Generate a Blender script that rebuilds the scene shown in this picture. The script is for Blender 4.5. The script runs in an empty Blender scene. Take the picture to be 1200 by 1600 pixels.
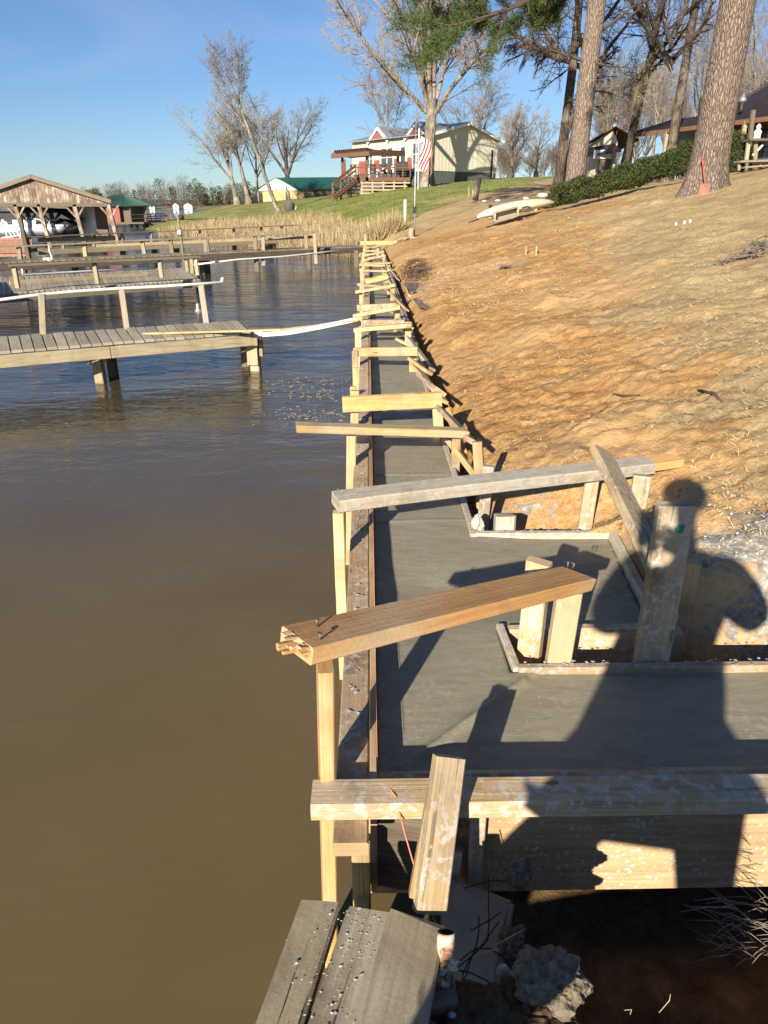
import bpy, bmesh, math, random
import numpy as np
from mathutils import Vector, Matrix
R = math.radians
C = bpy.context.scene.collection
sc = bpy.context.scene
random.seed(7); np.random.seed(7)

# ------------------------------------------------------------------ camera
TH, PS, F = R(23.3), R(1.138), 1109.0
CAM = np.array([0, 0, 2.2])
cd = bpy.data.cameras.new('camera'); cam = bpy.data.objects.new('camera', cd); C.objects.link(cam)
cam.location = CAM; cam.rotation_euler = (R(90) - TH, 0, -PS)
cd.sensor_fit = 'VERTICAL'; cd.sensor_height = 36.0; cd.lens = 36.0 * F / 1600.0
cd.clip_start = 0.03; cd.clip_end = 6000
sc.camera = cam
FW = np.array([math.sin(PS)*math.cos(TH), math.cos(PS)*math.cos(TH), -math.sin(TH)])
RT = np.array([math.cos(PS), -math.sin(PS), 0.0]); UP = np.cross(RT, FW)
def ray(x, y): return FW + (x-600)/F*RT - (y-800)/F*UP
def on(x, y, z):                      # point of the plane at height z
    d = ray(x, y); return CAM + d*((z-CAM[2])/d[2])
def at(x, y, Y):                      # point at distance Y along the wall
    d = ray(x, y); return CAM + d*(Y/d[1])

# ------------------------------------------------------------------ light
SUN_EL, SUN_AZ = R(21.8), R(23.0)     # light travels towards +X+Y
w = bpy.data.worlds.new('World'); sc.world = w; w.use_nodes = True
nt = w.node_tree; nt.nodes.clear()
sky = nt.nodes.new('ShaderNodeTexSky'); sky.sky_type = 'NISHITA'; sky.sun_disc = False
sky.sun_elevation = SUN_EL; sky.sun_rotation = SUN_AZ + math.pi
sky.air_density = 1.0; sky.dust_density = 0.1; sky.ozone_density = 2.0
bg = nt.nodes.new('ShaderNodeBackground'); bg.inputs[1].default_value = 0.054
wo = nt.nodes.new('ShaderNodeOutputWorld')
tc = nt.nodes.new('ShaderNodeTexCoord'); mp = nt.nodes.new('ShaderNodeMapping')
mp.inputs['Scale'].default_value = (1.2, 3.0, 7.0); mp.inputs['Rotation'].default_value = (0.2, 0.5, 0.3)
nz = nt.nodes.new('ShaderNodeTexNoise'); nz.inputs['Scale'].default_value = 1.6; nz.inputs['Detail'].default_value = 7; nz.inputs['Distortion'].default_value = 0.8
rp = nt.nodes.new('ShaderNodeMapRange'); rp.inputs[1].default_value = 0.52; rp.inputs[2].default_value = 0.80; rp.inputs[3].default_value = 0.0; rp.inputs[4].default_value = 0.30
mx = nt.nodes.new('ShaderNodeMix'); mx.data_type = 'RGBA'; mx.inputs[7].default_value = (6.5, 7.2, 8.0, 1)
nt.links.new(tc.outputs['Generated'], mp.inputs[0]); nt.links.new(mp.outputs[0], nz.inputs[0]); nt.links.new(nz.outputs[0], rp.inputs[0])
tn = nt.nodes.new('ShaderNodeMix'); tn.data_type = 'RGBA'; tn.blend_type = 'MULTIPLY'; tn.inputs[0].default_value = 1; tn.inputs[7].default_value = (0.66, 0.84, 1.14, 1)
nt.links.new(rp.outputs[0], mx.inputs[0]); nt.links.new(sky.outputs[0], tn.inputs[6]); nt.links.new(tn.outputs[2], mx.inputs[6])
nt.links.new(mx.outputs[2], bg.inputs[0]); nt.links.new(bg.outputs[0], wo.inputs[0])
sd = bpy.data.lights.new('sun', 'SUN'); sd.energy = 5.0; sd.angle = R(0.55); sd.color = (1.0, 0.90, 0.76)
so = bpy.data.objects.new('sun', sd); C.objects.link(so)
so.rotation_euler = (R(90) - SUN_EL, 0, -SUN_AZ)
sv = sc.view_settings; sv.view_transform = 'Standard'; sv.look = 'None'; sv.gamma = 1; sv.use_curve_mapping = False; sv.exposure = 0.92
sc.cycles.max_bounces = 6; sc.cycles.transparent_max_bounces = 6

# ------------------------------------------------------------------ numpy noise
def vnoise(x, y, seed=0):
    xi = np.floor(x).astype(np.int64); yi = np.floor(y).astype(np.int64)
    xf = x-xi; yf = y-yi; u = xf*xf*(3-2*xf); v = yf*yf*(3-2*yf)
    def h(a, b):
        n = (a*374761393 + b*668265263 + seed*144665) & 0x7fffffff
        n = ((n ^ (n >> 13))*1274126177) & 0x7fffffff
        return ((n ^ (n >> 16)) & 0xffff)/65535.0
    return (h(xi, yi)*(1-u)+h(xi+1, yi)*u)*(1-v)+(h(xi, yi+1)*(1-u)+h(xi+1, yi+1)*u)*v
def fbm(x, y, o=4, seed=0, g=0.5):
    s = 0; a = 1; t = 0
    for i in range(o):
        s = s + a*(vnoise(x*2**i+i*17.3, y*2**i-i*9.1, seed+i)-0.5); t += a; a *= g
    return s/t*2
def sstep(a, b, x):
    t = np.clip((x-a)/(b-a), 0, 1); return t*t*(3-2*t)

# ------------------------------------------------------------------ objects
def thing(name, label, cat, loc=(0, 0, 0), group=None):
    o = bpy.data.objects.new(name, None); o.empty_display_size = 0.2; C.objects.link(o); o.location = Vector(tuple(float(c) for c in loc))
    o['label'] = label; o['category'] = cat
    if group: o['group'] = group
    return o
def tag(o, label, cat, group=None):
    o['label'] = label; o['category'] = cat
    if group: o['group'] = group
    return o
def kind(o, k): o['kind'] = k; return o
def link(name, me, parent=None, root=None):
    o = bpy.data.objects.new(name, me); C.objects.link(o)
    if parent is not None:
        o.parent = parent
        if parent.type == 'EMPTY': o.location = -Vector(parent.location)
    return o
def V3(a): return np.array([float(a[0]), float(a[1]), float(a[2])])
def nrm(v): return v/max(1e-9, np.linalg.norm(v))

class MB:
    def __init__(s, seed=None):
        s.v = []; s.f = []; s.uv = []; s.t = []; s.m = []; s.sm = []
    def face(s, idx, uvs, tint=1.0, mi=0, smooth=False):
        s.f.append(idx); s.uv.extend(uvs); s.t.append(tint); s.m.append(mi); s.sm.append(smooth)
    def board(s, p0, p1, w, t, n=(0, 0, 1), seg=1, warp=0.0, ch=None, mi=0, rag=(0, 0), tint=None, off=None):
        p0 = V3(p0); p1 = V3(p1); d = p1-p0; L = np.linalg.norm(d); d = d/L
        n = V3(n); n = nrm(n-d*n.dot(d)); sd_ = np.cross(d, n)
        c = min(w, t)*0.10 if ch is None else ch
        a, b = w/2, t/2
        cs = [(-a+c, -b), (a-c, -b), (a, -b+c), (a, b-c), (a-c, b), (-a+c, b), (-a, b-c), (-a, -b+c)]
        per = [0]
        for i in range(8):
            q, r = cs[i], cs[(i+1) % 8]; per.append(per[-1]+math.hypot(q[0]-r[0], q[1]-r[1]))
        ru, rv = (random.uniform(0, 60), random.uniform(0, 60)) if off is None else off
        tint = random.uniform(0.8, 1.15) if tint is None else tint
        base = len(s.v); ph = random.uniform(0, 6)
        for k in range(seg+1):
            u = k/seg; c0 = p0+d*L*u
            if warp: c0 = c0 + n*warp*math.sin(u*3.1+ph) + sd_*warp*0.6*math.sin(u*4.3+ph*2)
            for j, (x, y) in enumerate(cs):
                e = 0
                if k == 0 and rag[0]: e = random.uniform(-rag[0], rag[0])
                if k == seg and rag[1]: e = random.uniform(-rag[1], rag[1])
                s.v.append(c0+sd_*x+n*y+d*e)
        for k in range(seg):
            for j in range(8):
                a0 = base+k*8+j; a1 = base+k*8+(j+1) % 8
                u0, u1 = L*k/seg+ru, L*(k+1)/seg+ru; v0, v1 = per[j]+rv, per[j+1]+rv
                s.face((a0, a1, a1+8, a0+8), [(u0, v0), (u0, v1), (u1, v1), (u1, v0)], tint, mi)
        for k, rev in ((0, True), (seg, False)):
            idx = [base+k*8+j for j in range(8)]; uvs = [(ru+x*0.25, rv+y) for x, y in cs]
            if rev: idx = idx[::-1]; uvs = uvs[::-1]
            s.face(tuple(idx), uvs, tint*0.95, mi)
    def box(s, x0, x1, y0, y1, z0, z1, mi=0, tint=1.0):
        c = [(x0, y0, z0), (x1, y0, z0), (x1, y1, z0), (x0, y1, z0), (x0, y0, z1), (x1, y0, z1), (x1, y1, z1), (x0, y1, z1)]
        s.hexa(c, mi, tint)
    def hexa(s, c, mi=0, tint=1.0):
        b = len(s.v); c = [V3(p) for p in c]; s.v.extend(c)
        for q in ((3, 2, 1, 0), (4, 5, 6, 7), (0, 1, 5, 4), (1, 2, 6, 5), (2, 3, 7, 6), (3, 0, 4, 7)):
            e = c[q[1]]-c[q[0]]; g = c[q[3]]-c[q[0]]; le, lg = np.linalg.norm(e), np.linalg.norm(g)
            s.face(tuple(b+i for i in q), [(0, 0), (le, 0), (le, lg), (0, lg)], tint, mi)
    def poly(s, pts, mi=0, tint=1.0, uvs=None):
        b = len(s.v); s.v.extend([V3(p) for p in pts])
        s.face(tuple(range(b, b+len(pts))), uvs or [(p[0], p[2]) for p in pts], tint, mi)
    def prism(s, pts, vec, mi=0, tint=1.0):
        pts = [V3(p) for p in pts]; vec = V3(vec); n = len(pts); b = len(s.v)
        s.v.extend(pts); s.v.extend([p+vec for p in pts])
        e0 = nrm(pts[1]-pts[0]); nn = nrm(np.cross(pts[1]-pts[0], pts[2]-pts[0])); e1 = np.cross(nn, e0)
        uv = [((p-pts[0]).dot(e0), (p-pts[0]).dot(e1)) for p in pts]
        s.face(tuple(range(b, b+n))[::-1], uv[::-1], tint, mi); s.face(tuple(range(b+n, b+2*n)), uv, tint, mi)
        for i in range(n):
            j = (i+1) % n; L = np.linalg.norm(pts[j]-pts[i]); h = np.linalg.norm(vec)
            s.face((b+i, b+j, b+n+j, b+n+i), [(0, 0), (L, 0), (L, h), (0, h)], tint, mi)
    def tube(s, pts, rad, sides=8, mi=0, tint=1.0, cap=True, smooth=True):
        pts = [V3(p) for p in pts]; n = len(pts)
        if not hasattr(rad, '__len__'): rad = [rad]*n
        ref = np.array([0.0, 0, 1.0]); base = len(s.v); L = 0; lens = [0]
        for i in range(n):
            d = nrm(pts[min(i+1, n-1)]-pts[max(i-1, 0)])
            if abs(d.dot(ref)) > 0.95: ref = np.array([1.0, 0.1, 0]) if abs(d[2]) > 0.9 else np.array([0, 0, 1.0])
            a = nrm(np.cross(d, ref)); b = np.cross(a, d)
            ref = b
            if i: L += np.linalg.norm(pts[i]-pts[i-1]); lens.append(L)
            for j in range(sides):
                t = 2*math.pi*j/sides; s.v.append(pts[i]+rad[i]*(a*math.cos(t)+b*math.sin(t)))
        for i in range(n-1):
            for j in range(sides):
                a0 = base+i*sides+j; a1 = base+i*sides+(j+1) % sides
                pr = 6.28*max(rad)/sides
                s.face((a0, a0+sides, a1+sides, a1), [(lens[i], j*pr), (lens[i+1], j*pr), (lens[i+1], (j+1)*pr), (lens[i], (j+1)*pr)], tint, mi, smooth)
        if cap:
            s.face(tuple(base+j for j in range(sides)), [(0, 0)]*sides, tint, mi)
            s.face(tuple(base+(n-1)*sides+j for j in range(sides))[::-1], [(0, 0)]*sides, tint, mi)
    def lathe(s, c, prof, sides=16, mi=0, tint=1.0, smooth=True):   # prof: (r, z) from bottom up
        c = V3(c); base = len(s.v)
        for r, z in prof:
            for j in range(sides):
                t = 2*math.pi*j/sides; s.v.append(c+np.array([r*math.cos(t), r*math.sin(t), z]))
        for i in range(len(prof)-1):
            for j in range(sides):
                a0 = base+i*sides+j; a1 = base+i*sides+(j+1) % sides
                s.face((a0, a1, a1+sides, a0+sides), [(j/sides, prof[i][1]), ((j+1)/sides, prof[i][1]), ((j+1)/sides, prof[i+1][1]), (j/sides, prof[i+1][1])], tint, mi, smooth)
        s.face(tuple(base+j for j in range(sides))[::-1], [(0, 0)]*sides, tint, mi)
        s.face(tuple(base+(len(prof)-1)*sides+j for j in range(sides)), [(0, 0)]*sides, tint, mi)
    def blob(s, c, r, sub=2, amp=0.25, fr=2.0, seed=0, mi=0, sq=(1, 1, 1), smooth=False):
        bm = bmesh.new(); bmesh.ops.create_icosphere(bm, subdivisions=sub, radius=1)
        P = np.array([v.co[:] for v in bm.verts]); o = seed*3.7
        nn = fbm(P[:, 0]*fr+o, P[:, 1]*fr+P[:, 2]*fr*0.7-o, 4, seed)+fbm(P[:, 2]*fr+o, P[:, 0]*fr-P[:, 1]*fr*0.6+o, 4, seed+5)
        P = P*(1+amp*nn)[:, None]*np.array(sq)*r + V3(c); b = len(s.v); s.v.extend(list(P))
        for f in bm.faces:
            idx = tuple(b+v.index for v in f.verts); s.face(idx, [(P[v.index][0], P[v.index][1]+P[v.index][2]) for v in f.verts], 1.0, mi, smooth)
        bm.free()
    def build(s, name, mats, parent=None):
        me = bpy.data.meshes.new(name)
        me.from_pydata([tuple(p) for p in s.v], [], s.f)
        mats = mats if isinstance(mats, (list, tuple)) else [mats]
        for m in mats: me.materials.append(m)
        u = me.uv_layers.new(name='UVMap'); u.data.foreach_set('uv', np.array(s.uv, dtype=np.float32).ravel())
        me.polygons.foreach_set('material_index', np.array(s.m, dtype=np.int32))
        me.polygons.foreach_set('use_smooth', np.array(s.sm, dtype=bool))
        at_ = me.attributes.new('tint', 'FLOAT', 'FACE'); at_.data.foreach_set('value', np.array(s.t, dtype=np.float32))
        me.update()
        return link(name, me, parent)

def bigmesh(name, V, Fc, mats, parent=None, smooth=False, attrs=None, mi=None):
    """V (n,3), Fc (m,k) numpy arrays -> object"""
    me = bpy.data.meshes.new(name); n, (m, k) = len(V), Fc.shape
    me.vertices.add(n); me.vertices.foreach_set('co', V.astype(np.float32).ravel())
    me.loops.add(m*k); me.loops.foreach_set('vertex_index', Fc.astype(np.int32).ravel())
    me.polygons.add(m); me.polygons.foreach_set('loop_start', np.arange(0, m*k, k, dtype=np.int32))
    me.polygons.foreach_set('loop_total', np.full(m, k, dtype=np.int32))
    me.polygons.foreach_set('use_smooth', np.full(m, smooth, dtype=bool))
    for q in (mats if isinstance(mats, (list, tuple)) else [mats]): me.materials.append(q)
    if mi is not None: me.polygons.foreach_set('material_index', mi.astype(np.int32))
    me.update(calc_edges=True); me.validate()
    for nm, (dom, arr) in (attrs or {}).items():
        if arr.ndim == 1:
            a = me.attributes.new(nm, 'FLOAT', dom); a.data.foreach_set('value', arr.astype(np.float32))
        else:
            a = me.attributes.new(nm, 'FLOAT_COLOR', dom); a.data.foreach_set('color', arr.astype(np.float32).ravel())
    return link(name, me, parent)

# ------------------------------------------------------------------ materials
class G:
    def __init__(s, name, rough=0.7, spec=0.3):
        s.m = bpy.data.materials.new(name); s.m.use_nodes = True; s.nt = s.m.node_tree; s.b = s.nt.nodes['Principled BSDF']
        s.b.inputs['Roughness'].default_value = rough; s.b.inputs['Specular IOR Level'].default_value = spec
        s.out = s.nt.nodes['Material Output']
    def n(s, typ, ins=None, **pr):
        nd = s.nt.nodes.new('ShaderNode'+typ)
        for k, v in pr.items(): setattr(nd, k, v)
        for k, v in (ins or {}).items():
            if isinstance(v, bpy.types.NodeSocket): s.nt.links.new(v, nd.inputs[k])
            else: nd.inputs[k].default_value = v
        return nd
    def co(s, src='Object', scale=(1, 1, 1), rot=(0, 0, 0), uv=False):
        if uv: o = s.n('UVMap').outputs[0]
        elif src == 'World': o = s.n('NewGeometry').outputs['Position']
        else: o = s.n('TexCoord').outputs[src]
        return s.n('Mapping', {0: o, 'Scale': scale, 'Rotation': rot}).outputs[0]
    def noise(s, v, sc=1.0, det=5, dis=0.0, ro=0.5): return s.n('TexNoise', {'Vector': v, 'Scale': sc, 'Detail': det, 'Distortion': dis, 'Roughness': ro}).outputs[0]
    def voro(s, v, sc=1.0, feature='F1', out=0, rnd=1.0): return s.n('TexVoronoi', {'Vector': v, 'Scale': sc, 'Randomness': rnd}, feature=feature).outputs[out]
    def ramp(s, f, stops):
        nd = s.n('ValToRGB', {0: f}); el = nd.color_ramp.elements
        while len(el) < len(stops): el.new(0.5)
        for e, (p, c) in zip(el, stops): e.position = p; e.color = (*c, 1) if len(c) == 3 else c
        return nd.outputs[0]
    def mr(s, f, a, b, c=0.0, d=1.0): return s.n('MapRange', {0: f, 1: a, 2: b, 3: c, 4: d}).outputs[0]
    def mix(s, f, a, b, mode='MIX'):
        nd = s.n('Mix', data_type='RGBA', blend_type=mode)
        for i, v in ((0, f), (6, a), (7, b)):
            if isinstance(v, bpy.types.NodeSocket): s.nt.links.new(v, nd.inputs[i])
            else: nd.inputs[i].default_value = (*v, 1) if (i and len(v) == 3) else v
        return nd.outputs[2]
    def math(s, op, a, b=0.0):
        nd = s.n('Math', operation=op)
        for i, v in ((0, a), (1, b)):
            if isinstance(v, bpy.types.NodeSocket): s.nt.links.new(v, nd.inputs[i])
            else: nd.inputs[i].default_value = v
        return nd.outputs[0]
    def attr(s, nm, col=False): return s.n('Attribute', attribute_name=nm).outputs[0 if col else 2]
    def done(s, col, bump=None, bs=0.3, bd=0.01, rough=None, tint=False):
        if tint:
            nd = s.n('Mix', data_type='RGBA', blend_type='MULTIPLY'); nd.inputs[0].default_value = 1
            if isinstance(col, bpy.types.NodeSocket): s.nt.links.new(col, nd.inputs[6])
            else: nd.inputs[6].default_value = (*col, 1)
            s.nt.links.new(s.attr('tint'), nd.inputs[7]); col = nd.outputs[2]
        if isinstance(col, bpy.types.NodeSocket): s.nt.links.new(col, s.b.inputs['Base Color'])
        else: s.b.inputs['Base Color'].default_value = (*col, 1)
        if bump is not None:
            bn = s.n('Bump', {'Height': bump, 'Strength': bs, 'Distance': bd}); s.nt.links.new(bn.outputs[0], s.b.inputs['Normal'])
        if rough is not None: s.nt.links.new(rough, s.b.inputs['Roughness'])
        return s.m

def wood(name, c1, c2, c3=None, splat=0.0, dirt=0.0, knots=True, rough=0.75, g=38.0, crack=0.0, spl_col=(0.47, 0.43, 0.36)):
    m = G(name, rough, 0.25); uv = m.co(uv=True, scale=(1.0, g, 1)); uv2 = m.co(uv=True, scale=(1, 1, 1))
    grain = m.noise(uv, 1.6, 6, 1.2, 0.6); fine = m.noise(m.co(uv=True, scale=(3, 160, 1)), 2.0, 3)
    col = m.ramp(grain, [(0.30, c1), (0.62, c2)])
    if c3: col = m.mix(m.mr(m.noise(uv2, 2.2, 4, 0.5), 0.45, 0.62), col, c3)
    col = m.mix(m.mr(fine, 0.5, 0.85, 0, 0.5), col, tuple(x*0.55 for x in c1))
    if knots:
        kv = m.voro(m.co(uv=True, scale=(1.0, 3.2, 1)), 2.3); col = m.mix(m.mr(kv, 0.05, 0.085, 0.75, 0.0), col, tuple(x*0.38 for x in c1))
    hgt = grain; col = m.mix(m.mr(m.noise(m.co(uv=True, scale=(0.8, 9, 1)), 1.3, 5, 0.8), 0.55, 0.75, 0, 0.55), col, tuple(x*0.5 for x in c1)); nk = m.voro(m.co(uv=True, scale=(1, 1, 1)), 9.0); col = m.mix(m.mr(nk, 0.018, 0.03, 0.8, 0), col, (0.04, 0.03, 0.025))
    if crack:
        cr = m.noise(m.co(uv=True, scale=(0.7, 26, 1)), 2.3, 4, 0.7); ck = m.mr(cr, 0.30, 0.36, 1, 0)
        col = m.mix(m.math('MULTIPLY', ck, crack), col, (0.03, 0.025, 0.02)); hgt = m.math('SUBTRACT', grain, m.math('MULTIPLY', ck, 0.6))
    if dirt: col = m.mix(m.mr(m.noise(uv2, 5.0, 6, 0.6), 0.5, 0.7, 0, dirt), col, (0.13, 0.085, 0.05))
    if splat:
        sp = m.noise(uv2, 26.0, 6, 0.4, 0.7); big = m.noise(uv2, 3.3, 4, 0.3)
        k = m.math('MULTIPLY', m.mr(sp, 0.50, 0.58), m.mr(big, 0.60-splat*0.25, 0.72-splat*0.2)); col = m.mix(k, col, spl_col)
    return m.done(col, m.math('ADD', hgt, m.math('MULTIPLY', m.noise(uv2, 60.0, 5, 0.3, 0.65), 0.6)), 0.6, 0.004, tint=True)

M = {}
M['pine'] = wood('fresh_pine', (0.37, 0.23, 0.10), (0.55, 0.385, 0.19), (0.47, 0.355, 0.22), dirt=0.5, splat=0.3)
M['pine_y'] = wood('yellow_pine', (0.40, 0.275, 0.115), (0.60, 0.455, 0.22), (0.52, 0.41, 0.25), dirt=0.45)
M['pine_s'] = wood('splattered_pine', (0.37, 0.25, 0.125), (0.54, 0.40, 0.225), (0.43, 0.36, 0.26), splat=1.0, dirt=0.45, crack=0.5)
M['pine_o'] = wood('orange_pine', (0.52, 0.26, 0.09), (0.66, 0.38, 0.15), (0.58, 0.42, 0.24), dirt=0.3)
M['form'] = wood('form_lumber', (0.32, 0.215, 0.125), (0.46, 0.335, 0.21), (0.52, 0.36, 0.19), splat=1.1, dirt=0.6, crack=0.7)
M['formc'] = wood('cement_covered_lumber', (0.36, 0.30, 0.21), (0.48, 0.42, 0.31), (0.44, 0.40, 0.33), splat=1.5, dirt=0.35, knots=False, crack=0.3)
M['ply'] = wood('plywood', (0.33, 0.21, 0.11), (0.44, 0.30, 0.17), (0.47, 0.36, 0.22), dirt=0.3, g=14)
M['grey'] = wood('weathered_planks', (0.27, 0.225, 0.15), (0.46, 0.40, 0.29), (0.35, 0.29, 0.19), dirt=0.45, crack=1.0, knots=True, g=30, splat=0.25)
M['dock'] = wood('dock_planks', (0.28, 0.235, 0.165), (0.42, 0.365, 0.27), (0.35, 0.30, 0.22), crack=0.6)
M['beam'] = wood('dock_beam', (0.30, 0.24, 0.14), (0.43, 0.36, 0.235), None, crack=0.4, dirt=0.3)
M['old'] = wood('old_dark_wood', (0.09, 0.07, 0.05), (0.19, 0.15, 0.11), None, crack=0.5)
M['oldrail'] = wood('old_rail_wood', (0.17, 0.135, 0.09), (0.29, 0.235, 0.16), None, crack=0.5)
M['brownst'] = wood('stained_wood', (0.10, 0.055, 0.035), (0.19, 0.10, 0.06), None, knots=False)

def speckply():
    m = G('speckled_plywood', 0.8, 0.2); uv = m.co(uv=True); col = m.ramp(m.noise(m.co(uv=True, scale=(2, 30, 1)), 1.5, 5, 1.0), [(0.3, (0.40, 0.26, 0.13)), (0.7, (0.58, 0.43, 0.24))])
    v1 = m.voro(uv, 42.0); n1 = m.noise(uv, 7.0, 3)
    k = m.math('MULTIPLY', m.mr(v1, 0.22, 0.34, 1, 0), m.mr(n1, 0.38, 0.6)); col = m.mix(k, col, (0.62, 0.58, 0.50))
    v2 = m.voro(uv, 120.0); col = m.mix(m.mr(v2, 0.15, 0.3, 0.7, 0), col, (0.55, 0.5, 0.42))
    col = m.mix(m.mr(m.noise(uv, 3.0, 5), 0.45, 0.7, 0, 0.6), col, (0.22, 0.14, 0.08))
    return m.done(col, m.math('ADD', k, m.noise(uv, 60, 3)), 0.5, 0.004)
M['speck'] = speckply()

def concrete(name, c1, c2, rough=0.55, fine=1.0):
    m = G(name, rough, 0.2); o = m.co('World'); st = m.noise(m.co('World', scale=(1, 3.0, 1)), 9, 6, 0.8)
    col = m.mix(m.noise(o, 3.0, 6), c1, c2); col = m.mix(m.mr(st, 0.3, 0.75, 0, 0.5), col, tuple(x*1.35 for x in c2))
    sp = m.voro(o, 22.0); col = m.mix(m.mr(sp, 0.035, 0.07, 0.8, 0), col, (0.55, 0.52, 0.45))
    cl = m.math('MULTIPLY', m.mr(m.noise(o, 40, 4), 0.52, 0.62), m.mr(m.noise(o, 2.1, 3), 0.5, 0.6)); col = m.mix(m.math('MULTIPLY', cl, 0.45), col, (0.36, 0.34, 0.29))
    bmp = m.math('ADD', m.noise(m.co('World', scale=(26, 260, 26)), 1, 4, 0.5), m.noise(o, 210*fine, 4))
    return m.done(col, bmp, 0.45, 0.0025, rough=m.mr(m.noise(o, 5, 4), 0.3, 0.7, rough-0.17, rough+0.15))
M['conc'] = concrete('fresh_concrete', (0.180, 0.160, 0.110), (0.265, 0.240, 0.172))
M['conc_l'] = concrete('dry_concrete', (0.36, 0.34, 0.29), (0.50, 0.47, 0.41), 0.9)

def rocky(name, c1, c2, c3=None, sc=30, bd=0.02, bs=0.8):
    m = G(name, 0.95, 0.1); o = m.co('World'); a = m.noise(o, sc, 7, 0.3, 0.65); col = m.ramp(a, [(0.3, c1), (0.68, c2)])
    if c3: col = m.mix(m.mr(m.noise(o, sc*0.3, 4), 0.5, 0.65), col, c3)
    return m.done(col, m.math('ADD', a, m.voro(o, sc*1.7)), bs, bd)
M['clod'] = rocky('cement_and_earth_clod', (0.085, 0.065, 0.045), (0.27, 0.225, 0.16), (0.22, 0.19, 0.145), 38, 0.015)
M['earth'] = rocky('dark_earth', (0.05, 0.033, 0.02), (0.15, 0.10, 0.06), None, 30)
M['stone'] = rocky('grey_stone', (0.30, 0.29, 0.27), (0.50, 0.48, 0.44), None, 60, 0.004)
M['rock'] = rocky('stacked_stone', (0.30, 0.24, 0.17), (0.46, 0.39, 0.30), None, 3, 0.05)

def plain(name, c, rough=0.6, metal=0.0, var=0.25, sc=8, bump=0.0, spec=0.4):
    m = G(name, rough, spec); o = m.co('Object'); m.b.inputs['Metallic'].default_value = metal
    col = m.mix(m.mr(m.noise(o, sc, 6), 0.35, 0.7, 0, 1), tuple(x*(1-var) for x in c), tuple(min(1, x*(1+var*0.4)) for x in c))
    return m.done(col, m.noise(o, sc*6, 3) if bump else None, bump or 0.1, 0.004)
M['pvc'] = plain('white_plastic_pipe', (0.78, 0.77, 0.72), 0.35, var=0.08)
M['white'] = plain('white_paint', (0.75, 0.75, 0.73), 0.6, var=0.1)
M['black'] = plain('black_material', (0.02, 0.02, 0.022), 0.6)
M['galv'] = plain('grey_steel', (0.42, 0.43, 0.44), 0.45, 0.6, 0.2)
M['alu'] = plain('silver_aluminium', (0.72, 0.73, 0.74), 0.38, 0.75, 0.1)
M['sheet'] = plain('grey_vinyl_sheet', (0.22, 0.22, 0.22), 0.5, var=0.22, sc=12)
M['wire'] = plain('dark_wire', (0.035, 0.028, 0.022), 0.7, 0.3)
M['string'] = plain('orange_mason_line', (0.62, 0.24, 0.13), 0.8)
M['nail'] = plain('steel_nail', (0.20, 0.19, 0.18), 0.5, 0.6)
M['kayak'] = plain('cream_plastic', (0.72, 0.66, 0.46), 0.45, var=0.08, sc=3)
M['grn'] = plain('green_metal_roof', (0.075, 0.155, 0.10), 0.45, 0.1, 0.12)
M['grn2'] = plain('teal_green_roof', (0.025, 0.115, 0.085), 0.5, 0.1, 0.15)
M['red'] = plain('red_siding', (0.33, 0.10, 0.085), 0.8)
M['redwood'] = plain('red_brown_boards', (0.36, 0.19, 0.13), 0.85)
M['cream'] = plain('cream_siding', (0.62, 0.56, 0.42), 0.75, var=0.1)
M['yelw'] = plain('yellow_brick', (0.50, 0.39, 0.18), 0.85)
M['dkroof'] = plain('purple_brown_metal_roof', (0.048, 0.038, 0.042), 0.42, 0.2, 0.3, 2)
M['ltroof'] = plain('grey_metal_roof', (0.33, 0.34, 0.35), 0.45, 0.3, 0.15, 2)
M['glass'] = plain('window_glass', (0.06, 0.09, 0.10), 0.08, 0.0, 0.2, 1, spec=0.9)
M['bluew'] = plain('pale_blue_metal_siding', (0.42, 0.46, 0.50), 0.5, 0.2, 0.15)
M['dkgrey'] = plain('dark_grey_skirting', (0.10, 0.10, 0.10), 0.8)
M['skin'] = plain('skin', (0.50, 0.30, 0.21), 0.5)
M['cloth'] = plain('dark_jacket', (0.05, 0.06, 0.09), 0.9)
M['jeans'] = plain('blue_jeans', (0.08, 0.12, 0.22), 0.9)
M['leather'] = plain('brown_leather', (0.12, 0.06, 0.03), 0.6)
M['orange'] = plain('orange_paint', (0.50, 0.10, 0.05), 0.5)
M['greenp'] = plain('green_paint', (0.02, 0.22, 0.12), 0.6, sc=60)

def rusty():
    m = G('rusty_painted_pipe', 0.75, 0.3); o = m.co('World'); col = m.mix(m.mr(m.noise(o, 26, 6, 0.4), 0.47, 0.58), (0.56, 0.49, 0.36), (0.20, 0.10, 0.05))
    col = m.mix(m.mr(m.noise(o, 60, 4), 0.6, 0.68), col, (0.08, 0.05, 0.03)); return m.done(col, m.noise(o, 90, 5), 0.6, 0.004)
M['rust'] = rusty()

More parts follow.
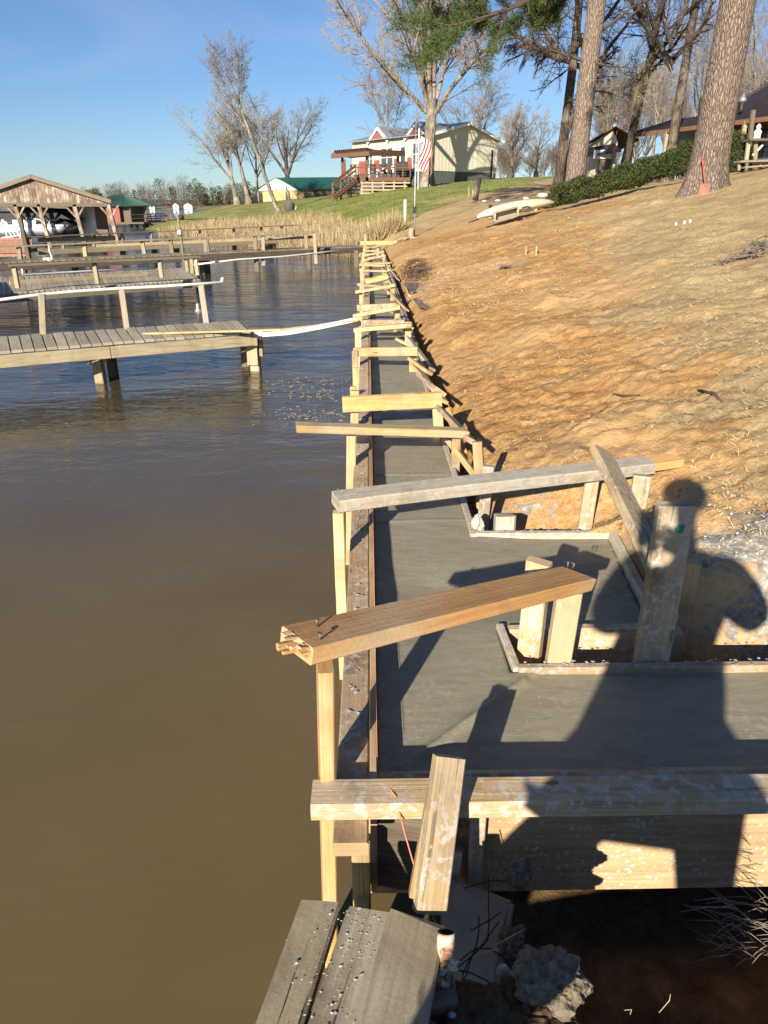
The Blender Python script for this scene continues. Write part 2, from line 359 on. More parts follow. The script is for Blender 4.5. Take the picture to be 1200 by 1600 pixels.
def bark(name, c1, c2, c3, pl=5.0, st=0.28, bd=0.04, lich=None):
    m = G(name, 0.95, 0.1); o = m.co('World', scale=(1, 1, st)); v = m.voro(m.mix(0.12, o, m.n('TexNoise', {'Vector': o, 'Scale': 3.0, 'Detail': 4}).outputs[1]), pl, 'DISTANCE_TO_EDGE')
    n1 = m.noise(o, pl*1.6, 6, 0.4); col = m.ramp(n1, [(0.32, c1), (0.66, c2)])
    col = m.mix(m.mr(v, 0.0, 0.10, 0.85, 0), col, c3)
    col = m.mix(m.mr(m.noise(m.co('World', scale=(1, 1, .35)), 2.3, 5, 0.6), 0.40, 0.62, 0, 0.55), col, tuple(x*0.55 for x in c2))
    if lich: col = m.mix(m.mr(m.noise(m.co('World'), 1.4, 5), 0.5, 0.62, 0, 0.8), col, lich)
    return m.done(col, m.math('ADD', m.mr(v, 0, 0.2, 0, 1), m.math('MULTIPLY', n1, 0.6)), 0.9, bd)
M['pbark'] = bark('pine_bark', (0.15, 0.11, 0.085), (0.33, 0.26, 0.21), (0.09, 0.06, 0.045), 20.0, 0.30, 0.035)
M['pbark2'] = bark('pine_bark_far', (0.19, 0.14, 0.105), (0.37, 0.29, 0.23), (0.08, 0.055, 0.04), 16.0, 0.30, 0.035)
M['lbark'] = bark('pale_bark', (0.15, 0.125, 0.095), (0.32, 0.275, 0.21), (0.09, 0.07, 0.05), 5.0, 0.2, 0.04, (0.36, 0.32, 0.26))
M['dbark'] = bark('dark_bark', (0.055, 0.042, 0.033), (0.13, 0.10, 0.078), (0.028, 0.022, 0.018), 8.0, 0.2, 0.04, (0.19, 0.155, 0.115))
def twig(name, a, b):
    m = G(name, 0.95, 0.08); return m.done(m.mix(m.noise(m.co('World'), 1.1, 4), a, b))
M['twl'] = twig('pale_twigs', (0.17, 0.14, 0.11), (0.31, 0.26, 0.20))
M['twd'] = twig('dark_twigs', (0.055, 0.042, 0.033), (0.12, 0.095, 0.07))
M['twb'] = twig('brown_twigs', (0.12, 0.098, 0.08), (0.23, 0.19, 0.15)); M['twf'] = twig('far_twigs', (0.075, 0.062, 0.055), (0.15, 0.125, 0.105))
def leafy(name, a, b, c):
    m = G(name, 0.7, 0.2); o = m.co('World'); col = m.ramp(m.attr('tint'), [(0.0, a), (0.55, b), (1.0, c)]); col = m.mix(m.mr(m.noise(o, 1.3, 3), 0.4, 0.65, 0, 0.6), col, a)
    m.b.inputs['Subsurface Weight'].default_value = 0.0
    return m.done(col)
M['needle'] = leafy('pine_needles', (0.035, 0.065, 0.018), (0.085, 0.125, 0.03), (0.22, 0.20, 0.07))
M['hedge'] = leafy('hedge_leaves', (0.022, 0.032, 0.010), (0.055, 0.072, 0.020), (0.15, 0.14, 0.05))
M['reed'] = leafy('dry_reeds', (0.24, 0.17, 0.09), (0.44, 0.34, 0.18), (0.62, 0.51, 0.31))
M['straw'] = leafy('dry_grass', (0.34, 0.24, 0.12), (0.55, 0.43, 0.23), (0.72, 0.60, 0.38))
M['ivy'] = leafy('dry_vine', (0.14, 0.11, 0.06), (0.32, 0.27, 0.15), (0.5, 0.44, 0.28))

def water():
    m = G('muddy_water', 0.025, 0.5); m.b.inputs['IOR'].default_value = 1.36
    p = m.co('World'); sep = m.n('SeparateXYZ', {0: p})
    w1 = m.noise(m.co('World', scale=(1, 2.2, 1)), 1.5, 4, 0.6); w2 = m.noise(m.co('World', scale=(1, 2.0, 1), rot=(0, 0, 0.5)), 5.5, 5, 0.5)
    w3 = m.noise(m.co('World', scale=(1, 2.4, 1), rot=(0, 0, -0.3)), 0.32, 3, 0.3)
    calm = m.mr(sep.outputs[1], 3.0, 22.0, 0.05, 1.0); patch = m.mr(m.noise(m.co('World', scale=(1, 1.6, 1)), 0.12, 3), 0.35, 0.6, 0.45, 1.1)
    h = m.math('ADD', m.math('MULTIPLY', w1, 0.9), m.math('ADD', m.math('MULTIPLY', w2, 0.33), m.math('MULTIPLY', w3, 1.6)))
    h = m.math('MULTIPLY', h, m.math('MULTIPLY', calm, patch))
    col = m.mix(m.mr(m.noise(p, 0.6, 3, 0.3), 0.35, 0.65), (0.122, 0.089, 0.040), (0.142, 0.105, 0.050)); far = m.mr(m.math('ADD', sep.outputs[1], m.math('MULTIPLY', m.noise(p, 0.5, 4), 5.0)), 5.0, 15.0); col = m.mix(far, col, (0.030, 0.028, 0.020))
    return m.done(col, h, 1.0, 0.085)
M['water'] = water()

def ground():
    m = G('ground_cover', 0.95, 0.12); o = m.co('World'); att = m.attr('mask', True); sep = m.n('SeparateColor', {0: att}); gr, cl, mu = sep.outputs[0], sep.outputs[1], sep.outputs[2]
    dia = m.co('World', scale=(1, 2.6, 1), rot=(0, 0, 0.5))
    n1 = m.noise(m.co('World', scale=(1, 1.5, 1), rot=(0, 0, 0.5)), 1.7, 8, 0.25, 0.62); n2 = m.noise(o, 9.0, 7, 0.5, 0.65); n3 = m.noise(m.co('World', scale=(1, 1.7, 1), rot=(0, 0, 0.35)), 24.0, 7, 0.35, 0.72); big = m.noise(o, 0.35, 5, 0.4)
    # straw lawn
    st = m.ramp(n3, [(0.30, (0.25, 0.165, 0.08)), (0.5, (0.46, 0.335, 0.165)), (0.70, (0.68, 0.53, 0.30))])
    st = m.mix(m.mr(n1, 0.50, 0.66, 0, 0.6), st, m.mix(n3, (0.26, 0.15, 0.06), (0.46, 0.29, 0.13)))
    st = m.mix(m.mr(m.noise(o, 0.9, 6, 0.5), 0.58, 0.70, 0, 0.45), st, (0.20, 0.19, 0.065)); st = m.mix(m.mr(m.noise(o, 0.55, 7, 0.4, 0.68), 0.48, 0.60, 0, 0.6), st, m.mix(n3, (0.17, 0.11, 0.06), (0.38, 0.26, 0.14)))
    # orange clay
    nf = m.noise(o, 55.0, 4, 0.1, 0.6); lowc = m.noise(o, 3.0, 5, 0.2, 0.55)
    cy = m.ramp(lowc, [(0.30, (0.25, 0.12, 0.04)), (0.48, (0.40, 0.20, 0.065)), (0.68, (0.52, 0.31, 0.12))]); cy = m.mix(m.mr(nf, 0.35, 0.65, 0.0, 0.5), cy, (0.62, 0.41, 0.19)); cy = m.mix(m.mr(m.noise(o, 22.0, 6, 0.1, 0.7), 0.38, 0.52, 0.7, 0), cy, (0.25, 0.125, 0.045))
    cy = m.mix(m.mr(n1, 0.36, 0.46, 0.8, 0), cy, (0.31, 0.16, 0.06)); cy = m.mix(m.mr(big, 0.45, 0.6, 0, 0.55), cy, (0.56, 0.39, 0.20))
    cy = m.mix(m.math('MULTIPLY', m.mr(n3, 0.55, 0.70), m.mr(m.noise(o, 2.2, 5), 0.40, 0.60, 0, 0.45)), cy, (0.70, 0.53, 0.30)); cy = m.mix(m.mr(n2, 0.30, 0.40, 0.35, 0), cy, (0.26, 0.13, 0.05))
    # lawn green
    gn = m.ramp(n3, [(0.25, (0.085, 0.115, 0.022)), (0.55, (0.175, 0.205, 0.045)), (0.8, (0.34, 0.33, 0.12))])
    gn = m.mix(m.mr(m.noise(o, 0.5, 7, 0.4, 0.65), 0.42, 0.62, 0, 0.8), gn, (0.36, 0.31, 0.13))
    # dark mud
    md = m.ramp(n2, [(0.3, (0.05, 0.03, 0.016)), (0.55, (0.13, 0.075, 0.036)), (0.78, (0.24, 0.15, 0.075))])
    def edge(x, amp, src): return m.mr(m.math('ADD', x, m.math('MULTIPLY', m.math('SUBTRACT', src, 0.5), amp)), 0.42, 0.60)
    nm = m.noise(m.co('World', scale=(1, 1.5, 1), rot=(0, 0, .4)), 1.1, 8, 0.5, 0.68); col = m.mix(m.mr(m.math('ADD', cl, m.math('MULTIPLY', m.math('SUBTRACT', nm, 0.5), 2.6)), 0.36, 0.66), st, cy); col = m.mix(edge(gr, 0.8, n1), col, gn); col = m.mix(edge(mu, 0.9, n2), col, md)
    # grey cement washings and pebbles
    al = m.math('MULTIPLY', sep.outputs[2], 0); aw = m.attr('grit'); k = m.mr(m.math('ADD', aw, m.math('MULTIPLY', m.math('SUBTRACT', n2, 0.5), 1.4)), 0.45, 0.6)
    gv = m.ramp(m.noise(o, 30, 6, 0.3, 0.7), [(0.3, (0.15, 0.12, 0.09)), (0.5, (0.27, 0.25, 0.21)), (0.68, (0.52, 0.49, 0.43))]); col = m.mix(k, col, gv)
    lump = m.voro(m.mix(0.15, o, m.n('TexNoise', {'Vector': o, 'Scale': 6.0, 'Detail': 4}).outputs[1]), 7.0); hh = m.math('ADD', m.math('MULTIPLY', n2, 0.7), m.math('MULTIPLY', n3, 0.16)); hh = m.math('ADD', hh, m.math('MULTIPLY', m.math('SUBTRACT', 0.6, lump), m.math('MULTIPLY', cl, 0.9)))
    hh = m.math('ADD', hh, m.math('MULTIPLY', nf, 0.25)); hh = m.math('ADD', hh, m.math('MULTIPLY', m.noise(o, 3.2, 4, 0.2, 0.5), 0.8))
    return m.done(col, hh, 0.55, 0.045, rough=m.mr(m.attr('wet'), 0, 1, 0.95, 0.12))
M['ground'] = ground()

# ------------------------------------------------------------------ terrain
SHORE = [(-0.2, 33.8), (-0.6, 36.5), (-2.6, 38.6), (-4.6, 42), (-7.6, 49.5), (-16.5, 63), (-26, 92), (-33, 122), (-38, 152), (-37, 175), (-28, 215), (-20, 300), (-30, 500)]
CP = [(0.7, 2, .60), (0.7, 6, .58), (0.7, 14, .58), (0.7, 22, .62), (0.75, 30, .70),
      (1.45, 2.9, .88), (2.4, 2.6, 1.15), (1.6, 5, .86), (2.2, 9, .98), (3.2, 3.0, 1.40), (5, 5, 1.78), (8, 6, 2.45), (12, 8, 3.2), (4.5, 12, 1.60), (2.0, 16, .92), (5.0, 20, 1.68), (8.7, 20, 2.56), (13.6, 26, 3.50),
      (17, 18, 3.75), (14, 12, 3.4), (24, 20, 4.1), (5.2, 28, 1.71), (8.4, 32, 2.32), (2.2, 25, 1.0), (1.6, 36, 1.15), (0.8, 36, .92), (2.2, 40, 1.65), (3.0, 50, 2.45), (4.9, 64, 3.72), (9.5, 77, 4.5), (0.0, 62, 3.0), (-3.0, 60, 2.3),
      (-6, 62, 1.8), (-9.6, 75, 1.30), (-17, 95, 2.35), (-15, 116, 2.75), (-24, 130, 2.3), (-33, 152, 1.0), (-5, 100, 3.4), (2, 95, 4.2), (9.8, 40, 2.87), (12, 60, 4.0), (14, 80, 4.9), (16, 50, 3.45), (21, 40, 3.85), (14, 36, 3.0), (18, 30, 3.75),
      (30, 40, 4.4), (30, 70, 5.2), (60, 60, 6), (0, 140, 4.2), (40, 140, 6), (-10, 200, 4), (40, 300, 8), (80, 20, 6), (0, 300, 5), (100, 200, 8),
      (1.0, 0.2, .70), (0.0, 0.15, .68), (-.4, -.5, .66), (0.35, .30, .69), (-.3, -2, .66), (1.0, -1, .72), (3, 0, 1.1), (8, 0, 2.2), (20, 0, 4)]
for x, y in SHORE: CP += [(x, y, 0.02), (x-1.4, y-1.2, -0.45), (x-8, y-5, -1.2)]
CP += [(-8, 30, -1.5), (-20, 30, -1.8), (-60, 100, -2), (-10, 10, -1.5), (-3, 0, -1.2), (-3, 20, -1.3), (-80, 300, -2), (-60, 500, -2)]
CPa = np.array(CP, float); ay = 0.40
def _phi(A, B): return np.sqrt(((A[:, None, 0]-B[None, :, 0]))**2+((A[:, None, 1]-B[None, :, 1])*ay)**2+0.02)
n_ = len(CPa); K = np.zeros((n_+3, n_+3)); K[:n_, :n_] = _phi(CPa, CPa)-0*np.eye(n_); Pm = np.c_[np.ones(n_), CPa[:, :2]]; K[:n_, n_:] = Pm; K[n_:, :n_] = Pm.T
K[:n_, :n_] -= 0.15*np.eye(n_)
WT = np.linalg.solve(K, np.r_[CPa[:, 2], 0, 0, 0])
def base_h(X, Y):
    A = np.c_[np.ravel(X), np.ravel(Y)]; out = np.empty(len(A))
    for i in range(0, len(A), 20000):
        a = A[i:i+20000]; out[i:i+20000] = _phi(a, CPa) @ WT[:n_] + WT[n_]+a @ WT[n_+1:]
    return out.reshape(np.shape(X))
def gauss(X, Y, cx, cy, sx, sy): return np.exp(-((X-cx)/sx)**2-((Y-cy)/sy)**2)
def smin_box(X, Y, x0, x1, y0, y1, s): return sstep(x0-s, x0, X)*(1-sstep(x1, x1+s, X))*sstep(y0-s, y0, Y)*(1-sstep(y1, y1+s, Y))
def height(X, Y, detail=True):
    X = np.asarray(X, float); Y = np.asarray(Y, float); z = base_h(X, Y); d = np.hypot(X, Y)
    if detail:
        cl = 1-sstep(0.30*Y+1.2, 0.30*Y+3.4, X); cl *= (Y < 34)
        near = 1-sstep(22, 36, Y)
        z = z+near*(0.06*fbm(X*1.1, Y*0.8, 4, 3)+0.020*fbm(X*4.2, Y*3.1, 4, 9))
        rough = cl*near*sstep(0.7, 1.2, X); r = fbm(X*1.6+5, Y*0.9, 3, 21); z = z+rough*(0.14*np.maximum(0, r-0.05)+0.03*np.abs(fbm(X*3.5, Y*2.3, 4, 33)))
        cw = near*sstep(0.75, 1.1, X); q = fbm(X*7, Y*6, 4, 35, 0.6); z = z+cw*(0.35+0.65*cl)*(0.035*np.maximum(0, q-0.05)+0.015*fbm(X*17, Y*14, 3, 37, 0.6))
        nn = 1-sstep(5, 9, d); z = z+nn*sstep(0.6, 1.0, X)*(0.022*fbm(X*14, Y*14, 4, 41)+0.010*fbm(X*38, Y*38, 3, 43))
        z = z+(1-near)*0.05*fbm(X*0.5, Y*0.3, 3, 51)
    # ditch behind the inland form
    dt = np.exp(-((X-0.64)/0.10)**2)*sstep(3.25, 3.6, Y)*(1-sstep(30, 32, Y)); z = z-dt*0.16
    # rubble near the anchor pocket and the hole between the forms
    z = z+0.05*gauss(X, Y, 1.60, 2.80, 0.25, 0.35)-0.20*gauss(X, Y, 1.05, 3.50, 0.50, 0.28)
    b = smin_box(X, Y, 0.3, 1.32, 1.2, 2.42, 0.03); z = z*(1-b)+(0.04+0.24*sstep(1.95, 2.15, Y))*b
    b = smin_box(X, Y, 0.4, 1.26, 2.42, 3.26, 0.02); z = z*(1-b)+0.30*b
    b = smin_box(X, Y, 1.20, 6.0, 1.0, 2.40, 0.10); z = z*(1-b)+(0.04+(0.29+0.04*(X-1.2))*sstep(1.95, 2.15, Y))*b
    # pit in front of the near form
    b = smin_box(X, Y, 0.0, 6.0, 0.42, 1.57, 0.16); pit = 0.02+0.42*(1-sstep(0.6, 1.30, Y))+0.26*np.maximum(0, X-0.8)*(1-sstep(1.15, 1.5, Y))+0.035*fbm(X*9, Y*9, 4, 61)+0.02*fbm(X*30, Y*30, 3, 63)
    pit = pit-0.75*(1-sstep(0.14, 0.36, X))
    z = z*(1-b)+np.minimum(z, pit)*b
    # water side of the wall
    wl = (1-sstep(0.10, 0.30, X+0.55*(1-sstep(0.40, 0.50, Y))))*(1-sstep(32.0, 33.0, Y)); z = z*(1-wl)+np.minimum(z, -0.9)*wl
    return z
def gz(x, y): return float(height(np.array([x]), np.array([y]))[0])

def ground_hit(px, py, far=60.0):      # where the sight line meets the ground
    t = np.linspace(0.8, far, 3000); d = ray(px, py); P = CAM[None]+d[None]*t[:, None]; h = height(P[:, 0], P[:, 1]); k = np.nonzero(P[:, 2] < h)[0]
    k = k[0] if len(k) else len(t)-1; p = P[k].copy(); p[2] = h[k]; return p

def axis(a, b, knots):       # graded coordinates: knots = [(pos, spacing)]
    out = [a]; ks = np.array(knots, float)
    while out[-1] < b: out.append(out[-1]+float(np.interp(out[-1], ks[:, 0], ks[:, 1])))
    return np.array(out)
gx = axis(-170, 190, [(-170, 9), (-40, 1.6), (-12, 0.6), (-2, 0.25), (0, 0.030), (2.6, 0.030), (6, 0.055), (14, 0.15), (30, 1.2), (190, 12)])
gy = axis(-3, 620, [(-3, 0.5), (0.3, 0.05), (0.6, 0.028), (3.6, 0.028), (8, 0.045), (20, 0.11), (40, 0.40), (80, 1.0), (160, 4), (620, 30)])
GX, GY = np.meshgrid(gx, gy); GZ = height(GX, GY)
nx, ny = len(gx), len(gy); idx = np.arange(nx*ny).reshape(ny, nx)
Fq = np.stack([idx[:-1, :-1], idx[:-1, 1:], idx[1:, 1:], idx[1:, :-1]], -1).reshape(-1, 4)
keep = (GZ.ravel()[Fq].max(1) > -1.4); Fq = Fq[keep]
# colour masks of what covers the ground (grass / clay / mud)
wob = fbm(GX*0.35, GY*0.2, 4, 71)
green = sstep(-2.0, 2.5, GY-(37.5+(GX-1)*1.55+0.05*np.maximum(0, GX-5)**2)+3.0*wob)*(1-0.9*gauss(GX, GY, 5.5, 47, 2.2, 3.0))
green *= 1-0.7*gauss(GX, GY, 10.5, 46, 3, 6)
clay = (1-sstep(0.22*GY+0.3, 0.22*GY+2.8, GX+1.3*wob))*(1-sstep(31.5, 34.5, GY+1.5*wob)); clay *= 1-0.42*sstep(0.10*GY+1.0, 0.15*GY+2.4, GX+0.6*wob); clay = np.maximum(clay, 0.9*gauss(GX, GY, 7.2, 24.5, 1.3, 2.5))
mud = 0.75*gauss(GX, GY, 1.2, 19, 0.6, 4.0)+0.6*gauss(GX, GY, 1.6, 3.9, 0.5, 0.25)*0+0.55*gauss(GX, GY, 3.4, 5.2, 0.7, 0.35)
mud = np.maximum(mud, (GY < 2.0)*(GX > 0)*0.9*(1-sstep(2.0, 3.0, GX))); mud = np.maximum(mud, 0.62*sstep(1.1, 1.3, GX)*(GY > 1.9)*(GY < 2.36)); mud = np.maximum(mud, (GZ < 0.02)*1.0*(GX < 0.6))
mud = np.maximum(mud, 0.8*np.exp(-((GX-0.66)/0.12)**2)*(GY > 3.2)*(GY < 31)*(0.6+0.6*wob))
grit = 0.80*gauss(GX, GY, 1.65, 2.62, 0.42, 0.36)+0.42*gauss(GX, GY, 0.95, 3.75, 0.4, 0.35)+0.5*gauss(GX, GY, 0.66, 3.55, 0.12, 0.5)
wet = np.clip(gauss(GX, GY, 0.95, 15.5, 0.28, 1.6)*1.2+gauss(GX, GY, 2.6, 14.2, 0.55, 0.5)+gauss(GX, GY, 1.6, 18.5, 0.6, 0.8)+gauss(GX, GY, 0.9, 12.5, 0.2, 1.0), 0, 1)
mask = np.stack([green, clay, np.clip(mud, 0, 1), np.ones_like(green)], -1).reshape(-1, 4)
ground = bigmesh('ground', np.stack([GX, GY, GZ], -1).reshape(-1, 3), Fq, M['ground'], smooth=True,
                 attrs={'mask': ('POINT', mask), 'grit': ('POINT', np.clip(grit, 0, 1).ravel()), 'wet': ('POINT', wet.ravel())})
kind(ground, 'structure')
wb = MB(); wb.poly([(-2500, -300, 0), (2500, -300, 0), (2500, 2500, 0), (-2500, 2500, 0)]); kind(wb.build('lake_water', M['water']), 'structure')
# puddles on the worked clay
for i, (x, y, a, b_) in enumerate([(0.93, 15.3, 0.17, 1.3), (0.90, 12.6, 0.12, 0.8), (2.75, 14.2, 0.35, 0.28), (1.55, 18.4, 0.45, 0.45)]):
    zc = gz(x, y)+0.018; b = MB(); pts = [(x+a*math.cos(t)*(1+0.3*math.sin(3*t+i)), y+b_*math.sin(t)*(1+0.25*math.cos(2*t+i)), zc) for t in np.linspace(0, 6.283, 40)[:-1]]
    b.poly(pts); kind(b.build('puddle', M['water']), 'structure')
# far shore beyond the lake
b = MB(); fx = np.linspace(-900, 300, 61)
hx = lambda x, r: [-0.6, 1.2, 5.0, 9][r]+(0 if r == 0 else 1.5*math.sin(x*0.021+r)+1.0*math.sin(x*0.05))
for i in range(60):
    for r, (ya, yb) in enumerate([(596, 606), (606, 660), (660, 760)]):
        x0, x1 = fx[i], fx[i+1]; o = lambda x: 14*math.sin(x*0.012)+5*math.sin(x*0.05)
        b.poly([(x0, ya+o(x0), hx(x0, r)), (x1, ya+o(x1), hx(x1, r)), (x1, yb+o(x1), hx(x1, r+1)), (x0, yb+o(x0), hx(x0, r+1))])
M['farland'] = rocky('far_bank', (0.13, 0.10, 0.06), (0.30, 0.23, 0.14), None, 0.08, 0.3, 0.3)
kind(b.build('far_shore', M['farland']), 'structure')

# ------------------------------------------------------------------ concrete cap
def cap_z(X, Y):
    z = 0.650+0.004*fbm(X*3, Y*2.2, 3, 5)+0.0012*fbm(X*12, Y*70, 3, 6)
    for px, py in ((600, 655), (600, 742), (600, 595), (600, 815), (600, 520)):
        y0 = on(px, py, .65)[1]; z = z+0.006*np.exp(-((Y-y0-0.03*X)/0.012)**2)*(X < 0.52)
    a = on(690, 1158, .65)[:2]; c = on(822, 1062, .65)[:2]; t = ((X-a[0])*(c[0]-a[0])+(Y-a[1])*(c[1]-a[1]))/((c-a)@(c-a)); t = np.clip(t, -0.4, 1)
    dd = np.hypot(X-a[0]-t*(c[0]-a[0]), Y-a[1]-t*(c[1]-a[1])); z = z+0.013*np.exp(-(dd/0.012)**2)
    sd_ = (X-a[0])*(c[1]-a[1])-(Y-a[1])*(c[0]-a[0]); z = z-0.010*sstep(-0.004, 0.004, sd_)*(Y < 2.13)
    z = z-0.028*gauss(X, Y, 0.55, 2.72, 0.5, 0.22)-0.02*sstep(0.5, 0.9, X)*(Y > 2.4)
    return z
cx = axis(0.012, 3.4, [(0.012, 0.0125), (1.3, 0.0125), (3.4, 0.05)]); cy = axis(1.575, 31.6, [(1.575, 0.0125), (3.5, 0.0125), (6, 0.03), (31.6, 0.25)])
mxg, myg = (cx[:-1]+cx[1:])/2, (cy[:-1]+cy[1:])/2; MX, MY = np.meshgrid(mxg, myg)
pr = 1.125+(MY-2.42)*0.11
inside = ((MX < 0.507)) | (MY < 2.120) | ((MY > 2.43) & (MY < 3.275) & (MX < pr))
# slanted side of the form hole
inside &= ~((MY > 2.12) & (MY < 2.43) & (MX > 0.50))
CX, CY = np.meshgrid(cx, cy); ix = np.arange(CX.size).reshape(CX.shape)
q = np.stack([ix[:-1, :-1], ix[:-1, 1:], ix[1:, 1:], ix[1:, :-1]], -1)[inside]
CV = np.stack([CX, CY, cap_z(CX, CY)], -1).reshape(-1, 3)
used, inv = np.unique(q, return_inverse=True); q = inv.reshape(-1, 4); CV = CV[used]
e = np.concatenate([q[:, [0, 1]], q[:, [1, 2]], q[:, [2, 3]], q[:, [3, 0]]]); es = np.sort(e, 1); un, first, cnt = np.unique(es, axis=0, return_index=True, return_counts=True)
be = e[first[cnt == 1]]; bv, binv = np.unique(be, return_inverse=True); binv = binv.reshape(-1, 2); low = CV[bv].copy(); low[:, 2] = 0.34; nb = len(CV)
side = np.stack([bv[binv[:, 1]], bv[binv[:, 0]], nb+binv[:, 0], nb+binv[:, 1]], -1)
cap = bigmesh('concrete_wall_cap', np.r_[CV, low], np.r_[q, side], M['conc'], smooth=True)
tag(cap, 'freshly poured grey concrete wall cap running along the waterline inside timber forms', 'concrete wall')

# ------------------------------------------------------------------ form boards
FG = 'form boards around the fresh concrete'
def single(name, mat, label, cat, group=None, **k):
    b = MB()
    return b, lambda: tag(b.build(name, mat), label, cat, group)
# water side: plywood strip and flat waler in lengths
b = MB(); y = 1.50
while y < 31.5:
    L = 2.44 if y > 2 else 1.9; b.board((0.0, y, 0.53), (0.0, min(y+L, 31.6)-0.006, 0.53), 0.42, 0.020, (1, 0, 0), seg=4, warp=0.002, ch=0.002); y += L
t = thing('water_side_form', 'long plywood form with a flat timber rail along the water side of the concrete', 'form board', (0, 1.5, 0), FG)
b.build('plywood_strip', M['ply'], t)
y = 1.33; k = 0
while y < 31.5:
    L = [3.1, 3.66, 2.9, 3.66][k % 4]; b = MB(); b.board((-0.058+0.003*(k % 2), y, 0.685+0.002*(k % 3)), (-0.060, min(y+L, 31.7)-0.008, 0.685), 0.092, 0.046, (0, 0, 1), seg=8, warp=0.004)
    b.build('top_rail', M['form'], t); y += L; k += 1
b = MB()
b.board((-0.035, 1.345, 0.40), (-0.035, 31.5, 0.40), 0.085, 0.04, (1, 0, 0), seg=12); b.build('lower_rail', M['pine_y'], t)
# near form across the corner
t = thing('near_form', 'speckled plywood form panel with a timber rail closing the near end', 'form board', (0.5, 1.5, 0.2), FG)
b = MB(); b.board((-0.015, 1.553, 0.49), (3.5, 1.553, 0.49), 0.47, 0.020, (0, 1, 0), seg=6, ch=0.002, off=(0, 0)); b.build('plywood_panel', M['speck'], t)
b = MB(); b.board((-0.05, 1.523, 0.722), (3.5, 1.523, 0.722), 0.034, 0.026, (0, 0, 1), seg=6, warp=0.002); b.build('edge_strip', M['form'], t)
b = MB(); p0 = on(490, 1228, .728); b.board((p0[0], 1.452, 0.730), (3.4, 1.446, 0.728), 0.098, 0.056, (0, 0, 1), seg=14, warp=0.003, mi=0); b.build('front_rail', M['pine_s'], t)
b = MB(); b.board((-0.012, 1.515, 0.50), (0.20, 1.515, 0.44), 0.30, 0.022, (0, 1, 0), seg=4, ch=0.002, rag=(0.01, 0.02)); b.build('plywood_flap', M['old'], t)
for x, hgt in ((0.30, .40), (1.65, .5), (2.4, .5)):
    b = MB(); b.board((x, 1.522, 0.05), (x, 1.522, 0.69), 0.045, 0.035, (0, 1, 0)); b.build('upright', M['formc'], t)
# inland form of the long run
t = thing('land_side_form', 'cement smeared timber form along the bank side of the concrete', 'form board', (0.52, 3.3, 0), FG)
b = MB(); y = 3.27
while y < 31.3:
    L = 3.05; b.board((0.522, y, 0.575), (0.522+0.004*math.sin(y), min(y+L, 31.5)-0.006, 0.575), 0.19, 0.034, (1, 0, 0), seg=5, warp=0.003); y += L
b.build('inner_board', M['formc'], t)
b = MB(); b.board((0.562, 5.6, 0.60), (0.562, 31.4, 0.60), 0.09, 0.04, (1, 0, 0), seg=12, warp=0.006); b.build('backing_rail', M['pine_s'], t)
# pocket
t = thing('pocket_form', 'timber box form around the square concrete pocket beside the tall posts', 'form board', (1.0, 2.9, 0.3), FG)
b = MB(); b.board((0.505, 3.292, 0.56), (1.30, 3.292, 0.555), 0.215, 0.034, (0, 1, 0), seg=4, warp=0.003); b.build('far_board', M['formc'], t)
b = MB(); b.board((1.150, 2.36, 0.555), (1.243, 3.30, 0.56), 0.235, 0.040, (1, -0.1, 0), seg=4, warp=0.003); b.build('side_board', M['formc'], t)
b = MB(); b.board((1.200, 2.34, 0.55), (1.286, 3.20, 0.555), 0.22, 0.045, (1, -0.1, 0), seg=4, warp=0.003); b.build('side_backing_board', M['pine_s'], t)
b = MB(); b.board((0.545, 2.405, 0.548), (1.125, 2.405, 0.550), 0.225, 0.040, (0, 1, 0), seg=4, warp=0.002); b.build('near_board', M['pine_s'], t)
t = thing('return_form', 'timber form on the far side of the near concrete strip', 'form board', (1.0, 2.13, 0.3), FG)
b = MB(); b.board((0.53, 2.136, 0.56), (3.5, 2.136, 0.565), 0.215, 0.030, (0, 1, 0), seg=8, warp=0.004); b.build('long_board', M['pine_s'], t)
b = MB(); b.board((0.525, 2.125, 0.56), (0.512, 2.42, 0.56), 0.215, 0.030, (1, 0, 0), seg=3); b.build('end_board', M['formc'], t)
# cement slop on top edges
def slop(name, pts, r, n, parent, lab=None):
    b = MB()
    for i in range(n):
        u = random.random(); k = random.randrange(len(pts)-1); p = V3(pts[k])*(1-u)+V3(pts[k+1])*u
        b.blob(p+np.array([random.uniform(-.02, .02), random.uniform(-.02, .02), 0]), r*random.uniform(0.2, 0.6), 1, 0.6, 2, i, sq=(1.6, 1.3, 0.35))
    o = b.build(name, M['stone'], parent); return o

# ------------------------------------------------------------------ braces
NAILS = []
def nails(b, p, n=2, r=0.0022, L=0.018):
    for i in range(n):
        q = V3(p)+np.array([random.uniform(-.02, .02), random.uniform(-.02, .02), 0]); b.tube([q, q+np.array([random.uniform(-.006, .006), -0.004, L])], [r, r*0.9], 5, 0)
        b.tube([q+np.array([0, -0.002, L]), q+np.array([0, -0.002, L+0.002])], [r*2.2, r*2.2], 6, 0)
BG = 'braces nailed across the concrete forms'
ORD = ['first', 'second', 'third', 'fourth', 'fifth', 'sixth', 'seventh', 'eighth', 'ninth', 'tenth', 'eleventh', 'twelfth', 'thirteenth', 'fourteenth', 'fifteenth', 'sixteenth', 'seventeenth', 'eighteenth', 'nineteenth', 'twentieth']
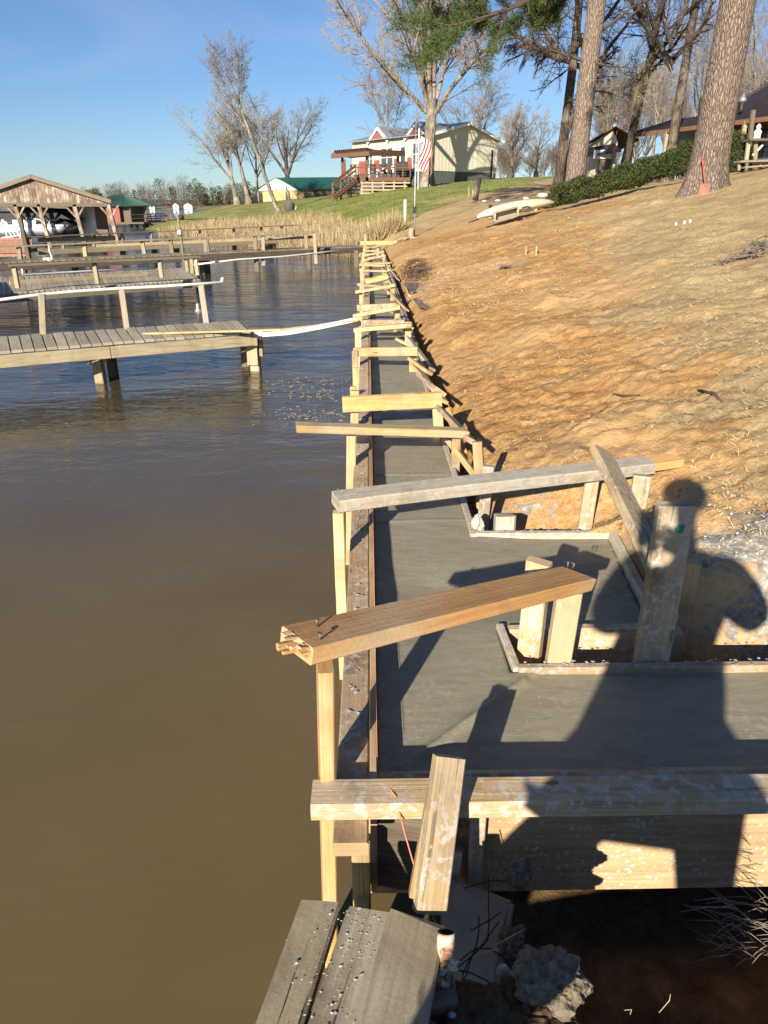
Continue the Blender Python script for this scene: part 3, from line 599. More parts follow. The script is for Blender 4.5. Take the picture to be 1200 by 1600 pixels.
# 1: broken beam
t = thing('form_brace', 'broad broken-ended board laid across the near concrete strip on three stakes', 'brace', (0.2, 1.8, 0.6), BG)
b = MB(); pL, pR = at(447, 1010, 1.42), at(900, 905, 2.16)
dirb = nrm(pR-pL); b.board(pL+dirb*0.03, pR, 0.135, 0.046, (0, 0.02, 1), seg=12, warp=0.004, rag=(0.0, 0.012))
for i in range(34):       # splintered end
    a = random.uniform(-0.062, 0.062); h = random.uniform(-0.019, 0.019); s_ = np.cross(dirb, [0, 0, 1.0]); L = random.uniform(0.005, 0.055)*(1-0.4*abs(a)/0.06)
    p = pL+dirb*0.034+s_*a+np.array([0, 0, h]); b.board(p, p-dirb*L+np.array([0, 0, random.uniform(-.004, .004)]), 0.012, 0.007, (0, 0, 1), ch=0.002, rag=(0, 0.002))
b.build('crosspiece', M['pine_o'], t)
b = MB(); b.board(at(510, 1036, 1.53), (-0.155, 1.53, -0.5), 0.088, 0.040, (1, 0.15, 0), seg=6, warp=0.004); b.build('stake', M['pine_o'], t)
b = MB(); b.board((-0.035, 1.40, 0.62), (-0.03, 1.42, -0.4), 0.05, 0.035, (0, 1, 0)); b.build('stake', M['pine_y'], t)
b = MB(); b.board((0.675, 2.20, 0.15), (0.690, 2.155, 0.965), 0.088, 0.042, (0, 1, 0)); b.build('stake', M['pine'], t)
b = MB(); b.board((0.605, 2.30, 0.15), (0.600, 2.25, 1.035), 0.088, 0.042, (0.55, 0.8, 0)); b.build('stake', M['pine_s'], t)
b = MB(); pass
for q in (at(502, 982, 1.5), at(506, 994, 1.46), at(886, 898, 2.12)+np.array([0, 0, 0.02]), at(893, 893, 2.14)+np.array([0, 0, 0.02])):
    b = MB(); nails(b, q, 1, 0.003, 0.022); b.build('nail', M['nail'], t)
# 2: long grey beam
t = thing('form_brace', 'long cement-greyed beam slanting over the concrete pocket to the bank', 'brace', (0.7, 3.2, 0.7), BG)
b = MB(); pL, pR = at(524, 786, 2.93), at(1058, 719, 3.62); pE = pL+(pR-pL)*.90; b.board(pL, pE, 0.112, 0.062, (0, -0.10, 1), seg=10, warp=0.006); b.build('crosspiece', M['formc'], t)
b = MB(); b.board(pL+(pR-pL)*.885-np.array([0, 0, .004]), pR, 0.098, 0.046, (0, -0.10, 1), seg=2); b.build('extension_piece', M['pine_o'], t)
b = MB(); b.board((-0.148, 2.96, 0.93), (-0.135, 3.0, -0.5), 0.05, 0.042, (0, 1, 0), seg=4, warp=0.004); b.build('stake', M['pine_y'], t)
for (px, py, Y, w_, lab) in ((912, 820, 3.42, 0.07, 0), (985, 840, 3.36, 0.088, 0), (752, 812, 3.52, 0.06, 0)):
    b = MB(); p = at(px, py, Y); b.board((p[0], Y, 0.35), (p[0]+0.03, Y+0.04, 0.93), w_, 0.04, (0.25, 1, 0)); b.build('stake', M['pine_s'], t)
b = MB(); nails(b, at(530, 780, 2.96)+np.array([0, 0, .02]), 1, 0.003, 0.025); b.build('nail', M['nail'], t)
o = MB(); o.board(at(938, 716, 3.50)+np.array([0, 0, 0.03]), at(1034, 902, 2.62), 0.135, 0.045, (0.55, -0.5, 0.75), seg=6, warp=0.004)
tag(o.build('leaning_brace_board', M['pine_s']), 'wide stained board leaning down from the grey beam behind the tall post', 'board')
o = MB(); o.board((1.043, 2.185, 0.15), (1.022, 2.175, 1.285), 0.120, 0.046, (0.05, 1, 0), seg=4); 
t = thing('tall_post', 'tall upright timber post with a green paint dab in the form hole', 'post', (1.05, 2.18, 0.2)); o.build('post', M['pine_s'], t)
b = MB(); g0 = at(1063, 826, 2.150); b.blob(g0, 0.016, 2, 0.5, 2, 3, sq=(1.1, 0.22, 1.0)); b.build('paint_dab', M['greenp'], t)
o = MB(); o.board((1.235, 2.46, 0.15), (1.245, 2.45, 0.925), 0.085, 0.045, (0.2, 1, 0)); tag(o.build('form_stake', M['pine']), 'short stake standing just behind the tall green-dabbed post', 'stake')
# 3: long yellow bar sticking out over the water
t = thing('form_brace', 'narrow yellow timber bar reaching farthest out over the water', 'brace', (0.2, 4.2, 0.7), BG)
b = MB(); b.board(at(463, 667, 4.12), at(728, 677, 4.28), 0.092, 0.048, (0, 0, 1), seg=8, warp=0.003, rag=(0, 0.02)); b.build('crosspiece', M['pine_y'], t)
b = MB(); b.board(at(549, 672, 4.22), (-0.155, 4.25, -0.5), 0.06, 0.04, (0, 1, 0), seg=3); b.build('stake', M['pine_y'], t)
b = MB(); b.board((0.545, 4.30, 0.40), at(713, 685, 4.27), 0.055, 0.042, (0, 1, 0)); b.build('stake', M['pine'], t)
o = MB(); p = at(746, 690, 3.85); o.board((p[0]+0.05, 3.78, 0.45), p, 0.055, 0.04, (0.3, 1, 0)); tag(o.build('form_stake', M['pine']), 'free standing orange stake on the bank behind the long grey beam', 'stake')
# 4: wide board on edge
t = thing('form_brace', 'wide orange board set on edge above the concrete with square ends', 'brace', (0.2, 5.0, 0.7), BG)
b = MB(); b.board(at(535, 632, 4.98), at(690, 624, 5.02), 0.112, 0.040, (0, 1, 0.12), seg=5); b.build('crosspiece', M['pine_o'], t)
b = MB(); b.board(at(555, 610, 5.04), (-0.16, 5.05, -0.5), 0.06, 0.04, (0, 1, 0), seg=3); b.build('stake', M['pine_y'], t)
b = MB(); b.board((0.53, 5.06, 0.4), at(683, 632, 5.06), 0.075, 0.04, (0, 1, 0)); b.build('stake', M['pine_y'], t)
o = MB(); o.board(at(700, 645, 4.9), at(728, 690, 4.35)-np.array([0, 0, .1]), 0.085, 0.03, (1, 0.2, 0.2)); tag(o.build('leaning_brace_board', M['pine_o']), 'short board leaning against the inland form behind the yellow bar', 'board')
# 5..: farther bars: (px0,py0, px1,py1, width, mode, material, description)
bars = [(553, 550, 653, 549, .085, 'F', 'pine_y', 'flat-faced pale bar in front of the split of short kicker boards'),
        (554, 516, 644, 508, .05, 'T', 'pine_y', 'thin yellow bar with a wide greyed board right behind it'),
        (566, 506, 632, 505, .09, 'F', 'form', 'wide grey-brown board on edge directly behind the thin yellow bar'),
        (553, 494, 626, 480, .05, 'T', 'pine_y', 'thin yellow bar tilting up towards the bank beyond the white strips'),
        (558, 481, 620, 479, .09, 'F', 'form', 'grey-brown board on edge behind the tilted yellow bar'),
        (555, 456, 617, 446, .05, 'T', 'pine_y', 'yellow bar rising to the right as the lower arm of a narrow wedge'),
        (559, 444, 612, 450, .05, 'T', 'pine', 'bar falling to the right as the upper arm of a narrow wedge'),
        (571, 440, 606, 432, .10, 'F', 'pine_y', 'wide pale board on edge just beyond the narrow wedge of bars'),
        (561, 422, 604, 424, .05, 'T', 'pine_y', 'level bar standing alone before the far cluster'),
        (562, 414, 602, 415, .05, 'T', 'pine_y', 'level yellow bar touching a slightly higher one behind'),
        (563, 411, 610, 411, .05, 'T', 'pine', 'level bar reaching past the bank side stakes'),
        (564, 408, 602, 399, .05, 'T', 'pine_y', 'slanting bar in the far cluster, nearest of its pair'),
        (565, 405, 600, 400, .05, 'T', 'pine', 'slanting bar in the far cluster, farther of its pair'),
        (565, 400, 600, 393, .05, 'T', 'pine_y', 'slanting bar second from the far closing board'),
        (570, 392, 592, 392, .05, 'T', 'pine_y', 'short level bar close to the far closing board'),
        (572, 387, 592, 385, .05, 'T', 'pine', 'last short bar before the far closing board')]
for i, (x0, y0, x1, y1, w_, md, mt, lab) in enumerate(bars):
    zb = 0.86; Y = on(600, (y0+y1)/2, zb)[1]; t = thing('form_brace', lab, 'brace', (0.25, Y, 0.7), BG)
    dy = random.uniform(-.1, .1); p0, p1 = at(x0, y0, Y-dy), at(x1, y1, Y+dy)
    b = MB(); b.board(p0, p1, w_ if md == 'F' else 0.088, 0.04 if md == 'F' else 0.048, (0, 1, 0.1) if md == 'F' else (0, 0, 1), seg=4, warp=0.004); b.build('crosspiece', M[mt], t)
    if i not in (2, 4):
        b = MB(); b.board((-0.15, Y+0.05, p0[2]+random.choice([0.02, 0.02, 0.15, 0.25])), (-0.14, Y+0.05, -0.5), 0.06, 0.04, (0, 1, 0)); b.build('stake', M[random.choice(['pine_y', 'pine_y', 'pine_s'])], t)
        xr = min(p1[0]-0.04, 0.62); b = MB(); b.board((xr, Y+0.06, 0.38), (xr, Y+0.05, p1[2]+0.02), 0.075, 0.04, (0, 1, 0)); b.build('stake', M['pine_y'], t)
        if i < 12:
            b = MB(); b.board((xr-0.02, Y-0.35, 0.80), (xr+0.20, Y-1.0-0.3*random.random(), gz(0.85, Y-1)+0.02), 0.085, 0.03, (0.5, 0.2, 1)); b.build('kicker_board', M[random.choice(['pine', 'pine_y', 'pine_s'])], t)
# closing boards at the far end
t = thing('end_board', 'pale board on edge closing the far end of the forms', 'board', (0.5, 31.4, 0.7), None)
b = MB(); b.board(at(563, 380, 31.3), at(620, 379, 31.3), 0.16, 0.04, (0, 1, 0.1), seg=3); b.build('board', M['pine_y'], t)
b = MB(); b.board((-0.15, 31.3, 1.15), (-0.15, 31.3, -0.4), 0.09, 0.04, (0, 1, 0)); b.build('stake', M['pine_y'], t)
o = MB(); o.board(at(598, 386, 30), at(640, 381, 31.0), 0.07, 0.03, (0, 0, 1)); tag(o.build('loose_board', M['pine_y']), 'loose pale board lying on the clay at the far end of the forms', 'board')
# kicker boards and lone stakes on the bank side, read from near to far
KG = 'short kicker boards bracing the bank side of the forms'
kicks = [(690, 640, 4.92, 737, 690, 4.2, .10, 'form', 'dark triangular-looking kicker board under the right end of the wide orange board'),
         (697, 684, 4.45, 742, 743, 3.95, .035, 'pine_y', 'thin yellow stick slanting down between two bank side stakes'),
         (642, 562, 6.9, 671, 583, 6.5, .075, 'pine', 'upper of two kicker boards just past the flat-faced pale bar'),
         (658, 590, 6.4, 688, 612, 5.6, .11, 'form', 'brown kicker board lying low along the inland form before the wide orange board'),
         (622, 531, 8.6, 641, 541, 8.3, .085, 'pine_y', 'pale off-cut board resting on the inland form'),
         (611, 487, 10.8, 640, 510, 9.7, .13, 'pine', 'wide pale plank leaning steeply beside the thin yellow bar'),
         (618, 517, 9.1, 640, 527, 8.9, .07, 'pine', 'small kicker board nested under the leaning wide plank'),
         (632, 440, 17, 640, 462, 14.4, .07, 'pine_y', 'slim kicker board near the puddles')]
for x0, y0, Y0, x1, y1, Y1, w_, mt, lab in kicks:
    p1 = at(x1, y1, Y1); b = MB(); b.board(at(x0, y0, Y0), p1, w_, 0.032, (0.6, -0.35, 0.8) if w_ > .04 else (0, 1, 0), seg=3); tag(b.build('kicker_board', M[mt]), lab, 'board', KG)
for px, pyt, Y, lab in ((552, 604, 6.0, 'lone yellow stake rising above the water side rail beyond the wide orange board'), (557, 574, 7.2, 'thin yellow stake in the water just past the lone one')):
    p = at(px, pyt, Y); b = MB(); b.board(p, (p[0], Y, -0.5), 0.055, 0.04, (0, 1, 0)); tag(b.build('form_stake', M['pine_y']), lab, 'stake')
o = MB(); o.box(0.70, 0.845, 3.30, 3.40, 0.56, 0.70); o.v = [p+np.array([0, 0, 0]) for p in o.v]
b = MB(); c0, c1 = at(789, 822, 3.38), at(789, 822, 3.38); b.board((c0[0], 3.38, 0.45), (c0[0], 3.40, c0[2]+0.055), 0.105, 0.09, (0, 1, 0), rag=(0, 0.008), ch=0.012, seg=3)
tag(b.build('block_stump', M['formc']), 'squat cement covered block standing behind the pocket form', 'block')
# block leaning on the near rail
t = thing('upright_board', 'cement spattered short board standing up against the near rail beside the orange line', 'board', (0.18, 1.3, 0.4))
b = MB(); b.board(at(671, 1424, 1.20), at(702, 1182, 1.395), 0.078, 0.040, (0.16, -1, 0.15), seg=5); b.build('board', M['pine_s'], t)
b = MB(); b.board(at(655, 1400, 1.235)+np.array([-0.012, 0, 0]), at(692, 1190, 1.42)+np.array([-0.012, 0.0, 0]), 0.05, 0.028, (1, 0, 0), seg=4); b.build('backing_strip', M['pine'], t)
# mason line
t = thing('mason_line', 'orange string tied over the near rail corner and running down to the planks', 'string', (0, 1.5, 0.7))
b = MB(); pts = [at(588, 1178, 1.62), at(592, 1205, 1.57), at(598, 1217, 1.50), at(618, 1244, 1.43), at(632, 1300, 1.37), at(652, 1370, 1.29), at(680, 1440, 1.19), at(706, 1500, 1.09), at(710, 1545, 1.03), at(704, 1600, 0.97)]
b.tube(pts, 0.0022, 5); b.tube([at(588, 1180, 1.62), at(592, 1195, 1.60), at(587, 1203, 1.58), at(585, 1190, 1.6), at(588, 1180, 1.62)], 0.002, 5); b.build('line', M['string'], t)
b = MB(); b.tube([(0.012, 1.60, .742), (0.006, 8, .742), (0.004, 31, .742)], 0.001, 4); b.build('taut_line', M['string'], t)

t = thing('cement_slop', 'dried cement dribbles along the tops of the near rail and pocket forms', 'cement', (0.6, 2.1, .67))
kind(slop('dribble', [(-.02, 1.45, .760), (0.9, 1.45, .758), (2.6, 1.45, .757)], .009, 70, t), 'stuff'); kind(slop('dribble', [(.55, 2.136, .674), (1.4, 2.136, .675), (2.6, 2.136, .676)], .009, 80, t), 'stuff')
kind(slop('dribble', [(.523, 3.3, .671), (.523, 8, .671), (.523, 14, .671)], .012, 160, t), 'stuff'); kind(slop('dribble', [(.51, 3.292, .669), (1.25, 3.292, .664)], .011, 50, t), 'stuff')
kind(slop('dribble', [(-.06, 1.6, .711), (-.06, 5, .712), (-.06, 10, .712)], .010, 150, t), 'stuff')

# ------------------------------------------------------------------ foreground planks, pipe, sheet, clods
t = thing('plank_walkway', 'old grey planks of a walkway end littered with cement crumbs', 'walkway', (-0.1, 0.7, 0.55))
ed = [((474, 1398), (531, 1412), (394, 1602), (473, 1602)), ((541, 1418), (612, 1432), (478, 1602), (563, 1602)), ((617, 1430), (684, 1446), (542, 1602), (680, 1602))]
pz = [0.655, 0.650, 0.655]
for i, (a, b_, c, d) in enumerate(ed):
    z = pz[i]; A, B, Cc, D = on(*a, z), on(*b_, z), on(*c, z), on(*d, z); p0 = (A+B)/2; p1 = (Cc+D)/2; wd = (np.linalg.norm(A-B)+np.linalg.norm(Cc-D))/2*0.985
    dr = nrm(p1-p0); b = MB(); b.board(p0-np.array([0, 0, .02]), p0+dr*1.9-np.array([0, 0, .02]), wd, 0.042, (0, 0, 1), seg=24, warp=0.005, ch=0.006, rag=(0.016, 0)); b.build('plank', M['grey'], t)
    if i == 1: PD = dr; PP = p0
b = MB(); b.board(PP+np.array([-0.14, 0.0, -0.10])+PD*0.25, PP+np.array([0.26, 0.08, -0.10])+PD*0.25, 0.12, 0.05, PD, seg=2); b.build('cross_joist', M['old'], t)
for dx in (-0.13, 0.20):
    b = MB(); q = PP+PD*0.32+np.array([dx, dx*0.2, 0]); b.tube([q-np.array([0, 0, .05]), (q[0], q[1], -0.6)], 0.055, 10); b.build('pile', M['old'], t)
b = MB()
for i in range(260):
    u = random.uniform(0.0, 0.45); s_ = random.gauss(0.02, 0.045) if i % 4 else random.uniform(-.17, .17); q = PP+PD*u+np.array([-PD[1], PD[0], 0])*s_*-1
    if abs(s_) > 0.19: continue
    b.blob((q[0], q[1], 0.657), random.choice([0.0008, 0.001, 0.0012, 0.0014, 0.0018, 0.0028]), 1, 0.9, 3, i, sq=(1.5, 0.9, 0.4))
kind(b.build('cement_crumbs', M['conc_l'], t), 'stuff')
t = thing('iron_pipe', 'rusty cream painted iron pipe standing open-ended beside the planks', 'pipe', (0.17, 1.0, 0))
b = MB(); p0 = at(697, 1456, 1.10); r = 0.0185; p1 = at(694, 1640, 0.965)
b.tube([p1+(p1-p0)*1.5, p1, p0+(p1-p0)*0.30, p0+(p1-p0)*0.29, p0+(p1-p0)*0.0], [r, r, r, r*1.10, r*1.10], 20, cap=False); b.build('pipe_wall', M['rust'], t)
b = MB(); ax = nrm(p0-p1); b.tube([p0-ax*0.12, p0-ax*0.001], [r*0.78, r*0.78], 20, cap=False)
b.tube([p0-ax*0.002, p0+ax*0.001], [r*1.10, r*0.80], 20, cap=False); b.tube([p0-ax*0.121, p0-ax*0.12], [r*0.8, r*0.8], 20); o = b.build('pipe_bore', M['wire'], t)
b = MB(); b.blob(p0-ax*0.055+np.array([0.006, -0.012, 0]), 0.018, 3, 0.6, 3, 4, sq=(1.2, 0.8, 0.8)); b.build('rust_scab', M['rust'], t)
# curved vinyl sheet
t = thing('vinyl_sheet', 'curved grey vinyl sheet pile end standing in the pit beside the pipe', 'sheet', (0.3, 1.3, 0))
b = MB(); top = [at(700, 1368, 1.50), at(712, 1378, 1.45), at(735, 1388, 1.42), at(768, 1398, 1.38), at(797, 1410, 1.30)]; bot = [at(688, 1400, 1.47), at(690, 1500, 1.34), at(702, 1545, 1.26), at(740, 1572, 1.18), at(770, 1568, 1.15)]
n = 18
def lerp_pts(P, u): k = min(int(u*(len(P)-1)), len(P)-2); f = u*(len(P)-1)-k; return P[k]*(1-f)+P[k+1]*f
for off, fl in ((np.array([0, 0, 0.0]), 0), (np.array([0.004, 0.005, 0.0]), 1)):
    base = len(b.v)
    for i in range(n+1):
        for j in range(9): b.v.append(lerp_pts(top, i/n)*(1-j/8)+lerp_pts(bot, i/n)*(j/8)+np.array([0, 0.02*math.sin(j/8*3.1), 0])+off)
    for i in range(n):
        for j in range(8):
            a = base+i*9+j; f = (a, a+9, a+10, a+1); b.face(f if fl else f[::-1], [(i*.02, j*.02)]*4, 1, 0, True)
for i in range(n): a = i*9; c = (n+1)*9+i*9; b.face((a, a+9, c+9, c), [(0, 0)]*4); 
for j in range(8): a = n*9+j; c = (n+1)*9+a; b.face((a, a+1, c+1, c), [(0, 0)]*4)
b.build('sheet', M['sheet'], t)
b = MB(); b.board(at(800, 1412, 1.30), at(772, 1566, 1.14), 0.028, 0.010, (1, -0.3, 0.2), seg=4); b.build('edge_flange', M['sheet'], t)
def clod(name, label, px, py, Y, r, sq, sub=5, seed=1, mat='clod', amp=0.30):
    b = MB(); b.blob(at(px, py, Y), r, sub, amp, 2.3, seed, sq=sq); o = b.build(name, M[mat])
    me = o.data; P = np.empty(len(me.vertices)*3, np.float32); me.vertices.foreach_get('co', P); P = P.reshape(-1, 3); c = P.mean(0); q = P*55
    d = fbm(q[:, 0]+q[:, 2]*.6, q[:, 1]-q[:, 2]*.4, 4, 90+seed)*0.07*r+fbm(q[:, 0]*2.2+q[:, 2]*1.3, q[:, 1]*2.2+q[:, 2], 3, 95+seed)*0.05*r
    P = P+((P-c)/np.linalg.norm(P-c, axis=1)[:, None])*d[:, None]; me.vertices.foreach_set('co', P.ravel().astype(np.float32)); me.update()
    return tag(o, label, 'clod')
clod('cement_clod', 'lumpy clod of cement and earth hanging by the near panel above the grey sheet', 812, 1362, 1.34, 0.050, (0.75, 0.6, 1.0), seed=3)
clod('cement_clod', 'large clod of crumbly cement at the bottom of the pit, half in sun', 862, 1530, 1.03, 0.085, (0.95, 0.8, 0.75), seed=5)
clod('cement_clod', 'small dark clod wedged between the grey sheet and the large sunlit clod', 800, 1480, 1.20, 0.050, (0.8, 0.8, 1.2), seed=8)
clod('cement_clod', 'rubble lump of cement in the corner behind the pocket form beside the squat block', 747, 820, 3.36, 0.048, (0.65, 0.9, 1.0), seed=9, mat='conc_l')
clod('earth_heap', 'dark earth heap filling the bottom of the pit below the grey sheet', 775, 1590, 1.0, 0.11, (1.6, 0.8, 0.5), seed=12, mat='earth')
for i, (px, py, Y, r) in enumerate([(786, 1518, 1.12, .017), (804, 1521, 1.10, .011), (706, 1588, .98, .010)]):
    b = MB(); b.blob(at(px, py, Y), r, 3, 0.12, 1.5, i, sq=(1, .8, 1.1), smooth=True); tag(b.build('pebble', M['stone']), ['large rounded grey pebble beside the edge of the grey sheet', 'small pale pebble beside the large rounded one', 'pale stone chip by the foot of the rusty pipe'][i], 'stone')
# rusty wires and roots round the sheet
t = thing('wire_tangle', 'tangle of thin dark rusty wires poking over the grey sheet', 'wire', at(745, 1500, 1.15))
wires = [[(765, 1330, 1.42), (763, 1390, 1.34), (764, 1440, 1.26), (762, 1470, 1.22), (752, 1480, 1.2), (735, 1488, 1.18), (712, 1506, 1.14), (690, 1530, 1.1)],
         [(725, 1388, 1.38), (745, 1382, 1.38), (770, 1375, 1.38), (790, 1377, 1.38)], [(733, 1449, 1.25), (737, 1454, 1.24), (750, 1446, 1.24), (765, 1438, 1.24), (782, 1425, 1.26)],
         [(748, 1430, 1.26), (748, 1455, 1.23), (744, 1480, 1.2), (735, 1500, 1.17), (728, 1525, 1.14), (722, 1532, 1.13), (724, 1520, 1.13), (735, 1495, 1.17)],
         [(712, 1515, 1.13), (735, 1520, 1.12), (760, 1532, 1.11), (780, 1545, 1.10)], [(740, 1482, 1.19), (765, 1482, 1.19), (785, 1495, 1.17), (798, 1510, 1.15)],
         [(690, 1540, 1.1), (715, 1512, 1.13), (745, 1487, 1.18), (780, 1440, 1.22)], [(800, 1400, 1.36), (803, 1430, 1.30), (798, 1460, 1.26), (785, 1480, 1.22)]]
for wv in wires:
    b = MB(); b.tube([at(*p) for p in wv], 0.0017, 6); b.build('wire', M['wire'], t)
t = thing('root_tangle', 'pale dry grass roots trailing from the pit bank at the right edge', 'roots', (1.2, 1.2, 0.5))
b = MB()
for i in range(70):
    p = at(random.uniform(1130, 1215), random.uniform(1400, 1500), random.uniform(1.18, 1.38)); a = random.uniform(2.2, 4.2); L = random.uniform(0.04, 0.16); q = p+np.array([math.cos(a), math.sin(a)*0.4, random.uniform(-.3, .8)])*L
    b.tube([p, (p+q)/2+np.array([0, 0, random.uniform(0, .02)]), q], [0.0013, 0.0011, 0.0005], 4)
kind(b.build('root_strands', M['twl'], t), 'stuff')
b = MB()
for i in range(5):
    px = random.choice([random.uniform(715, 800), random.uniform(870, 1100)]); p = at(px, random.uniform(1430, 1590), 1.12); q = p+np.array([random.uniform(-.07, .07), random.uniform(-.03, .03), random.uniform(-.02, .08)])
    b.tube([p, (p+q)/2+np.array([0.01, 0, 0.01]), q], [0.0012, 0.001, 0.0005], 4)
kind(tag(b.build('loose_roots', M['straw']), 'thin pale roots lying scattered over the dark pit floor', 'roots'), 'stuff')
# small plywood/timber offcut in the pit
b = MB(); b.board(at(713, 1330, 1.50), at(706, 1400, 1.49), 0.035, 0.012, (0, -1, 0)); tag(b.build('timber_offcut', M['formc']), 'narrow grey offcut standing in shade between the upright board and the sheet', 'board')

# ground litter: chips and dry straw on the worked bank
def scatter_chips(n, xr, yr, smin, smax, seed, wfun=None):
    rs = np.random.RandomState(seed); X = rs.uniform(*xr, n); Y = yr[0]+(yr[1]-yr[0])*rs.uniform(0, 1, n)**1.5
    if wfun is not None: k = rs.uniform(0, 1, n) < wfun(X, Y); X, Y = X[k], Y[k]
    n = len(X); Z = height(X, Y); s = rs.uniform(smin, smax, n)*(1+Y/9.0)
    base = np.array([(1, 0, 0), (0, 1, 0), (-1, 0, 0), (0, -1, 0), (0, 0, .7), (0, 0, -.7)], float); fc = np.array([(0, 1, 4), (1, 2, 4), (2, 3, 4), (3, 0, 4), (1, 0, 5), (2, 1, 5), (3, 2, 5), (0, 3, 5)])
    V = base[None]*(1+rs.uniform(-.45, .45, (n, 6, 1)))*s[:, None, None]*rs.uniform(.5, 1.4, (n, 1, 3)); a = rs.uniform(0, 6.28, n); ca, sa = np.cos(a)[:, None], np.sin(a)[:, None]
    V = np.stack([V[:, :, 0]*ca-V[:, :, 1]*sa, V[:, :, 0]*sa+V[:, :, 1]*ca, V[:, :, 2]], -1)+np.stack([X, Y, Z+s*0.2], -1)[:, None]
    return V.reshape(-1, 3), (fc[None]+(np.arange(n)*6)[:, None, None]).reshape(-1, 3), n
V, Fc, n = scatter_chips(50000, (0.75, 11), (2.9, 24), 0.002, 0.009, 5, lambda X, Y: (X < 0.5*Y+1.6)*np.clip(0.15+1.6*fbm(X*1.3, Y*1.1, 4, 81), 0.04, 1)*(1-0.95*sstep(0.18*Y+0.6, 0.20*Y+2.2, X)))
M['clay'] = rocky('clay_crumb', (0.24, 0.135, 0.055), (0.46, 0.29, 0.13), (0.50, 0.38, 0.21), 9)
kind(tag(bigmesh('clay_crumbs', V, Fc, M['clay']), 'loose orange clay crumbs scattered over the worked bank', 'clay crumbs'), 'stuff')
V, Fc, n = scatter_chips(3000, (1.2, 2.6), (2.2, 4.0), 0.0015, 0.007, 6, lambda X, Y: np.exp(-((X-1.6)/.35)**2-((Y-2.75)/.45)**2)+0.04)
kind(tag(bigmesh('cement_rubble', V, Fc, M['conc_l']), 'white grey cement crumbs spilled on the bank behind the tall post', 'rubble'), 'stuff')
def blades(n, pos, h, wd, lean, seed, dz=-.01):
    rs = np.random.RandomState(seed); X, Y = pos(rs, n); n = len(X); Z = height(X, Y)
    a = rs.uniform(0, 6.28, n); H = rs.uniform(0.5, 1.2, n)*h; ln = rs.uniform(*lean, n); d = np.stack([np.cos(a), np.sin(a)], -1); wv = wd*(0.6+0.8*rs.uniform(0, 1, n)); s = rs.uniform(0, 6.28, n)
    side = np.stack([np.cos(s), np.sin(s), 0*s], -1)*wv[:, None]; P0 = np.stack([X, Y, Z+dz], -1); hz = np.concatenate([d*(np.sin(ln)*H)[:, None], (np.cos(ln)*H)[:, None]], 1)
    mid = P0+hz*0.55+np.array([0, 0, 1])*(H*0.06)[:, None]; tip = P0+hz
    V = np.stack([P0-side, P0+side, mid+side*0.8, mid-side*0.8, tip], 1); f = np.arange(n)[:, None]*5
    Fa = np.concatenate([f+[0, 1, 2], f+[0, 2, 3], f+[3, 2, 4]]); tn = np.tile(rs.uniform(0, 1, n), 3)
    return V.reshape(-1, 3), Fa, tn
def strawpos(rs, n):
    Y = 2.6+26*rs.uniform(0, 1, n)**1.7; X = 0.8+(0.75*Y+2)*rs.uniform(0, 1, n); wgt = 0.16+0.84*sstep(0.22*Y+0.4, 0.22*Y+2.8, X); c = fbm(X*0.9, Y*1.4, 4, 77) > (-0.05-0.25*wgt); k = (rs.uniform(0, 1, n) < wgt) & c; return X[k], Y[k]
V, Fa, tn = blades(120000, strawpos, 0.055, 0.0019, (1.0, 1.5), 3, .010)
kind(tag(bigmesh('dry_straw', V, Fa, M['straw'], attrs={'tint': ('FACE', tn)}), 'flattened dry straw lying over the hillside', 'straw'), 'stuff')

# reeds
def reedpos(rs, n):
    k = rs.uniform(0, 1, n); S = np.array(SHORE[:6], float); L = np.r_[0, np.cumsum(np.hypot(*np.diff(S, axis=0).T))]; u = 1.5+(L[-1]-1.5)*k**1.25
    x = np.interp(u, L, S[:, 0]); y = np.interp(u, L, S[:, 1]); off = rs.uniform(-0.8, 3.2, n)*(0.55+0.45*np.minimum(u/8, 1.5)); dx, dy = np.interp(u+.5, L, S[:, 0])-x, np.interp(u+.5, L, S[:, 1])-y; q = np.hypot(dx, dy)+1e-6
    return x+off*dy/q, y-off*dx/q
V, Fa, tn = blades(30000, reedpos, 0.98, 0.013, (0.0, 1.05), 11)
kind(tag(bigmesh('dry_reeds', V, Fa, M['reed'], attrs={'tint': ('FACE', tn)}), 'dense tan dry reeds lining the shore beyond the docks', 'reeds'), 'stuff')
def lawnpos(rs, n):
    Y = rs.uniform(36, 70, n); X = rs.uniform(-6, 12, n); k = (Y > 37.5+(X-1)*1.55) & (height(X, Y, False) > 0.3); return X[k], Y[k]
V, Fa, tn = blades(26000, lawnpos, 0.10, 0.012, (0.0, 0.9), 13)
M['grass'] = leafy('lawn_grass', (0.07, 0.10, 0.02), (0.14, 0.18, 0.04), (0.30, 0.29, 0.11))
kind(tag(bigmesh('lawn_grass', V, Fa, M['grass'], attrs={'tint': ('FACE', tn)}), 'short green grass on the far lawn', 'grass'), 'stuff')

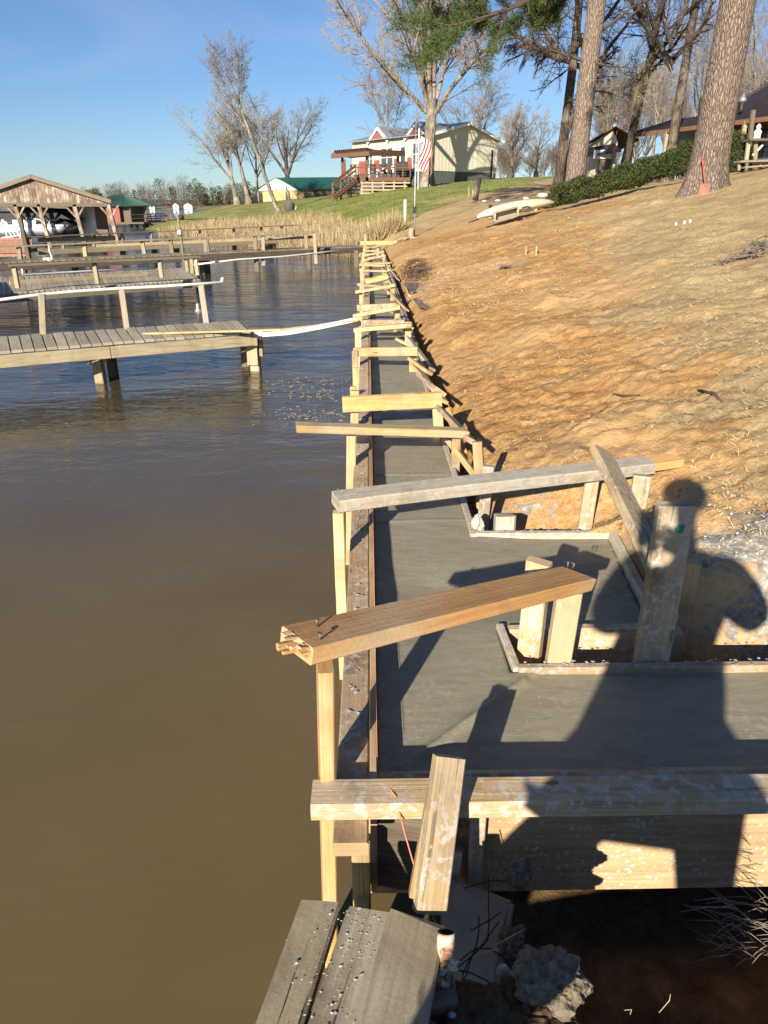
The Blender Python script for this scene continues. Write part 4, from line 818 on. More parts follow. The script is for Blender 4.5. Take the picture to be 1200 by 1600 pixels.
# ------------------------------------------------------------------ docks
def rail(t, p0, p1, w_=0.13, th=0.045, mat='oldrail', name='rail', n=(0, 0, 1), seg=6, warp=0.01):
    b = MB(); b.board(p0, p1, w_, th, n, seg=seg, warp=warp); return b.build(name, M[mat], t)
def post(t, p, zb, w_=0.10, mat='oldrail', name='post', lean=0.0):
    b = MB(); p = V3(p); b.board((p[0]+lean, p[1], zb), p, w_, w_*0.9, (0, 1, 0), seg=2, warp=0.004); return b.build(name, M[mat], t)
def decking(A, B, Cc, D, n, th=0.035, gap=0.012):   # A-B near edge, D-C far edge
    b = MB(); A, B, Cc, D = map(V3, (A, B, Cc, D))
    for i in range(n):
        u = (i+0.5)/n; p = A+(B-A)*u; q = D+(Cc-D)*u; wd = np.linalg.norm(B-A)/n-gap
        b.board(p, q+(q-p)*random.uniform(-.01, .02), wd, th, (0, 0, 1), warp=0.003, seg=2)
    return b
# dock A
t = thing('fishing_dock', 'nearest grey plank dock with a white pipe handrail', 'dock', (-3.5, 9.8, 0))
z = .58; A, B = on(-60, 556, z), on(392, 519.5, z); D, Cc = on(-60, 532, z), on(372, 502.5, z)
decking(A, B, Cc, D, 27).build('deck_planks', M['dock'], t)
ab = nrm(B-A); s_ = np.array([0, 0, -0.105]); fr = np.array([0.0, -0.01, 0])
b = MB(); mid = A+(B-A)*0.47; b.board(A+s_+fr, mid+s_+fr-ab*0.01, 0.15, 0.04, (-ab[1], ab[0], 0), seg=3); b.board(mid+s_+fr, B+s_+fr+ab*0.04, 0.15, 0.04, (-ab[1], ab[0], 0), seg=3); b.build('front_beam', M['beam'], t)
b = MB(); b.board(D+s_, Cc+s_, 0.15, 0.04, (-ab[1], ab[0], 0)); b.build('rear_beam', M['old'], t)
b = MB(); b.board(B+s_+ab*0.07+np.array([0, -.05, 0]), Cc+s_+ab*0.07, 0.15, 0.04, ab); b.build('end_beam', M['beam'], t)
for (px, py, Y0, mt, w_) in ((158, 598, 9.62, 'beam', .13), (400, 579, 10.31, 'beam', .14), (178, 590, 10.0, 'old', .12), (385, 572, 10.6, 'old', .12)):
    p = on(px, py, 0); b = MB(); b.board((p[0], p[1], -0.8), (p[0], p[1], 0.47), w_, w_*0.8, (0.2, 1, 0)); b.build('pile', M[mt], t)
b = MB(); p = on(400, 579, 0); b.board((p[0]-0.02, p[1]-0.09, 0.10), (p[0]-0.02, p[1]-0.09, 0.43), 0.16, 0.04, (0.2, 1, 0)); b.board((p[0]+0.10, p[1]-0.02, 0.22), (p[0]+0.10, p[1]-0.02, 0.44), 0.10, 0.05, (1, 0, 0)); b.build('cleat_block', M['beam'], t)
b = MB(); p = on(158, 598, 0); b.board((p[0]-0.11, p[1], 0.25), (p[0]-0.11, p[1], 0.45), 0.09, 0.05, (1, 0, 0)); b.board((p[0]+0.12, p[1]-.02, 0.27), (p[0]+0.12, p[1]-.02, 0.45), 0.09, 0.05, (1, 0, 0)); b.build('cleat_block', M['beam'], t)
for (x0, y0, x1, y1, Y) in ((65, 459, 68, 526, 9.95), (190, 452, 199, 515, 10.62), (314, 444, 323, 507, 11.0)):
    b = MB(); p = at(x0, y0, Y); q = at(x1, y1, Y); b.board(q, p, 0.085, 0.04, (0, 1, 0)); b.build('rail_post', M['dock'], t)
b = MB(); b.tube([at(-70, 477, 9.35), at(0, 468.5, 9.6), at(60, 460.5, 9.95), at(120, 455, 10.25), at(190, 450.5, 10.62), at(260, 447, 10.85), at(348, 441, 11.08)], 0.021, 10)
b.tube([at(346, 441.5, 11.08), at(348, 434, 11.1)], 0.024, 8); b.build('white_pipe_rail', M['pvc'], t)
b = MB(); p = at(310, 489, 11.0); b.lathe(p-np.array([0, 0, .12]), [(0.015, 0), (0.015, 0.1), (0.05, 0.13), (0.05, 0.16), (0.02, 0.2), (0.03, 0.24), (0.005, 0.27)], 10); b.build('solar_light', M['galv'], t)
# strips laid between dock and wall
t = thing('wood_strip', 'long pale wooden strip laid from the dock end to the concrete forms', 'board', (-1, 9.8, .6))
b = MB(); b.board(at(225, 521, 9.95), at(440, 515, 9.85), 0.09, 0.025, (0, 0, 1), seg=4); b.board(at(440, 515, 9.85), at(558, 500.5, 10.0), 0.08, 0.022, (0, 0, 1), seg=3); b.build('strip', M['pine_y'], t)
t = thing('plastic_strip', 'sagging white plastic strip hanging beside the wooden strip between dock and wall', 'plastic strip', (-1, 9.8, .6))
b = MB(); pts = [at(398, 516, 9.9), at(410, 523, 9.75), at(450, 520, 9.75), at(500, 511, 9.85), at(557, 499, 10.0)]
for k in range(4): b.board(pts[k], pts[k+1], 0.075, 0.006, (0, -0.8, 1), ch=0.001)
b.build('strip', M['pvc'], t)
# dock B
t = thing('low_dock', 'low grey plank dock with a wooden rail just beyond the nearest dock', 'dock', (-6, 18, 0))
A, B, Cc, D = on(-30, 462, .5), on(312, 437, .5), on(296, 419, .5), on(-30, 436, .5)
decking(A, B, Cc, D, 44).build('deck_planks', M['dock'], t)
ab = nrm(B-A); pn = (-ab[1], ab[0], 0); b = MB(); b.board(A-[0, 0, .10], B-[0, 0, .10], 0.16, 0.05, pn, seg=4); b.build('front_beam', M['oldrail'], t)
b = MB(); b.board(on(15, 442, .55), on(230, 428, .55), 0.10, 0.09, (0, 0, 1), seg=3); b.build('mooring_beam', M['beam'], t)
for px, py in ((30, 460), (160, 452), (306, 447)):
    p = on(px, py, 0); post(t, (p[0], p[1]+0.3, 0.45), -0.9, 0.14, 'old', 'pile')
def yl(px, Y0, Y1, x0, x1): return Y0+(Y1-Y0)*(px-x0)/(x1-x0)
rail(t, at(13, 416, 15.9), at(312, 401, 18.2), 0.14, 0.05)
for x0, y0, x1, y1 in ((22, 417, 28, 450), (147, 410, 153, 443), (249, 404, 253, 434), (305, 401, 309, 430)):
    Y = yl(x0, 15.9, 18.2, 13, 312); b = MB(); b.board(at(x1, y1, Y), at(x0, y0, Y), 0.09, 0.08, (0, 1, 0)); b.build('rail_post', M['beam'], t)
for x0, y0, x1, y1 in ((291, 407, 293, 424), (299, 405, 301, 427)):
    b = MB(); b.board(at(x1, y1, 20.5), at(x0, y0, 20.5), 0.09, 0.08, (0, 1, 0)); b.build('rail_post', M['beam'], t)
b = MB(); b.tube([at(34, 420, 17), at(35, 428, 17), at(120, 424.5, 18.2), at(230, 418.5, 19.5)], 0.02, 8); b.build('white_pipe', M['pvc'], t)
b = MB(); b.tube([at(76, 383, 18.0), at(77, 392, 18.0), at(80, 399, 18.0), at(82, 406, 18)], 0.015, 6); b.blob(at(76, 405, 17.9), 0.085, 3, 0.7, 3, 2, sq=(1.5, 1, .45)); tag(b.build('rope_coil', M['pvc']), 'white rope hanging over the rail into a heap on the low dock', 'rope')
# pipe along to the wall
b = MB(); b.tube([at(300, 414, 22.5), at(372, 405.5, 23.5), at(440, 401, 24.5), at(500, 395, 26), at(562, 387, 28)], 0.026, 8); tag(b.build('white_water_pipe', M['pvc']), 'thin white pipe strung from the docks to the far end of the forms', 'pipe')
# light pole
t = thing('dock_light_pole', 'slender pale pole with a small dark lamp among the docks', 'pole', (-6, 21, 0))
b = MB(); b.tube([at(289, 423, 21.5), at(283, 372, 21.5), at(277, 335, 21.5)], [0.04, 0.035, 0.03], 8); b.build('pole', M['oldrail'], t)
b = MB(); b.blob(at(284, 340, 21.5), 0.07, 2, 0.1, 1, 1); b.build('lamp', M['black'], t); b = MB(); b.blob(at(280, 363, 21.4), 0.07, 2, 0.3, 1, 2); b.build('junction_box', M['pvc'], t)
# dock C
t = thing('long_dock', 'long railed dock whose deck runs in to the far end of the forms', 'dock', (-4, 27, 0))
b = MB()
P0, P1, P2 = on(-20, 412, .70), on(330, 398.5, .70), on(566, 385.5, .70)
b1 = decking(P0, P2, P2+np.array([-0.4, 1.0, 0]), P0+np.array([-.4, 1.0, 0]), 70); b1.build('deck_planks', M['oldrail'], t)
b.board(P0-[0, 0, .12], P2-[0, 0, .12], 0.20, 0.06, (-.45, 1, 0), seg=6); b.build('front_beam', M['old'], t)
for px, py in ((402, 424), (483, 421), (557, 417), (317, 428), (325, 425), (250, 434), (40, 440), (120, 437)):
    p = on(px, py, 0); post(t, (p[0], p[1], 0.62), -0.9, 0.17, 'old', 'pile')
YC = lambda px: 24.2+4.3*(px-30)/463
rail(t, at(-20, 386.5, YC(-20)), at(316, 371, YC(316)), 0.15, 0.05, seg=10); rail(t, at(316, 372, YC(316)), at(493, 362.5, YC(493)), 0.15, 0.05, seg=8)
rail(t, at(150, 384.5, YC(150)+1), at(492, 370, YC(492)+.3), 0.10, 0.04, 'beam', 'mid_rail', (0, 1, 0))
for x0, y0, x1, y1 in ((29, 383, 33, 413), (131, 379, 135, 409), (222, 376, 228, 408), (266, 372, 270, 401), (322, 369, 326, 404), (320, 371, 324, 416), (411, 364, 412, 415), (398, 368, 400, 390), (478, 367, 479, 388), (491, 364, 494, 412)):
    Y = YC(x0); b = MB(); b.board(at(x1, y1, Y), at(x0, y0, Y), 0.13, 0.10, (0, 1, 0)); b.build('rail_post', M['beam' if x0 in (131, 222, 411, 491) else 'oldrail'], t)
# dock D
t = thing('far_railed_dock', 'farther railed dock in front of the tan reeds', 'dock', (-7, 38, 0))
YD = lambda px: 33+9*(px-90)/375
A, B = at(60, 391, YD(60)), at(440, 374, YD(440)); decking(A, B, B+np.array([-.6, 1.3, 0]), A+np.array([-.6, 1.3, 0]), 60).build('deck_planks', M['oldrail'], t)
b = MB(); b.board(A-[0, 0, .1], B-[0, 0, .1], 0.18, 0.06, (-.45, 1, 0)); b.build('front_beam', M['beam'], t)
rail(t, at(40, 370.5, YD(40)), at(240, 362, YD(240)), 0.16, 0.05); rail(t, at(240, 362, YD(240)), at(466, 352, YD(466)), 0.16, 0.05)
rail(t, at(60, 376, YD(60)), at(180, 371.5, YD(180)), 0.20, 0.04, 'beam', 'mid_rail', (0, 1, 0))
for x0, y0, y1 in ((98, 369, 390), (146, 366, 387), (190, 364, 386), (236, 362, 384), (312, 358, 378), (365, 356, 376), (408, 354, 392), (440, 353, 386)):
    b = MB(); b.board(at(x0+1, y1, YD(x0)), at(x0, y0, YD(x0)), 0.13, 0.11, (0, 1, 0)); b.build('rail_post', M['oldrail'], t)
for px, py in ((190, 402), (240, 397), (366, 397), (437, 387), (275, 398)):
    Y = YD(px); p = at(px, 380, Y); post(t, (p[0], Y, 0.6), -.9, .22, 'old', 'pile')
# lattice skirted platform at far left
t = thing('lattice_platform', 'small platform with reddish lattice panels at the left edge', 'platform', (-17, 34, 0))
for y0, y1 in ((375, 385), (389, 396)):
    b = MB(); Y = 30.5; pA, pB = at(-15, y0, Y), at(48, y0-1, Y); hh = (y1-y0)*Y*.00080
    for k in range(26):
        u = k/26; p = pA+(pB-pA)*u; b.board(p, p+(pB-pA)*0.05-[0, 0, hh], .04, .012, (0, 1, 0)); b.board(p+(pB-pA)*.05+[0, .015, 0], p-[0, -.015, hh], .04, .012, (0, 1, 0))
    b.build('lattice_panel', M['redwood'], t)
b = MB(); Y = 30.6; b.board(at(-15, 374, Y), at(48, 373, Y), .1, .05, (0, 1, 0)); b.board(at(-15, 387, Y), at(48, 386.5, Y), .1, .05, (0, 1, 0)); b.board(at(-15, 399, Y), at(48, 397, Y), .14, .05, (0, 1, 0)); b.build('frame', M['redwood'], t)
b = MB(); b.board(at(-15, 393, 31.3), at(48, 391.5, 31.3), .15, 1.3, (0, 1, 0)); b.build('platform_deck', M['oldrail'], t)
b = MB(); p = at(31, 340, 30.4); b.board((p[0]+.1, 30.4, -1), p, .16, .14, (0, 1, 0)); b.build('corner_post', M['old'], t)
# boathouse
BHX0, BHX1, BY = at(-55, 322, 45)[0], at(174, 320, 45)[0], 45.0
t = thing('boathouse', 'open-sided weathered timber boathouse with a broad boarded gable', 'boathouse', (-18, 47, 0))
pk = at(51, 276, BY); eR = at(176, 315, BY); eL = pk.copy(); eL[0] = 2*pk[0]-eR[0]; eL[2] = eR[2]; bt = at(168, 319.5, BY)[2]
b = MB(); nb_ = 42; xs = np.linspace(eL[0]+.35, eR[0]-.35, nb_+1)
for i in range(nb_):
    xm = (xs[i]+xs[i+1])/2; zt = pk[2]-(pk[2]-eR[2])*abs(xm-pk[0])/(eR[0]-pk[0])-0.10
    b.board((xm, BY, bt-0.12), (xm, BY, zt), (xs[1]-xs[0])*0.94, 0.03, (0, 1, 0), tint=random.uniform(.6, 1.25))
M['gable'] = wood('weathered_gable_boards', (0.13, 0.085, 0.06), (0.24, 0.18, 0.13), (0.38, 0.31, 0.23), crack=0.8, g=14)
b.build('gable_boards', M['gable'], t)
b = MB()
for e_ in (eL, eR):
    q0, q1 = pk+[0, -0.25, 0.05], e_+[0, -0.25, 0.05]; b.hexa([q0, q1, q1+[-3.9, 9.2, 0], q0+[-3.9, 9.2, 0], q0+[0, 0, .06], q1+[0, 0, .06], q1+[-3.9, 9.2, .06], q0+[-3.9, 9.2, .06]])
b.build('roof', M['old'], t)
b = MB()
for e_ in (eL, eR): b.board(pk+[0, -0.28, -0.02], e_+[0, -0.28, -0.02], .18, .04, (0, 1, 0))
b.build('barge_board', M['oldrail'], t)
b = MB(); b.board((eL[0]+.3, BY-.06, bt-.02), (eR[0]-.3, BY-.06, bt-.02), .2, .08, (0, 1, 0)); b.build('tie_beam', M['old'], t)
for px in (24, 61, 117, 170, -40):
    p = at(px, 321, BY); b = MB(); b.board((p[0]+0.35*(px > 0), BY, -.9), (p[0], BY, bt), .22, .2, (0, 1, 0))
    for s2 in (-1, 1): b.board((p[0]+.03, BY-.02, bt-.75), (p[0]+s2*.55, BY-.02, bt-.05), .10, .08, (0, 1, 0))
    b.build('post', M['gable'], t)
    b = MB(); b.board((p[0]-3.5, BY+8.4, -.9), (p[0]-3.5, BY+8.4, bt), .22, .2, (0, 1, 0)); b.build('post', M['old'], t)
p0, p1 = at(121, 322, BY+3), at(146, 322, BY+3); b = MB(); b.box(p0[0], p1[0], BY+3, BY+3.1, .5, bt); b.build('grey_wall_panel', M['galv'], t)
b = MB(); b.box(p1[0]+.05, p1[0]+.7, BY+2.9, BY+3.1, .4, bt); b.build('back_wall', M['old'], t)
b = MB(); b.box(eL[0]-2, eR[0]-3.2, BY+5.5, BY+8.4, .35, .5); b.box(at(115, 322, BY)[0], eR[0]-.1, BY, BY+1.6, .35, .5); b.build('dock_floor', M['old'], t)
b = MB(); b.box(eL[0]-2.3, eR[0]-3.9, BY+8.5, BY+8.6, .5, 1.2); b.build('low_back_wall', M['old'], t)
# pontoon boat
t = thing('pontoon_boat', 'pontoon boat with silver tubes and a black cover under the boathouse', 'boat', (-19, 46, 0.3))
Yb = 45.9
for dy, nm in ((0, 0), (2.0, 1)):
    a, c = at(18, 360, Yb), at(108, 358.5, Yb); b = MB(); b.tube([a+[-2, dy, 0], a+[0, dy, 0], c+[-1.2, dy, 0], c+[-.5, dy, .05], c+[0, dy, .22]], [.36, .36, .36, .27, .05], 14); b.build('pontoon', M['alu'], t)
a, c = at(18, 352, Yb), at(102, 351.5, Yb); b = MB(); b.box(a[0]-2, c[0], Yb-.3, Yb+2.3, a[2]-.06, a[2]+.04); b.box(a[0]+.2, c[0]-1.6, Yb-.25, Yb-.2, a[2], a[2]+.30); b.build('deck', M['galv'], t)
b = MB(); b.box(a[0]-1.5, a[0]+2.9, Yb-.2, Yb+2.1, a[2]+.3, a[2]+.75); b.hexa([(a[0]+.5, Yb-.2, a[2]+.75), (a[0]+3.6, Yb-.2, a[2]+.3), (a[0]+3.6, Yb+2.1, a[2]+.3), (a[0]+.5, Yb+2.1, a[2]+.75), (a[0]+.5, Yb-.1, a[2]+1.0), (a[0]+2.6, Yb, a[2]+.9), (a[0]+2.6, Yb+2, a[2]+.9), (a[0]+.5, Yb+2, a[2]+1.0)]); b.build('cover', M['black'], t)
b = MB(); q = at(87, 345, Yb+.5); b.box(q[0]-.3, q[0]+.35, Yb+.3, Yb+.9, q[2]-.9, q[2]+.5); b.hexa([(q[0]+.2, Yb, a[2]), (q[0]+1.1, Yb, a[2]), (q[0]+1.1, Yb+1.6, a[2]), (q[0]+.2, Yb+1.6, a[2]), (q[0]+.25, Yb+.2, q[2]+.1), (q[0]+.7, Yb+.2, q[2]), (q[0]+.7, Yb+1.4, q[2]), (q[0]+.25, Yb+1.4, q[2]+.1)]); b.build('console', M['black'], t)
b = MB(); b.tube([at(76, 352, Yb-.2), at(78, 344, Yb-.2), at(88, 343.5, Yb-.2)], .03, 6); b.tube([at(38, 352, Yb-.2), at(42, 340, Yb-.2), at(62, 343, Yb-.2), at(70, 352, Yb-.2)], .03, 6); b.build('rail', M['white'], t)
# lift frame
t = thing('boat_lift', 'white metal boat lift struts at the left edge before the boathouse', 'boat lift', (-18, 38, 0))
for x0, y0, x1, y1 in ((-4, 374, 4, 343), (4, 343, 22, 375), (12, 374, 6, 345), (2, 372, 30, 368), (20, 352, 34, 374), (34, 345, 32, 374), (-5, 362, 30, 361), (8, 346, 26, 370)):
    b = MB(); b.tube([at(x0, y0, 38), at(x1, y1, 38)], .045, 6); b.build('strut', M['white'], t)
b = MB(); b.tube([at(33, 372, 37.5), (at(33, 372, 37.5)[0], 37.5, -1)], .07, 8); b.tube([at(-8, 374, 38), (at(-8, 374, 38)[0], 38, -1)], .07, 8); b.build('lift_pile', M['old'], t)
# green roofed boathouse
t = thing('green_boathouse', 'brick-red boathouse with a green hipped metal roof on the water', 'boathouse', (-31, 92, 0))
Yg = 90.; a, c, c2 = at(150, 322, Yg), at(188, 321, Yg), at(222, 320, Yg+1); zr = at(170, 303, Yg)[2]; ze = a[2]
b = MB(); xL, xM, xR = at(140, 322, Yg)[0], c[0], c2[0]; ridge0, ridge1 = V3((xL+1.5, Yg+4.5, zr)), V3((at(172, 303, Yg)[0], Yg+4.5, zr))
E0, E1, E2, E3 = V3((xL, Yg-.4, ze)), V3((xM+.3, Yg-.4, ze)), V3((xR+.5, Yg+3, ze+.05)), V3((xR+.2, Yg+10, ze))
E4 = V3((xL, Yg+10, ze))
for f in ((E0, E1, ridge1, ridge0), (E1, E2, ridge1), (E2, E3, ridge1), (E3, E4, ridge0, ridge1), (E4, E0, ridge0)): b.poly(f)
for f in ((E0, E1, E2, E3, E4),): b.poly([q-[0, 0, .05] for q in f])
for k in range(18):
    u = k/17; p = E0+(E1-E0)*u; q = ridge0+(ridge1-ridge0)*u; b.board(p+[0, 0, .03], q+[0, 0, .03], .05, .05, (0, -.5, 1))
for k in range(12):
    u = k/11; p = E1+(E2-E1)*u; b.board(p+[0, 0, .03], ridge1+[0, 0, .03], .05, .05, (1, -.5, 1))
b.build('roof', M['grn'], t)
b = MB(); b.box(xL+1, xM-.2, Yg, Yg+7, .3, ze-.02); b.build('brick_wall', M['red'], t)
b = MB(); b.box(xM-.19, xM+.9, Yg+.6, Yg+7, .3, ze-.02); b.build('shade_toned_wall', M['old'], t)  # side away from the lit brick, its shade put in as dark wood colour
b = MB(); b.box(xL, xR+.3, Yg-.3, Yg+10, .3, .5); b.build('floor', M['old'], t)
for x in (xR-.3, xM+2.1, xR-1.4, xL+.6):
    b = MB(); b.box(x-.1, x+.1, Yg+2.6, Yg+2.8, -1, ze-.03); b.build('post', M['old'], t)
b = MB(); b.board((xM+.9, Yg+.3, 1.3), (xR, Yg+2.4, 1.3), .1, .06, (0, 1, 0)); b.board((xM+.9, Yg+.3, .9), (xR, Yg+2.4, .9), .1, .06, (0, 1, 0)); b.build('rail', M['old'], t)
# red pier behind
t = thing('red_pier', 'distant reddish railed pier joining the green boathouse to the reeds', 'pier', (-25, 95, 0))
A, B = at(205, 350, 92), at(268, 348, 96); b = MB(); b.board(A, B+[6, 2, 0], .25, 2.0, (0, 1, 0)); b.build('deck', M['old'], t)
b = MB()
for k in range(9): q = A+(B-A)*k/8; b.board(q, q+[0, 0, 1.1], .08, .08, (0, 1, 0))
for h in (.3, .55, .8, 1.05): b.board(A+[0, 0, h], B+[0, 0, h], .12, .04, (0, 1, 0))
b.build('railing', M['redwood'], t)
b = MB()
for k in (0, .3, .6, .9, 1.2): q = A+(B-A)*k; b.board((q[0], q[1], -1), q, .2, .2, (0, 1, 0))
b.build('piles', M['old'], t)
rail(thing('reed_rail', 'thin dark rail running along in front of the far reeds', 'rail', (-15, 60, 1)), at(262, 343.5, 62), at(340, 341.5, 66), .12, .08, 'old')
# tall dark boathouse at left edge, only its corner in view
t = thing('dark_platform', 'dark timber platform corner with a plank side at the left edge', 'platform', (-10, 14, 0))
xc = -7.12; yc = 13.4
def rad(x, y, k, z): return (x*k, y*k, z)
def slab(b, x0, x1, y, k, z0, z1): b.hexa([(x0, y, z0), (x1, y, z0), rad(x1, y, k, z0), rad(x0, y, k, z0), (x0, y, z1), (x1, y, z1), rad(x1, y, k, z1), rad(x0, y, k, z1)])
b = MB(); slab(b, xc-6.4, xc*(yc-1.1)/yc+.02, yc-1.1, 1.4, .62, .90); b.build('deck_edge', M['old'], t)
b = MB(); b.board((xc-6, yc-1.02, 1.35), (xc*(yc-1)/yc-.06, yc-1.02, 1.35), .5, .05, (0, 1, 0)); b.build('side_panel', M['oldrail'], t)
for dx, dy in ((.40, -.95), (-3, -.9), (-6, -.9)):
    b = MB(); b.board((xc+dx, yc+dy, -1), (xc+dx, yc+dy, 1.0), .16, .15, (0, 1, 0)); b.build('pile', M['old'], t)

# bits of straw and foam floating by the forms
b = MB(); rs = random.Random(8)
for i in range(260):
    if i < 260: px, py = rs.gauss(490, 38), rs.choice([rs.gauss(597, 4), rs.gauss(618, 6), rs.gauss(650, 7)])
    else: px, py = rs.uniform(20, 520), rs.uniform(700, 1560)
    if px > 548: continue
    q = on(px, py, 0.004); a = rs.uniform(0, 6.28); L = rs.uniform(.004, .022) if i < 260 else rs.uniform(.003, .010); w_ = L*rs.uniform(.15, .5); u = np.array([math.cos(a)*L, math.sin(a)*L, 0]); v = np.array([-math.sin(a)*w_, math.cos(a)*w_, 0])
    b.hexa([q-u-v, q+u-v, q+u+v, q-u+v, q-u-v+[0, 0, .003], q+u-v+[0, 0, .003], q+u+v+[0, 0, .003], q-u+v+[0, 0, .003]])
kind(tag(b.build('floating_debris', M['dock']), 'scattered straw bits floating on the water beside the forms', 'debris'), 'stuff')

# ------------------------------------------------------------------ trees
class Tree:
    def __init__(s, seed, y): s.rs = random.Random(seed); s.S = []; s.y = y; s.rmin = 0.004+0.000085*y
    def grow(s, p, d, L, r, lev, P):
        rs = s.rs; n = P['seg'][lev]; st = L/n; mx = P['levels']; nch = P['kids'][lev]; start = P['start'][lev]; tip = P.get('tip', 0.35)
        kids = sorted(rs.uniform(start, 1.0) for _ in range(nch)); ki = 0; az = rs.uniform(0, 6.28)
        for i in range(n):
            w_ = P['wob'][lev]; d = d+Vector((rs.gauss(0, w_), rs.gauss(0, w_), rs.gauss(0, w_)+P['up'][lev])); d.normalize()
            q = p+d*st; r1 = max(s.rmin*0.8, r*(1-(1-tip)*(i+1)/n)); r0 = max(s.rmin*0.8, r*(1-(1-tip)*i/n)); s.S.append((p, q, r0, r1, lev))
            while ki < nch and kids[ki] <= (i+1)/n:
                f = kids[ki]*n-i; f = min(max(f, 0), 1); c = p+(q-p)*f; ki += 1
                if lev < mx:
                    az += 2.4+rs.uniform(-.6, .6); a = R(rs.uniform(*P['ang'][lev])); pr = d.cross(Vector((0.3, 0.2, 1))); pr.normalize(); pr = Matrix.Rotation(az, 3, d) @ pr
                    cd_ = d*math.cos(a)+pr*math.sin(a); cl = L*P['ratio'][lev]*(1.15-0.6*kids[ki-1])*rs.uniform(.7, 1.2)
                    s.grow(c, cd_.normalized(), cl, max(s.rmin, (r0*(1-f)+r1*f)*(rs.uniform(.42, .66) if lev == 0 else rs.uniform(.30, .50))), lev+1, P)
            p = q
        if lev < mx and lev > 0:
            for k in range(2):
                a = R(rs.uniform(12, 32)); pr = d.cross(Vector((rs.uniform(-1, 1), rs.uniform(-1, 1), .3))); pr.normalize(); s.grow(p, (d*math.cos(a)+pr*math.sin(a)).normalized(), L*P['ratio'][lev]*.8, max(s.rmin, r*tip*.9), lev+1, P)
    def mesh(s, name, mat, parent, levs, sides):
        S = [x for x in s.S if x[4] in levs]
        if not S: return None
        P0 = np.array([x[0][:] for x in S]); P1 = np.array([x[1][:] for x in S]); r0 = np.array([x[2] for x in S]); r1 = np.array([x[3] for x in S])
        d = P1-P0; L = np.linalg.norm(d, axis=1)[:, None]+1e-9; d = d/L; P1 = P1+d*r1[:, None]*0.35
        ref = np.where(np.abs(d[:, 2:3]) > 0.8, np.array([[1.0, 0, 0]]), np.array([[0, 0, 1.0]])); a = np.cross(d, ref); a /= np.linalg.norm(a, axis=1)[:, None]; b = np.cross(d, a)
        t = np.arange(sides)*2*math.pi/sides; cs, sn = np.cos(t), np.sin(t)
        ring = a[:, None]*cs[None, :, None]+b[:, None]*sn[None, :, None]
        V = np.concatenate([P0[:, None]+ring*r0[:, None, None], P1[:, None]+ring*r1[:, None, None]], 1).reshape(-1, 3)
        j = np.arange(sides); k = (j+1) % sides; f = np.stack([j, k, k+sides, j+sides], -1)[None]+(np.arange(len(S))*2*sides)[:, None, None]
        return bigmesh(name, V, f.reshape(-1, 4), mat, parent, smooth=sides > 5)
BROAD = dict(levels=4, seg=[6, 8, 6, 4, 3], kids=[5, 9, 8, 5, 0], start=[.55, .2, .12, .1, 0], ang=[(22, 48), (28, 50), (28, 50), (28, 50), (0, 0)], ratio=[.85, .52, .48, .42, .5], wob=[.03, .055, .07, .09, .1], up=[.0, .035, .03, .02, .01], tip=.36)
def tree(name, label, px, py, Y, dia, H, seed, bk, tw, P=None, d0=(0, 0, 1), group=None, sides=9, X=None, z=None, extra=None, trunk_levs=(0, 1)):
    P = {**BROAD, **(P or {})}; p = at(px, py, Y) if X is None else np.array([X, Y, z])
    z0 = height(np.array([p[0]]), np.array([Y]), False)[0] if X is None else z
    zz = min(p[2], float(z0)+0.3) if py > 0 else float(z0)
    t = thing(name, label, 'tree', (p[0], Y, zz), group); T = Tree(seed, Y)
    T.grow(Vector((p[0], Y, zz-0.3)), Vector(d0).normalized(), H*P.get('tf', .5), dia/2, 0, P)
    if extra: extra(T, P)
    # root flare
    T.S.append((Vector((p[0], Y, zz-.35)), Vector((p[0]+d0[0]*.6, Y, zz+.7)), dia*.78, dia*.5, 0))
    T.mesh('trunk', M[bk], t, trunk_levs, sides); T.mesh('crown', M[tw], t, [l for l in range(6) if l not in trunk_levs], 3)
    return t, T
LG = 'bare trees along the far shore'
tree('bare_tree', 'tall bare shore tree leaning far to the left from beside the dark bin', 438, 338, 75, .46, 20, 5, 'lbark', 'twb', dict(tf=.62, kids=[9, 9, 7, 4, 0], start=[.3, .2, .15, .15, 0], ang=[(18, 42), (25, 50), (30, 60), (30, 60), (0, 0)], up=[.0, .03, .02, 0, 0], ratio=[.50, .5, .46, .42, .5]), d0=(-.33, 0, 1), group=LG)
tree('bare_tree', 'pale multi-limbed tree at the left end of the shore cluster', 371, 318, 95, .72, 16, 21, 'lbark', 'twl', dict(tf=.32, kids=[5, 9, 8, 5, 0], start=[.5, .15, .1, .1, 0], ang=[(12, 38), (25, 55), (30, 60), (30, 60), (0, 0)], ratio=[1.45, .5, .48, .42, .5]), d0=(-.16, 0, 1), group=LG)
tree('bare_tree', 'middle pale tree of the shore cluster', 389, 318, 96, .7, 17, 33, 'lbark', 'twl', dict(tf=.36, kids=[5, 9, 8, 5, 0], start=[.4, .15, .1, .1, 0], ang=[(10, 35), (25, 55), (30, 60), (30, 60), (0, 0)], ratio=[1.3, .5, .48, .42, .5]), d0=(-.12, 0, 1), group=LG)
tree('bare_tree', 'bare tree with a dark trunk rising behind the teal green roofed house', 451, 300, 118, .9, 19, 45, 'dbark', 'twb', dict(tf=.45, kids=[6, 8, 7, 4, 0], start=[.35, .15, .1, .1, 0], ratio=[.95, .52, .48, .42, .5]), d0=(-.05, 0, 1), group=LG)
tree('bare_tree', 'slim pale tree between the cluster and the leaning tree', 404, 317, 100, .4, 15, 51, 'lbark', 'twl', dict(tf=.5, kids=[7, 8, 8, 6, 0], start=[.3, .15, .1, .1, 0]), d0=(-.05, 0, 1), group=LG)
